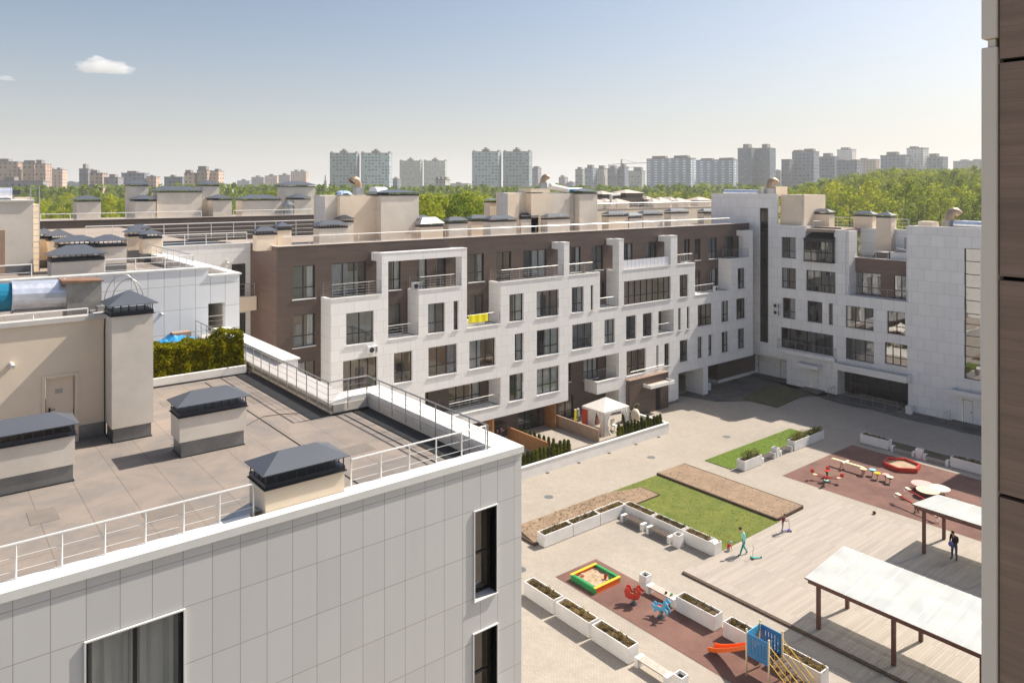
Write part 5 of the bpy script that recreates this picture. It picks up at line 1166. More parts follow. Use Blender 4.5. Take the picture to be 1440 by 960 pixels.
MB().lathe([(.3, 0), (.3, .03), (.07, .05), (.07, .75), (.12, .8)], (cc[0], cc[1], .012), 14).build('pillar', 'hood_dark', t)
MB().lathe([(.02, 0), (.22, .02), (.22, .05), (.02, .06)], (cc[0], cc[1], .8), 16).build('hand_wheel', 'red', t)
for i in range(4):
    a = R(90*i+25); c_, s_ = math.cos(a), math.sin(a); p = Vector((cc[0]+.85*c_, cc[1]+.85*s_, .0))
    MB().tube((cc[0], cc[1], .3), (p.x, p.y, .36), .035, 7).tube((cc[0], cc[1], .35), (p.x+.25*c_, p.y+.25*s_, .62), .02, 6).build('arm', 'red', t)
    MB().lathe([(.02, 0), (.17, .01), (.17, .05), (.02, .06)], (p.x, p.y, .38), 12).build('seat', ['green_toy', 'cream', 'teal_light', 'cream'][i], t)
    mb = MB(); mb.box(p.x+.2*c_-.1, p.x+.2*c_+.1, p.y+.2*s_-.1, p.y+.2*s_+.1, .55, .8); mb.build('backrest', 'red', t)
bc = onz(1192, 660)
t = thing('balance_board', (bc[0], bc[1], .012), 'long orange edged balancing plank on a cross frame, left of the coloured stools', 'play equipment', rz=0)
MB().box(bc[0]-.14, bc[0]+.14, bc[1]-1.3, bc[1]+1.3, .52, .57).build('plank', 'cream', t); MB().box(bc[0]-.45, bc[0]+.45, bc[1]+.05, bc[1]+.25, .575, .61).build('cross_plank', 'cream2', t)
mb = MB()
for y in (-1.25, .5): mb.tube((bc[0]-.25, bc[1]+y, .012), (bc[0], bc[1]+y, .52), .03, 6); mb.tube((bc[0]+.25, bc[1]+y, .012), (bc[0], bc[1]+y, .52), .03, 6)
mb.build('frame', 'timber_orange', t)
for (x, y), m, l in (((1214.2, 668), 'orange', 'orange mushroom stool, first in the row beside the long plank'), ((1226.9, 669), 'blue_seat', 'blue mushroom stool behind the yellow one'), ((1233.6, 673.8), 'yellow', 'yellow mushroom stool in the middle of the row'),
                     ((1245.6, 676), 'red', 'pinkish red mushroom stool behind the dark one'), ((1251.4, 679.5), 'hood_dark', 'dark mushroom stool with a pale top at the end of the row')):
    p = onz(x, y); t = thing('mushroom_stool', (p[0], p[1], .012), l, 'stool', 'coloured mushroom stools')
    MB().lathe([(.035, 0), (.035, .3)], (p[0], p[1], .012), 8).build('stem', 'steel', t); MB().lathe([(.05, 0), (.26, .17), (.27, .2)], (p[0], p[1], .30), 16).build('seat', m, t, smooth=False)
    MB().lathe([(.265, 0), (.25, .02), (.02, .03)], (p[0], p[1], .502), 16).build('seat_top', {'hood_dark': 'cream2', 'red': 'pink', 'orange': 'cream', 'blue_seat': 'cap_blue', 'yellow': 'yellow'}[m], t)
for (x, y), m, l, r_ in (((1297, 679.5), 'pink', 'pink round play table behind the others', .75), ((1305, 688.5), 'cream', 'tan round play table at the front, above the seesaw', .78), ((1320, 685.6), 'cream2', 'cream round play table on the right', .76)):
    p = onz(x, y, .5); t = thing('round_table', (p[0], p[1], .012), l, 'table', 'round play tables')
    MB().lathe([(r_, 0), (r_, .04), (.03, .05)], (p[0], p[1], .46), 28).build('top', m, t)
    for k in range(3): a = 2.1*k+.4; MB().tube((p[0]+.42*math.cos(a), p[1]+.42*math.sin(a), .012), (p[0]+.35*math.cos(a), p[1]+.35*math.sin(a), .46), .03, 6).build('leg', 'red', t)
def seesaw(pa, pb, label):
    A_, B_ = Vector((*pa, .62)), Vector((*pb, .34)); m_ = (A_+B_)/2; e = (B_-A_).normalized(); t = thing('seesaw', (m_.x, m_.y, .012), label, 'seesaw', 'red seesaws')
    MB().tube(A_, B_, .055, 8).build('beam', 'red', t)
    MB().tube((m_.x-.25, m_.y, .012), (m_.x, m_.y, .46), .035, 6).tube((m_.x+.25, m_.y, .012), (m_.x, m_.y, .46), .035, 6).tube((m_.x, m_.y-.2, .012), (m_.x, m_.y, .46), .03, 6).build('stand', 'hood_dark', t)
    for P_, s in ((A_, 1), (B_, -1)):
        c_ = P_+e*.25*s; b_ = MB(); lo = [c_-e*.2, c_+e*.2]; pe = Vector((-e.y, e.x, 0))*.13
        b_.hexa([tuple(c_-e*.2-pe+Vector((0, 0, .06))), tuple(c_+e*.2-pe+Vector((0, 0, .06))), tuple(c_+e*.2+pe+Vector((0, 0, .06))), tuple(c_-e*.2+pe+Vector((0, 0, .06)))], [tuple(c_-e*.2-pe+Vector((0, 0, .1))), tuple(c_+e*.2-pe+Vector((0, 0, .1))), tuple(c_+e*.2+pe+Vector((0, 0, .1))), tuple(c_-e*.2+pe+Vector((0, 0, .1)))]); b_.build('seat', 'cream2', t)
        h = P_+e*.62*s; MB().path([tuple(h), tuple(h+Vector((0, 0, .25))), tuple(h+Vector((0, 0, .25))+pe)], .015, 6).tube(h+Vector((0, 0, .25)), h+Vector((0, 0, .25))-pe, .015, 6).build('handle', 'red', t)
        mb = MB(); c0 = P_+Vector((0, 0, -.12)); mb.path([tuple(c0+e*.13*math.cos(a)+Vector((0, 0, .13*math.sin(a)))) for a in [i*math.pi/6 for i in range(13)]], .03, 6); mb.build('tyre', 'cloth_white', t)
seesaw(onz(1259.4, 693.8, .62), onz(1319, 727.7, .34), 'front red seesaw reaching under the far shelter roof'); seesaw(onz(1273, 686, .62), onz(1329, 718, .34), 'rear red seesaw parallel to the front one')
o = MB().ball((0, 0, .11), .13, .12, .11, 10, 6).build('ball', 'timber_dark'); o.location = (*onz(1229.5, 722.5, .12), .12); tag(o, 'small dark ball lying alone on the deck edge', 'ball')

# ---------------------------------------------------------------- shelters
def shelter(xa, za, xb, zb, posts, y1, y0, label):
    t = thing('shelter', ((xa+xb)/2, y1, .12), label, 'shelter', 'shelters with translucent roofs'); nP = len(posts)
    k = (zb-za)/(xb-xa); Z = lambda x: za+k*(x-xa)
    mb = MB(); mb._add([(xa, y0, za), (xb, y0, zb), (xb, y1, zb), (xa, y1, za), (xa, y0, za+.016), (xb, y0, zb+.016), (xb, y1, zb+.016), (xa, y1, za+.016)], [(0, 1, 2, 3), (4, 7, 6, 5), (0, 4, 5, 1), (1, 5, 6, 2), (2, 6, 7, 3), (3, 7, 4, 0)]); mb.build('roof_sheet', 'polycarbonate', t)
    y = y1-1.06
    sm_ = MB()
    while y > y0:
        sm_.hexa([(xa, y-.02, za+.017), (xb, y-.02, zb+.017), (xb, y+.02, zb+.017), (xa, y+.02, za+.017)], [(xa, y-.02, za+.03), (xb, y-.02, zb+.03), (xb, y+.02, zb+.03), (xa, y+.02, za+.03)]); y -= 1.05
    sm_.pieces('roof_seam', 'white_paint', t)
    gt = MB(); gt.box(xa-.03, xa-.002, y0, y1, za-.03, za+.03); gt.build('edge_trim', 'pergola_red', t)
    mb = MB(); y = y1-.1
    while y > y0:
        mb.hexa([(xa+.02, y-.022, za-.07), (xb-.02, y-.022, zb-.07), (xb-.02, y+.022, zb-.07), (xa+.02, y+.022, za-.07)], [(xa+.02, y-.022, za-.004), (xb-.02, y-.022, zb-.004), (xb-.02, y+.022, zb-.004), (xa+.02, y+.022, za-.004)]); y -= .93
    mb.build('rafter', 'pergola_red', t)
    for px_ in posts: MB().box(px_-.06, px_+.06, y0+.1, y1-.12, Z(px_)-.25, Z(px_)-.1).build('beam', 'pergola_red', t)
    yy = y1-.67
    while yy > y0:
        for px_ in posts:
            MB().box(px_-.085, px_+.085, yy-.085, yy+.085, .121, Z(px_)-.25).build('post', 'pergola_red', t)
        yy -= 3.72
    return t
A1 = onz(1149, 886, .12); shelter(35.75, 2.48, 39.75, 2.92, (35.9, 38.85), 20.35, 3, 'near wooden shelter with a long pale translucent roof on the deck')
shelter(48.2, 2.95, 52.1, 2.55, (48.35, 51.3), 20.35, 3, 'far wooden shelter with a greenish translucent roof beside the standing man')

# ---------------------------------------------------------------- gardens behind the low wall
t = thing('garden_wall', (45, 44.3, 0), 'low white garden wall with a lighter cap along the courtyard', 'wall')
mb = MB().use('concrete_white').box(28, 54.2, 44.2, 44.4, 0, .92); mb.box(54.0, 54.2, 44.4, 49.4, 0, .92); mb.build('wall', None, t); mb = MB().box(28, 54.24, 44.16, 44.44, .922, .97); mb.box(53.96, 54.24, 44.44, 49.4, .922, .97); mb.build('cap', 'cap_white', t)
slab('garden_terrace', 28, 53.98, 44.42, 51.68, .62, 'paving', .6)
slab('garden_soil', 28, 53.95, 44.45, 45.3, .66, 'soil', .03)
def fence(x, y0, y1, h, m, label, w=.09):
    t = thing('garden_fence', (x, y0, .62), label, 'fence', 'wooden fences between the small gardens'); mb = MB(); n = int((y1-y0)/.32)
    for i in range(n): mb.box(x, x+w, y0+(y1-y0)*i/n+.008, y0+(y1-y0)*(i+1)/n-.008, .621, .62+h)
    mb.build('boards', m, t); MB().box(x-.03, x+w+.03, y0, y1, .62+h+.001, .62+h+.05).build('rail', m, t)
fence(40.3, 45.4, 50.6, 1.15, 'timber_orange', 'orange stained board fence next to the dark clutter')
fence(46.15, 45.3, 51.6, 1.0, 'timber_tan', 'pale tan board fence left of the white tent')
fence(38.2, 50.0, 51.6, 2.3, 'timber_orange', 'tall orange board screen at the left end of the gardens', .2)
fence(45.5, 50.2, 51.65, 2.2, 'timber_orange', 'tall reddish wall panel between two garden terraces', .15)
tproto = None
def thuja(x, y, s, label):
    global tproto
    if tproto is None:
        tproto = thing('thuja', (0, 0, 0), label, 'conifer', 'small thujas planted along the garden wall'); MB().tube((0, 0, 0), (0, 0, .9), .03, 6, .01).build('trunk', 'trunk', tproto)
        mb = MB()
        def f():
            z = rnd.random()**.8; r = (.21*(1-z)**.45+.03)*(1+.18*math.sin(z*23)); a = rnd.random()*6.283; return (r*math.cos(a), r*math.sin(a), .08+z*1.05), (math.cos(a)*.5, math.sin(a)*.5, .8)
        mb.lathe([(.06, .1), (.17, .25), (.18, .45), (.14, .75), (.05, 1.02)], n=9); cards(mb, 1300, f, .036, up=1); mb.build('foliage', 'leaf_thuja', tproto); tproto.location = (x, y, .64); tproto.scale = (s, s, s); return
    dup(tproto, (x, y, .64), label, rnd.random()*6, scale=(s*rnd.uniform(.9, 1.1),)*2+(s*rnd.uniform(.85, 1.2),))
L1 = 'small thuja in the left hedge row behind the garden wall'; L2 = 'small thuja in the right hedge row beside the white tent'; L3 = 'small thuja among pale stones beside the orange fence'
for i in range(13): thuja(36.9+i*.43, 44.8+rnd.uniform(-.05, .05), 1.05, L1)
for i in range(14): thuja(48.1+i*.43, 44.8+rnd.uniform(-.05, .05), .98, L2)
for i in range(8): thuja(41.35, 45.8+i*.6, .95, L3)
for i in range(5): thuja(51.8+i*.45, 47.6+.2*rnd.random(), 1.0, 'small thuja in the short row in front of the brown annex')
mb = MB()
for i in range(46): mb.ball((41.2+rnd.uniform(-.4, .5), 45.6+rnd.random()*5, .64), .06+.08*rnd.random(), .07, .06, 6, 4)
tag(mb.build('pebbles', 'cloth_white'), 'pale stones strewn beneath the thujas by the orange fence', 'stones', kind='stuff')
# tent
za = 2.75; cs = [(47.45, 45.95), (50.75, 45.95), (50.75, 48.7), (47.45, 48.7)]
t = thing('garden_tent', (49.1, 47.3, .62), 'white garden tent with a pyramid roof and open side curtains', 'tent')
cx_, cy_ = 49.1, 47.32; mb = MB(); ap = (cx_, cy_, 3.55)
lo = [(a, b, za) for a, b in cs]; mb._add(lo+[ap], [(0, 1, 4), (1, 2, 4), (2, 3, 4), (3, 0, 4)]); mb._add(lo+[(a, b, za-.22) for a, b in cs], [(i, (i+1) % 4, 4+(i+1) % 4, 4+i) for i in range(4)]); mb.build('roof', 'tent', t)
for a, b in cs: MB().tube((a, b, .621), (a, b, za-.01), .03, 6).build('pole', 'steel', t)
def curtain_sheet(p, q_, spread, m):
    mb = MB(); n = 12; v = []; P_, Q_ = Vector(p), Vector(q_)
    for i in range(n+1):
        for j in range(7):
            s = j/6; f = i/n; g = f*(1-.6*math.sin(s*math.pi)*spread); b = P_.lerp(Q_, g); nn = Vector((-(Q_-P_).y, (Q_-P_).x)).normalized()*.05*math.sin(f*20); v.append((b.x+nn.x, b.y+nn.y, za-.2-(za-.84)*s))
    mb._add(v, [(i*7+j, (i+1)*7+j, (i+1)*7+j+1, i*7+j+1) for i in range(n) for j in range(6)]); return mb.build('side_curtain', m, t)
curtain_sheet((47.45, 45.95), (48.5, 45.95), .8, 'tent'); curtain_sheet((50.75, 45.95), (49.6, 45.95), .8, 'tent'); curtain_sheet((47.45, 48.0), (47.45, 46.9), .3, 'tent'); curtain_sheet((47.45, 45.95), (47.45, 46.8), .9, 'tent'); curtain_sheet((50.75, 48.7), (47.45, 48.7), 0, 'room_brown')
o = MB().use('red').box(-.02, .02, -.35, .35, 0, 1.7).build('banner', None); o.location = (47.4, 48.3, .8); tag(o, 'red cloth hanging at the left side of the white tent', 'cloth')
for x, y, z, m, l, n_ in ((48.5, 46.8, .62, 'maroon', 'dark red garden chair inside the white tent', 'chair'), (49.5, 46.6, .62, 'cloth_white', 'white garden chair inside the white tent', 'chair')):
    t = thing('garden_chair', (x, y, z), l, 'chair'); MB().box(x-.25, x+.25, y-.25, y+.25, z+.42, z+.47).build('seat', m, t); MB().box(x-.25, x+.25, y+.22, y+.26, z+.47, z+.95).build('backrest', m, t)
    for a in (-.22, .22):
        for b in (-.22, .22): MB().box(x+a-.02, x+a+.02, y+b-.02, y+b+.02, z, z+.42).build('leg', m, t)
t = thing('hanging_chair', (52.4, 47.1, .62), 'pale egg shaped hanging chair on a curved stand right of the tent', 'chair')
mb = MB(); mb.ball((52.3, 46.6, 1.45), .42, .45, .62, 12, 8); mb.build('basket', 'render_beige', t, smooth=True); mb = MB(); mb.path([(52.7+.0*i, 47.0-.75+.75*math.cos(a)*1.0+.4, .7+1.75*math.sin(a)) for i, a in enumerate([math.pi*j/12 for j in range(8)])], .03, 6); mb.build('stand', 'steel', t)
# clutter on the left terrace and shirts on a rack
t = thing('firewood_rack', (38.9, 50.9, .62), 'dark cluttered garden rack under the white overhang', 'rack')
for z in (.7, 1.4, 2.1): MB().box(38.5, 40.2, 50.6, 51.5, z, z+.04).build('shelf', 'timber_dark', t)
mb = MB()
for i in range(60): x, y, z = rnd.uniform(38.6, 40.1), rnd.uniform(50.6, 51.2), rnd.choice((.75, 1.45)); s = rnd.uniform(.05, .14); mb.use(rnd.choice(['maroon', 'grey_cloth', 'rubber', 'timber_dark', 'soil', 'pink', 'cloth_white'])).box(x, x+s, y, y+s, z, z+s*2)
mb.build('contents', None, t)
p = onY(811, 585, 49.6); t = thing('clothes_stand', (p[0], 49.6, .62), 'clothes stand hung with a yellow and a pale grey garment', 'clothes stand')
MB().tube((p[0], 49.6, .62), (p[0], 49.6, 2.3), .03, 6).tube((p[0]-.3, 49.6, 2.2), (p[0]+.3, 49.6, 2.2), .02, 6).tube((p[0]-.3, 49.4, .64), (p[0]+.3, 49.8, .64), .02, 6).build('pole', 'steel', t)
MB().hexa([(p[0]-.35, 49.5, 1.2), (p[0]+.02, 49.5, 1.2), (p[0]+.02, 49.62, 1.2), (p[0]-.35, 49.62, 1.2)], [(p[0]-.28, 49.54, 2.15), (p[0]-.05, 49.54, 2.15), (p[0]-.05, 49.6, 2.15), (p[0]-.28, 49.6, 2.15)]).build('yellow_garment', 'towel_yellow', t)
MB().hexa([(p[0], 49.48, 1.5), (p[0]+.38, 49.48, 1.5), (p[0]+.38, 49.6, 1.5), (p[0], 49.6, 1.5)], [(p[0]+.05, 49.52, 2.2), (p[0]+.3, 49.52, 2.2), (p[0]+.3, 49.58, 2.2), (p[0]+.05, 49.58, 2.2)]).build('grey_garment', 'grey_cloth', t)
sb = onz(803, 622, .65); t = thing('toy_sandpit', (47.2, 50.2, .62), 'small green and tan play sandpit at the back of the tent terrace', 'sandpit')
MB().lathe([(.75, 0), (.8, .2), (.66, .22), (.6, .05), (.0, .05)], (46.95, 50.3, .622), 16).build('basin', 'green_toy', t); MB().lathe([(.6, 0), (.6, .08), (0, .1)], (46.95, 50.3, .70), 16).build('sand', 'timber_tan', t)
# ================================================================ PEOPLE
def person(loc, rz, label, J, E_, mats_, H=1.7, hair='hair', hairshape='short', cat='person', hatm=None):
    """one skinned figure; J joint -> (x forward, y left, z up, radius, material index)"""
    names = list(J); me = bpy.data.meshes.new('person'); me.from_pydata([J[k][:3] for k in names], [(names.index(a), names.index(b)) for a, b in E_], [])
    o = bpy.data.objects.new('tmp', me); COL.objects.link(o); sk = o.modifiers.new('s', 'SKIN'); sk.use_smooth_shade = True
    for i, k in enumerate(names):
        r = J[k][3]; r = r if isinstance(r, tuple) else (r, r); me.skin_vertices[0].data[i].radius = r; me.skin_vertices[0].data[i].use_root = (k == 'pelvis')
    sb_ = o.modifiers.new('d', 'SUBSURF'); sb_.levels = 2; sb_.render_levels = 2
    dg = bpy.context.evaluated_depsgraph_get(); m2 = bpy.data.meshes.new_from_object(o.evaluated_get(dg)); bpy.data.objects.remove(o)
    for m in list(m2.materials): pass
    m2.materials.clear()
    for m in mats_: m2.materials.append(MATS[m])
    segs = [(Vector(J[a][:3]), Vector(J[b][:3]), J[a][4], J[b][4]) for a, b in E_]
    for p in m2.polygons:
        c = p.center; best = 9; mi = 0
        for A_, B_, ma, mb_ in segs:
            d = B_-A_; f = max(0, min(1, (c-A_).dot(d)/max(1e-9, d.length_squared))); q_ = (c-(A_+d*f)).length
            if q_ < best: best = q_; mi = ma if f < .5 else mb_
        p.material_index = mi; p.use_smooth = True
    bm = bmesh.new(); bm.from_mesh(m2)
    def add(mb, mi):
        vs = [bm.verts.new(v) for v in mb.v]
        for f in mb.f:
            try: fc = bm.faces.new([vs[i] for i in f]); fc.material_index = mi; fc.smooth = True
            except ValueError: pass
    hd = Vector(J['head'][:3]); nk = Vector(J['neck'][:3]); up = (hd-nk).normalized(); fw = Vector((1, 0, 0)); fw = (fw-up*fw.dot(up)).normalized(); sd = up.cross(fw); k = H/1.7
    hm = MB(); T = Matrix.Translation(hd) @ Matrix((fw, sd, up)).transposed().to_4x4(); hm.T = T
    hm.ball((0, 0, 0), .098*k, .078*k, .118*k, 14, 10); hm.ball((.098*k, 0, -.012*k), .018*k, .012*k, .02*k, 6, 4)
    for s in (-1, 1): hm.ball((0, s*.08*k, -.005*k), .018*k, .01*k, .028*k, 6, 4)
    add(hm, 2)
    em = MB(); em.T = T
    for s in (-1, 1): em.ball((.086*k, s*.032*k, .012*k), .012*k, .012*k, .008*k, 6, 4)
    em.box(.088*k, .098*k, -.022*k, .022*k, -.055*k, -.048*k); add(em, 3)
    for s in ('L', 'R'):     # five bent fingers on each palm
        w_, el = Vector(J['wrist'+s][:3]), Vector(J['elbow'+s][:3]); d = (w_-el).normalized(); a = d.orthogonal().normalized(); hb = MB(); base = w_+d*.03*k
        hb.ball(tuple(base+d*.03*k), .034*k, .034*k, .034*k, 8, 5)
        for i in range(4):
            off = a*(.024-.016*i)*k; l = (.036, .042, .04, .032)[i]*k; p0 = base+d*.05*k+off; p1 = p0+d*l; p2 = p1+(d*.6-Vector((0, 0, .6))).normalized()*l*.8; hb.tube(p0, p1, .0085*k, 6); hb.tube(p1, p2, .0075*k, 6)
        p0 = base+a*.03*k; hb.tube(p0, p0+(a+d*.7).normalized()*.045*k, .0095*k, 6); add(hb, 2)
    bm.to_mesh(m2); bm.free(); m2.name = 'person'
    P = bpy.data.objects.new('person', m2); COL.objects.link(P); tag(P, label, cat)
    h = MB(); h.T = T
    if hatm: h.ball((-.004*k, 0, .035*k), .112*k, .095*k, .10*k, 14, 8); h.box(.06*k, .17*k, -.06*k, .06*k, .03*k, .042*k); ho = h.build('cap', hatm, smooth=True)
    else:
        h.ball((-.02*k, 0, .03*k), .10*k, .088*k, .108*k, 14, 8)
        if hairshape == 'bun': h.ball((-.115*k, 0, .02*k), .045*k, n=8)
        ho = h.build('hair', hair, smooth=True)
    ho.parent = P; P.location = loc; P.rotation_euler = (0, 0, rz); return P
BE = [('pelvis', 'spine'), ('spine', 'chest'), ('chest', 'neck'), ('neck', 'headb')]
for s in 'LR': BE += [('chest', 'shoulder'+s), ('shoulder'+s, 'elbow'+s), ('elbow'+s, 'wrist'+s), ('pelvis', 'hip'+s), ('hip'+s, 'knee'+s), ('knee'+s, 'ankle'+s), ('ankle'+s, 'toe'+s)]
# materials: 0 shirt 1 trousers 2 skin 3 dark/shoes
def pose(H, legs, arms, lean=0.0, bow=0.0, fat=1.0, slv=0):
    k = H/1.7; hipz = .9
    J = {'pelvis': (0, 0, hipz, (.135*fat, .11*fat), 1), 'spine': (lean*.5, 0, 1.1, (.125*fat, .10*fat), 0), 'chest': (lean, 0, 1.29, (.15*fat, .105*fat), 0), 'neck': (lean+.02+bow*.3, 0, 1.44, .05, 2), 'headb': (lean+.04+bow, 0, 1.52, .055, 2), 'head': (lean+.05+bow*1.3, 0, 1.60-abs(bow)*.25, 0, 2)}
    for s, sg in (('L', 1), ('R', -1)):
        a = arms[s]; J['shoulder'+s] = (lean, sg*.175*fat, 1.37, .062*fat, 0); J['elbow'+s] = (*a[0], .045*fat, slv); J['wrist'+s] = (*a[1], .03, 2 if slv == 2 else 0)
        l = legs[s]; J['hip'+s] = (0, sg*.095, .86, .09*fat, 1); J['knee'+s] = (*l[0], .062*fat, 1); J['ankle'+s] = (*l[1], .046, 1); J['toe'+s] = (*l[2], .038, 3)
    return {n: (v[0]*k, v[1]*k, v[2]*k, (v[3][0]*k, v[3][1]*k) if isinstance(v[3], tuple) else v[3]*k, v[4]) for n, v in J.items()}
def strip(J): return {n: v for n, v in J.items() if n != 'head'}
def mk(J, *a, **k):
    head = J['head']; JJ = dict(J); names = [n for n in J if n != 'head']
    return J
def person2(loc, rz, label, J, mats_, **k):
    Jb = {n: v for n, v in J.items() if n != 'head'}
    class D(dict): pass
    full = dict(J)
    return _person(loc, rz, label, Jb, full, mats_, **k)
def _person(loc, rz, label, Jb, full, mats_, **k):
    Jb = dict(Jb); hv = full['head']; Jb['head'] = (hv[0], hv[1], hv[2], .06*k.get('H', 1.7)/1.7, 2)
    return person(loc, rz, label, Jb, BE+[('headb', 'head')], mats_, **k)
wl = onz(1046, 779.5, .12)
person2((wl[0], wl[1], .12), R(141+10), 'person in a turquoise jacket and green trousers walking with bowed head', pose(1.7,
    {'L': ((.16, .09, .47), (.30, .10, .08), (.45, .1, .035)), 'R': ((-.04, -.09, .46), (-.28, -.10, .10), (-.16, -.1, .035))},
    {'L': ((.02, .24, 1.10), (.12, .2, .86)), 'R': ((-.08, -.24, 1.10), (-.02, -.25, .84))}, lean=.06, bow=.09, fat=.95), ['teal_light', 'trouser_teal', 'skin', 'black_cloth'], H=1.7, hairshape='bun')
ml = onz(1342, 786.5, .12)
person2((ml[0], ml[1], .12), R(170), 'person in a dark jacket and jeans standing by the shelter with a purple bundle', pose(1.76,
    {'L': ((.02, .12, .47), (-.02, .13, .08), (.13, .15, .035)), 'R': ((.03, -.11, .47), (.0, -.13, .08), (.15, -.16, .035))},
    {'L': ((.05, .225, 1.10), (.27, .10, 1.05)), 'R': ((.03, -.225, 1.10), (.27, -.10, 1.0))}, lean=.0, bow=.08, fat=1.1), ['black_cloth', 'denim', 'skin', 'black_cloth'], H=1.76)
bd = MB(); bd.ball((0, 0, 0), .17, .14, .15, 12, 8); o = bd.build('bundle', 'purple', smooth=True); o.location = (ml[0]-.36, ml[1]+.06, 1.16); tag(o, 'purple and white bundle held by the person in the dark jacket', 'bundle')
cl = onz(1100.5, 748.5, .12)
person2((cl[0], cl[1], .12), R(-42), 'child in a maroon top and grey trousers standing at a small blue scooter', pose(1.22,
    {'L': ((.05, .10, .47), (-.02, .10, .08), (.12, .1, .035)), 'R': ((-.04, -.11, .47), (-.14, -.12, .08), (0, -.13, .035))},
    {'L': ((.16, .24, 1.15), (.38, .16, 1.12)), 'R': ((.16, -.24, 1.15), (.38, -.16, 1.12))}, lean=.08, bow=.06, fat=1.05), ['maroon', 'grey_cloth', 'skin', 'black_cloth'], H=1.22, hairshape='bun')
tl = onz(1023, 774, .12)
JT = pose(.95, {'L': ((.26, .12, .34), (.05, .13, .08), (.2, .13, .04)), 'R': ((.24, -.12, .33), (.02, -.13, .08), (.18, -.13, .04))}, {'L': ((.36, .2, .5), (.42, .14, .2)), 'R': ((.36, -.2, .5), (.45, -.14, .2))}, lean=.16, bow=.1, fat=1.25)
k_ = .95/1.7
for n, v in list(JT.items()):
    if n in ('pelvis', 'hipL', 'hipR'): JT[n] = (v[0]-.02*k_, v[1], v[2]-.64*k_, v[3], v[4])
    elif n in ('spine',): JT[n] = (v[0]+.02*k_, v[1], v[2]-.64*k_, v[3], v[4])
    elif n in ('chest', 'neck', 'headb', 'head', 'shoulderL', 'shoulderR'): JT[n] = (v[0]+.08*k_, v[1], v[2]-.68*k_, v[3], v[4])
person2((tl[0], tl[1], .10), R(-20), 'toddler in a red top and light blue cap crouching at the lawn edge', JT, ['shirt_red', 'grey_cloth', 'skin', 'black_cloth'], H=1.1, hatm='cap_blue')
def scooter(loc, rz, m, label, lean=0):
    t = thing('kick_scooter', (0, 0, 0), label, 'scooter', 'small kick scooters'); MB().box(-.28, .22, -.055, .055, .06, .09).build('deck', m, t, bevel=.01)
    MB().tube((.24, 0, .08), (.18, 0, .74), .016, 8).tube((.18, -.16, .74), (.18, .16, .74), .014, 8).build('handlebar', 'steel', t)
    MB().box(.17, .3, -.11, .11, .07, .12).build('front_fork', m, t, bevel=.01)
    for x, y in ((.27, .12), (.27, -.12), (-.31, 0)): MB().tube((x, y-.02, .055), (x, y+.02, .055), .055, 14).build('wheel', 'rubber', t)
    t.location = loc; t.rotation_euler = (0, 0, rz); return t
s1 = onz(1063.5, 785, .12); scooter((s1[0], s1[1], .12), R(150), 'teal', 'turquoise kick scooter standing alone next to the walking person')
s2 = onz(1105.5, 747, .12); scooter((s2[0]+.0, s2[1], .12), R(-30), 'purple', 'blue purple kick scooter held by the child in maroon')

# ================================================================ DISTANT CITY
def rot2(px): 
    r = ray(px, HY); return math.atan2(r[1], r[0])-math.pi/2
far_facade('far_teal', (.33, .41, .42), (.05, .07, .08), 4.6, 4.2, (.26, .31, .33), .6, .5, .62)
far_facade('far_pale', (.40, .41, .36), (.12, .14, .14), 4.6, 4.2, (.34, .37, .34), .6, .45, .6)
far_facade('far_peach', (.50, .36, .28), (.10, .07, .07), 4.6, 4.0, (.62, .50, .40), .4, .5)
far_facade('far_mauve', (.27, .25, .29), (.09, .08, .10), 4.6, 4.0, (.36, .28, .28), .45, .5)
far_facade('far_grey', (.24, .275, .33), (.07, .08, .10), 4.6, 4.0, (.30, .34, .40), .6, .5)
far_facade('far_slab', (.28, .31, .37), (.55, .62, .62), 9.0, 3.0, (.30, .30, .33), .42, .45, 1.0)
far_facade('far_glass', (.13, .17, .22), (.30, .36, .42), 4.2, 3.3, (.11, .15, .20), .5, .3, .25)
far_facade('far_white', (.66, .64, .60), (.22, .18, .17), 3.5, 3.0, (.60, .58, .55), .45, .45)
def block(px0, px1, y1, D, m, label, roofb=((.3, .7, 4),), dep=18, da=-22, grp=None, band=None, fins=0, base=0, cat='building', name='tower_block'):
    pc = (px0+px1)/2; c = atD(pc, D); a = rot2(pc); w_ = (px1-px0)/FP*D*.97; z1 = EYE+(HY-y1)/FP*D
    da_ = R(da); fw = w_/(math.cos(da_)+abs(math.sin(da_))*dep/max(w_, 1)) if dep < w_ else w_*.8
    t = thing(name, (c[0], c[1], base), label, cat, grp, a+da_)
    h = z1-base; mb = MB(); mb.box(-fw/2, fw/2, 0, dep, -2, h); 
    me = mb.build('wall', m); me.parent = t
    r = MB()
    for f0, f1, hh in roofb: r.box(-fw/2+fw*f0, -fw/2+fw*f1, dep*.2, dep*.75, h+.01, h+hh)
    r.box(-fw/2-.3, fw/2+.3, -.3, dep+.3, h-.9, h+.005); ro = r.build('roof', band or 'far_roof'); ro.parent = t
    if fins:
        b = MB()
        for i in range(fins):
            u = -fw/2+fw*(i+.5)/fins; b.box(u-fw*.10/fins*2, u+fw*.10/fins*2, -1.2, -.01, 3, h-3)
        bo = b.build('balcony', 'far_white'); bo.parent = t
    return t
G1 = 'pairs of tall teal grey towers on the skyline'
cr = ((.0, .06, 2), (.35, .62, 3), (.44, .54, 5.5), (.94, 1, 2))
block(461.5, 503.5, 215, 1000, 'far_teal', 'left tower of the tall teal pair rising behind the tan elbow vent', cr, 22, -12, G1)
block(505, 550, 215, 1010, 'far_teal', 'right tower of the tall teal pair rising behind the tan elbow vent', cr, 22, -12, G1)
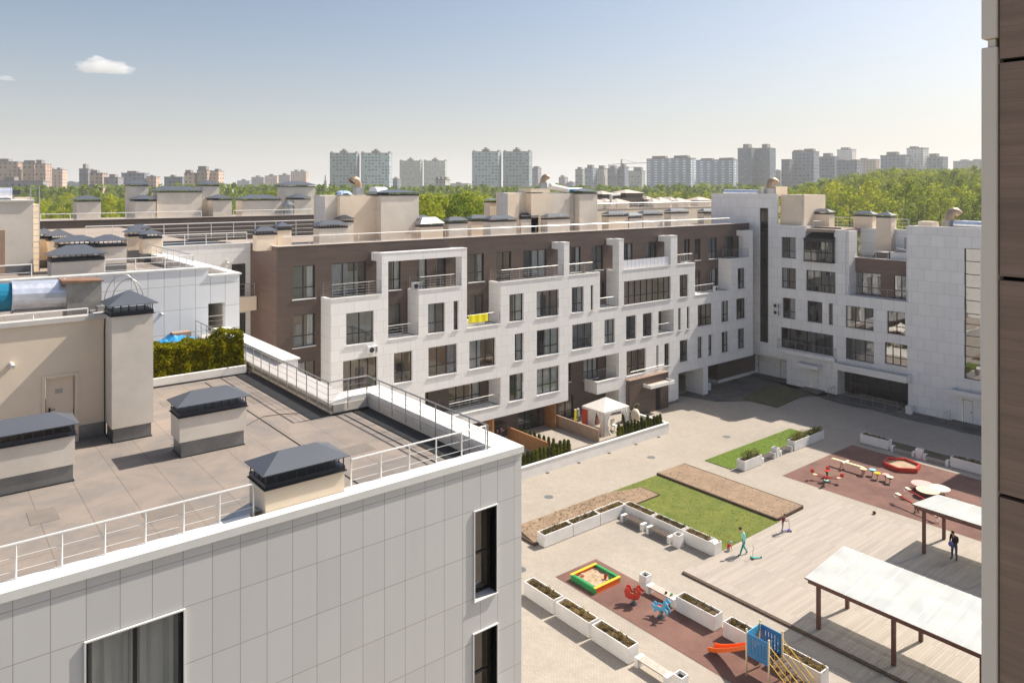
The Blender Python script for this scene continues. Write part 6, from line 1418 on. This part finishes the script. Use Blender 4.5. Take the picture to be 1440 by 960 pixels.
block(560, 593, 226, 1300, 'far_pale', 'left tower of the smaller pale pair in the middle of the skyline', cr, 20, -12, G1)
block(594, 628, 226, 1310, 'far_pale', 'right tower of the smaller pale pair in the middle of the skyline', cr, 20, -12, G1)
block(661, 703.5, 213, 1000, 'far_teal', 'left tower of the teal pair in the centre of the skyline', cr, 22, -12, G1)
block(704.5, 747, 213, 1005, 'far_teal', 'right tower of the teal pair in the centre of the skyline', cr, 22, -12, G1)
for a in [(551, 560, 251, 900, 'far_grey', 'small grey block between the two left tower pairs', ((.2, .5, 2),), 12), (609, 629, 252, 650, 'far_white', 'bright white stepped block in front of the pale tower pair', ((0, .2, 2), (.4, .6, 2), (.8, 1, 2)), 12),
          (630, 661, 258, 1100, 'far_pale', 'long low pale block left of the central teal pair', ((.3, .5, 2),), 14), (747, 758, 236, 950, 'far_mauve', 'narrow dark block touching the right side of the central teal pair', ((.1, .9, 2),), 12),
          (784, 796, 249, 1200, 'far_mauve', 'small mauve block left of the crane district', ((.2, .6, 3),), 14), (796, 807, 256, 1200, 'far_grey', 'low grey block left of the crane district', (), 14),
          (807, 821, 238, 1000, 'far_pale', 'pale narrow block at the left of the domed row', ((.2, .6, 3),), 14), (820, 836, 236, 980, 'far_grey', 'first domed block of the row beneath the cranes', ((.2, .8, 4),), 14), (836, 852, 237, 990, 'far_white', 'second white sided block of the row beneath the cranes', ((.2, .8, 4),), 14),
          (852, 868, 237, 980, 'far_mauve', 'third mauve block of the row beneath the cranes', ((.2, .8, 4),), 14), (868, 880, 234, 985, 'far_grey', 'fourth domed block beneath the taller crane', ((.2, .8, 4),), 14), (879, 905, 240, 1050, 'far_pale', 'pale block between the crane row and the striped slab', ((.4, .9, 5),), 14),
          (905, 975, 222.5, 900, 'far_slab', 'long striped slab block left of the paler slab', ((.1, .4, 3), (.6, .9, 3)), 16), (975, 1034, 224.5, 905, 'far_slab', 'paler striped slab block next to the dark glass tower', ((.1, .4, 2), (.6, .95, 2)), 16),
          (1034, 1060, 208, 950, 'far_glass', 'left half of the dark glass tower on the right skyline', ((.3, .7, 5),), 20), (1061, 1085.5, 208, 950, 'far_glass', 'right half of the dark glass tower on the right skyline', ((.3, .7, 5),), 20),
          (1085, 1099, 240, 1100, 'far_mauve', 'low mauve block right of the dark glass tower', (), 14), (1097, 1112, 224, 850, 'far_mauve', 'mauve stepped tower left of the striped grey tower', ((0, .3, -4),), 14), (1111, 1147, 213, 860, 'far_grey', 'grey tower with a dark top band on the right skyline', ((.0, .4, 2), (.5, .9, 3)), 16),
          (1146, 1176, 220, 900, 'far_grey', 'grey block right of the dark banded tower', ((.3, .7, 4),), 16), (1175, 1200, 210, 1150, 'far_white', 'tall pale tower rising behind the grey row on the right', ((.2, .7, 3),), 16), (1174, 1207, 226, 850, 'far_grey', 'dark topped block in front of the tall pale tower', ((.0, .45, 1), (.6, 1, 1)), 14),
          (1205, 1233, 224, 1100, 'far_peach', 'pale pink block above the right forest', ((.1, .4, 2),), 14), (1236, 1275, 218, 900, 'far_grey', 'grey block left of the stepped white topped tower', ((.2, .6, 4),), 16), (1273, 1300, 208, 905, 'far_white', 'stepped white topped tower above the right forest', ((.1, .5, 2),), 16),
          (1298, 1327, 220.5, 900, 'far_grey', 'grey block right of the stepped white topped tower', ((.2, .6, 4),), 16), (1340, 1385, 226, 1100, 'far_pale', 'pale low block at the right end of the skyline', ((.2, .4, 2), (.6, .8, 2)), 16),
          (-14, 26, 227, 800, 'far_peach', 'peach and brown tower cut by the left edge of the view', ((0, .6, 3),), 18), (30, 50, 228, 800, 'far_peach', 'peach tower with a dark top, second from the left edge', ((0, .9, 2),), 18), (48, 65, 230, 790, 'far_peach', 'brown and peach tower right of the second left tower', ((0, .5, 4),), 16),
          (64, 89, 238, 900, 'far_peach', 'pale peach slab behind the left forest', ((.1, .3, 2), (.6, .8, 2)), 14), (-10, 60, 254, 600, 'far_mauve', 'low mauve row at the far left below the peach towers', ((.2, .4, 3),), 14), (88, 112, 256, 1300, 'far_grey', 'low hazy grey block between the left clusters', (), 14),
          (110, 125, 237, 800, 'far_mauve', 'dark mauve tower with a pointed top in the second left cluster', ((.3, .6, 5),), 14), (124, 146, 243, 790, 'far_peach', 'mauve and peach stepped tower in the second left cluster', ((.0, .5, 3),), 14), (144, 168, 249, 780, 'far_mauve', 'low mauve block with a peach end left of the grey slab', ((.3, .7, 3),), 14),
          (169, 205, 243, 820, 'far_grey', 'grey slab with a pale end in the left skyline', ((.2, .6, 2),), 14), (204, 221, 248, 820, 'far_peach', 'peach striped end block right of the grey slab', (), 12), (115, 140, 262, 500, 'far_peach', 'low peach house peeping over the left trees', (), 12),
          (229, 258, 248.5, 800, 'far_grey', 'grey block with brown panel left of the stepped dark cluster', ((.3, .5, 2),), 12), (257, 276, 243, 780, 'far_peach', 'stepped dark and peach block, left step of the cluster', ((0, .5, 3),), 14), (275, 293, 239, 780, 'far_peach', 'stepped dark and peach block, highest step of the cluster', ((0, .8, 4),), 14), (292, 309, 240, 790, 'far_peach', 'peach end block of the stepped dark cluster', ((.5, .9, 2),), 14),
          (332, 352, 254, 1500, 'far_grey', 'faint grey block at the left of the long pale pink row', ((.3, .6, 3),), 14), (352, 372, 249, 1450, 'far_mauve', 'faint block second in the long pale pink row', ((.3, .6, 3),), 14), (371, 391, 247, 1400, 'far_peach', 'faint pink block in the middle of the long pale row', ((.3, .6, 3),), 14), (390, 409, 246, 1380, 'far_mauve', 'faint mauve block in the long pale row', ((.3, .6, 3),), 14), (407, 432, 241, 1350, 'far_peach', 'tallest faint pink block at the right end of the long pale row', ((.2, .4, 3), (.6, .8, 3)), 14)]:
    block(a[0], a[1], a[2], a[3], a[4], a[5], a[6] or ((.3, .6, 1.5),), a[7])
c = atD(457.5, 1100); mb = MB(); mb.tube((c[0], c[1], 0), (c[0], c[1], 33), 3.2, 8, 2); mb.tube((c[0], c[1], 33), (c[0], c[1], 42), 1.2, 6, .6); tag(mb.build('mast', 'far_roof', origin=(c[0], c[1], 0)), 'slim dark chimney mast left of the tall teal pair', 'mast')
def crane(px, yt, D, label):
    c = atD(px, D); z = EYE+(HY-yt)/FP*D; t = thing('tower_crane', (c[0], c[1], 0), label, 'crane', 'tower cranes over the domed row'); MB().box(c[0]-.8, c[0]+.8, c[1]-.8, c[1]+.8, 0, z).build('mast', 'far_roof', t)
    MB().tube((c[0]-14, c[1]+8, z-8), (c[0]+38, c[1]-28, z-5), .6, 4).build('jib', 'far_roof', t); MB().tube((c[0], c[1], z), (c[0]+20, c[1]-15, z-6), .25, 4).build('tie_rod', 'far_roof', t)
crane(874, 224, 1150, 'taller tower crane on the skyline right of the smaller one'); crane(856.5, 231, 1300, 'smaller tower crane on the skyline')

# rear quarter roofs seen between the long block and the stair tower
RQ = thing('rear_house', (150, 105, 0), 'brown and beige rear house with tiled roof shafts beyond the long block', 'building')
c0 = atD(835, 150); c1 = atD(1005, 170); mb = MB().use('brown_clad').box(c0[0], 190, 0, 0, 0, 0)
mb = MB(); xr0, xr1 = 96, 190; yq = 116
pA = onY(838, 300, yq); pB = onY(1010, 300, yq)
mb = MB().use('render_beige').box(pA[0], pB[0]+30, yq, yq+30, 0, 17.4); mb.build('wall', None, RQ); MB().use('roofing').box(pA[0], pB[0]+30, yq, yq+30, 17.4, 17.8).build('roof', None, RQ)
railing(RQ, [(pA[0], yq+.3, 17.8), (pB[0]+2, yq+.3, 17.8)], 1.3, 'rail_white', 3.5, 2, .06, .03, .05)
def rqs(xl, xr, yt, Y, m, d=4, h='plank', z0=17.8, rise=.8):
    X0, z = onY(xl, yt, Y); X1 = onY(xr, yt, Y)[0]; chimney(RQ, X0, X1, Y, Y+d, z0, z, wallm=m, hood=h, rise=rise, over=.35, slot=.12, bars=3)
rqs(847, 862, 274.5, 124, 'brown_clad'); rqs(864, 880, 276, 126, 'brown_clad'); rqs(880, 904, 273, 122, 'brown_clad', 5)
MB().use('brown_clad').box(onY(841, 280, 121)[0], onY(909, 280, 121)[0], 121, 131, 17.8, onY(841, 279, 121)[1]).build('stair_head', None, RQ)
rqs(838, 848, 286, 118, 'render_beige'); rqs(852, 867, 286, 118, 'render_beige'); rqs(868, 885, 286, 118, 'render_beige'); rqs(910, 920, 282, 120, 'render_beige'); rqs(919, 929, 285, 118, 'render_beige'); rqs(929, 945, 285.5, 118, 'render_beige', rise=1.2); rqs(944, 953, 283, 121, 'render_beige')
rqs(954, 971, 284.5, 119, 'render_beige'); rqs(982, 1001, 283, 120, 'render_beige')
duct('roof_pipe', [(onY(860.5, 284, 117)[0], 117.3, 18.5), (onY(860.5, 284, 117)[0], 117.3, 20.9), (onY(873, 277, 117)[0], 117.3, 21.1)], .3, 'cloth_white', 'white bent pipe among the brown and beige roof shafts', 'pipe', 8)

# ================================================================ TERRAIN AND TREES
def sm(t): t = max(0, min(1, t)); return t*t*(3-2*t)
def hill_h(x, y):
    D = ca*x+sa*y; L = sa*x-ca*y
    if D < 50: return 0
    px = CX+FP*L/D
    return 17*sm((D-170)/280)*sm((px-1040)/230)*sm((1700-D)/900)
N = 60; mb = MB(); v = []; 
for i in range(N+1):
    for j in range(N+1):
        D = 120+1400*(i/N)**1.6; px = 900+760*j/N; p = atD(px, D); v.append((p[0], p[1], hill_h(p[0], p[1])-.05))
mb._add(v, [(i*(N+1)+j, (i+1)*(N+1)+j, (i+1)*(N+1)+j+1, i*(N+1)+j+1) for i in range(N) for j in range(N)]); tag(mb.build('hill', 'grass_dull', smooth=True), kind='structure')
def make_tree(seed, rx, rz_, nb, nl, size, cat='leaf_tree'):
    rr = random.Random(seed); t = thing('deciduous_tree', (0, 0, 0), '', 'tree'); h0 = 11-rz_*.2
    m = MB(); m.path([(0, 0, 0), (.1, .05, 5), (.05, .2, 10)], .2, 7); m.tube((.05, .2, 10), (.2, 0, 16), .12, 6, .03)
    for i in range(6):
        a = rr.random()*6.28; z = 6+rr.random()*6; m.tube((.05, .1, z), (math.cos(a)*rx*.7, math.sin(a)*rx*.7, z+2.5), .07, 5, .02)
    m.build('trunk', 'trunk', t)
    bl = []
    for i in range(nb):
        a = rr.random()*6.283; z = rr.random(); R_ = rx*(math.sin(math.pi*(.12+.8*z))**.7)*rr.uniform(.3, 1); bl.append((R_*math.cos(a), R_*math.sin(a), 5.5+z*rz_*2, rr.uniform(.75, 1.35)))
    m = MB()
    def f():
        b = rr.choice(bl); d = Vector((rr.gauss(0, 1), rr.gauss(0, 1), rr.gauss(0, 1)*.8)).normalized(); r_ = b[3]*rr.random()**.4
        return (b[0]+d.x*r_, b[1]+d.y*r_, b[2]+d.z*r_), (d.x*.7, d.y*.7, d.z*.7+.2)
    cards(m, nl, f, size); m.build('crown', cat, t); return t
protos = [make_tree(i, 2.6+.5*(i % 3), 5.8+.4*(i % 2), 34, 1500, .27) for i in range(5)]
used = set()
def plant(i, x, y, z, s, label, group, sz=1):
    p = protos[i]
    if i not in used: used.add(i); p.location = (x, y, z); p.scale = (s, s, s*sz); p['label'] = label; p['group'] = group; return
    o = dup(p, (x, y, z), label, rnd.random()*6.28, scale=(s, s, s*sz)); o['group'] = group
def band(n, px0, px1, D0, D1, top, label, group, hgt=(17, 21), exp=1.0):
    """top(px) = skyline height in the survey for the farthest trees"""
    for i in range(n):
        px = px0+(px1-px0)*((i*.618034) % 1); D = D0+(D1-D0)*((i+.5)/n)**exp; x, y, _ = atD(px, D); z = hill_h(x, y)
        zt = EYE+(HY-top(px))/FP*D; h = min(rnd.uniform(*hgt), (zt-z)*rnd.uniform(.9, 1.03)); 
        if h < 9: h = 9
        plant(rnd.randrange(5), x, y, z, h/18.0, label, group, 1.0)
def lerpf(pts):
    def f(x):
        for (a, b), (c_, d) in zip(pts, pts[1:]):
            if a <= x <= c_: return b+(d-b)*(x-a)/(c_-a)
        return pts[0][1] if x < pts[0][0] else pts[-1][1]
    return f
band(115, 1085, 1420, 190, 420, lerpf([(1085, 268), (1120, 263), (1160, 250), (1200, 244), (1240, 237), (1400, 234)]), 'bright green spring tree in the forest rising behind the right block', 'trees of the right hand forest', (18, 24))
band(42, 880, 1110, 230, 420, lerpf([(880, 272), (930, 264), (1000, 263), (1110, 262)]), 'light green tree beyond the rear house and stair tower', 'trees beyond the rear house', (17, 22))
band(46, 585, 700, 120, 260, lerpf([(585, 268), (620, 266), (660, 264), (700, 266)]), 'olive green tree in the grove behind the middle of the long block', 'trees of the middle grove', (18, 23))
band(46, 40, 200, 190, 360, lerpf([(40, 280), (90, 268), (140, 264), (200, 268)]), 'green tree beyond the far brown wing on the left', 'trees beyond the left roofs', (15, 21))
band(22, 305, 470, 220, 360, lerpf([(305, 262), (350, 264), (470, 266)]), 'green tree beyond the beige shafts left of the stair head', 'trees left of the stair head', (16, 22))
# far wood, nobody could count it
m = MB(); 
def crown_blob(x, y, z, r_, h, n):
    for _ in range(n):
        a = rnd.random()*6.28; q_ = rnd.random()**.5*r_; zz = z+h*rnd.random()**.7; rr_ = max(.2, 1-((zz-z)/h)**2)**.5
        p = Vector((x+q_*rr_*math.cos(a), y+q_*rr_*math.sin(a), zz)); s = rnd.uniform(.7, 1.4); d = Vector((rnd.gauss(0, 1), rnd.gauss(0, 1), rnd.gauss(0, 1))).normalized(); b = d.orthogonal().normalized(); c_ = d.cross(b)
        m._add([tuple(p-b*s), tuple(p+c_*s), tuple(p+b*s), tuple(p-c_*s)], [(0, 1, 2, 3)])
for i in range(520):
    px = -30+1460*((i*.618034) % 1); D = 430+330*rnd.random(); x, y, _ = atD(px, D); z = hill_h(x, y)
    top = lerpf([(-30, 268), (300, 262), (460, 266), (900, 266), (1100, 262), (1160, 250), (1240, 237), (1440, 235)])(px); zt = EYE+(HY-top)/FP*D
    crown_blob(x, y, max(z, 3), rnd.uniform(4, 6.5), max(8, (zt-z)*rnd.uniform(.85, 1.0)), 90)
tag(m.build('far_wood', 'leaf_tree'), 'far green wood closing the view below the skyline', 'wood', kind='stuff')

# ================================================================ CLOUDS, AIR, LIGHT, CAMERA
cm = bpy.data.materials.new('cloud'); cm.use_nodes = True; nt = cm.node_tree; nt.nodes.remove(nt.nodes['Principled BSDF']); pv = nt.nodes.new('ShaderNodeVolumePrincipled'); pv.inputs['Color'].default_value = (1, 1, 1, 1); pv.inputs['Density'].default_value = .012; pv.inputs['Anisotropy'].default_value = .0
nt.links.new(pv.outputs[0], nt.nodes['Material Output'].inputs['Volume']); MATS['cloud'] = cm
def cloud(px, py, w_, h_, D, label, seed):
    c = Vector(atD(px, D, py)); bm = bmesh.new(); bmesh.ops.create_icosphere(bm, subdivisions=5, radius=1); sx = w_/FP*D/2; sz = h_/FP*D/2; a = rot2(px)
    for vt in bm.verts:
        p = vt.co.copy(); n_ = .45*mnoise.noise(p*1.6+Vector((seed, 0, 0)))+.28*mnoise.noise(p*3.7+Vector((seed, 4, 0)))+.16*mnoise.noise(p*8+Vector((seed, 9, 0)))+.08*mnoise.noise(p*17); p *= 1+n_
        if p.z < -.35: p.z = -.35+(p.z+.35)*.25
        q_ = Vector((p.x*sx, p.y*sx*.6, p.z*sz*1.25)); vt.co = Matrix.Rotation(a, 3, 'Z') @ q_
    me = bpy.data.meshes.new('cloud'); bm.to_mesh(me); bm.free(); me.materials.append(cm); o = bpy.data.objects.new('cloud', me); COL.objects.link(o); o.location = c; tag(o, label, 'cloud', kind='structure')
cloud(145, 96, 68, 22, 3200, 'larger white cloud in the upper left sky', 1.3); cloud(8, 111, 22, 7, 3300, 'tiny white cloud at the left edge of the sky', 6.1)

hz_ = bpy.data.materials.new('haze'); hz_.use_nodes = True; nt = hz_.node_tree; nt.nodes.remove(nt.nodes['Principled BSDF']); pv = nt.nodes.new('ShaderNodeVolumePrincipled')
pv.inputs['Color'].default_value = (.97, .98, 1, 1); pv.inputs['Density'].default_value = .00021; pv.inputs['Anisotropy'].default_value = .35; nt.links.new(pv.outputs[0], nt.nodes['Material Output'].inputs['Volume']); MATS['haze'] = hz_
mb = MB(); mb.box(-600, 2000, -600, 2000, -3.5, 105); o = mb.build('haze', 'haze'); tag(o, 'thin pale haze over the whole city', 'haze', kind='stuff')

w = bpy.data.worlds.new('World'); scene.world = w; w.use_nodes = True; nt = w.node_tree; bg = nt.nodes['Background']
sky = nt.nodes.new('ShaderNodeTexSky'); sky.sky_type = 'NISHITA'; sky.sun_disc = False
EL, TH = R(46), R(-9.0)          # the sun stands almost exactly over +X
sky.sun_elevation = EL; sky.sun_rotation = math.pi/2-TH; sky.altitude = 150; sky.air_density = 1.0; sky.dust_density = 3.2; sky.ozone_density = 2.2
# milky air low over the horizon, brighter than the clear sky model gives
tcw = nt.nodes.new('ShaderNodeTexCoord'); sx = nt.nodes.new('ShaderNodeSeparateXYZ'); nt.links.new(tcw.outputs['Generated'], sx.inputs[0])
el = math_node(nt, 'ABSOLUTE', sx.outputs[2]); fa = math_node(nt, 'POWER', 2.718, math_node(nt, 'DIVIDE', el, -.095))
mw = nt.nodes.new('ShaderNodeMixRGB'); nt.links.new(math_node(nt, 'MULTIPLY', fa, .9), mw.inputs[0]); nt.links.new(sky.outputs[0], mw.inputs[1]); mw.inputs[2].default_value = (7.3, 7.05, 6.85, 1)
nt.links.new(mw.outputs[0], bg.inputs[0]); bg.inputs[1].default_value = .09
sd_ = Vector((math.cos(EL)*math.cos(TH), math.cos(EL)*math.sin(TH), math.sin(EL)))
L_ = bpy.data.lights.new('sun', 'SUN'); L_.energy = 5.0; L_.angle = R(.53); L_.color = (1, .93, .82); so = bpy.data.objects.new('sun', L_); COL.objects.link(so)
so.rotation_euler = (-sd_).to_track_quat('-Z', 'Y').to_euler(); so.location = (60, -5, 80)
cd = bpy.data.cameras.new('camera'); co = bpy.data.objects.new('camera', cd); COL.objects.link(co); scene.camera = co
cd.sensor_width = 36; cd.lens = FP/1440*36; cd.shift_y = -(480-HY)/1440; cd.clip_start = .05; cd.clip_end = 9000
co.location = (0, 0, EYE); co.rotation_euler = (math.pi/2, 0, AZ-math.pi/2)
scene.view_settings.view_transform = 'Standard'; scene.view_settings.look = 'None'; scene.view_settings.exposure = 0.5; scene.view_settings.gamma = 1
scene.cycles.max_bounces = 8; scene.cycles.transparent_max_bounces = 12; scene.cycles.volume_bounces = 2; scene.cycles.use_denoising = True
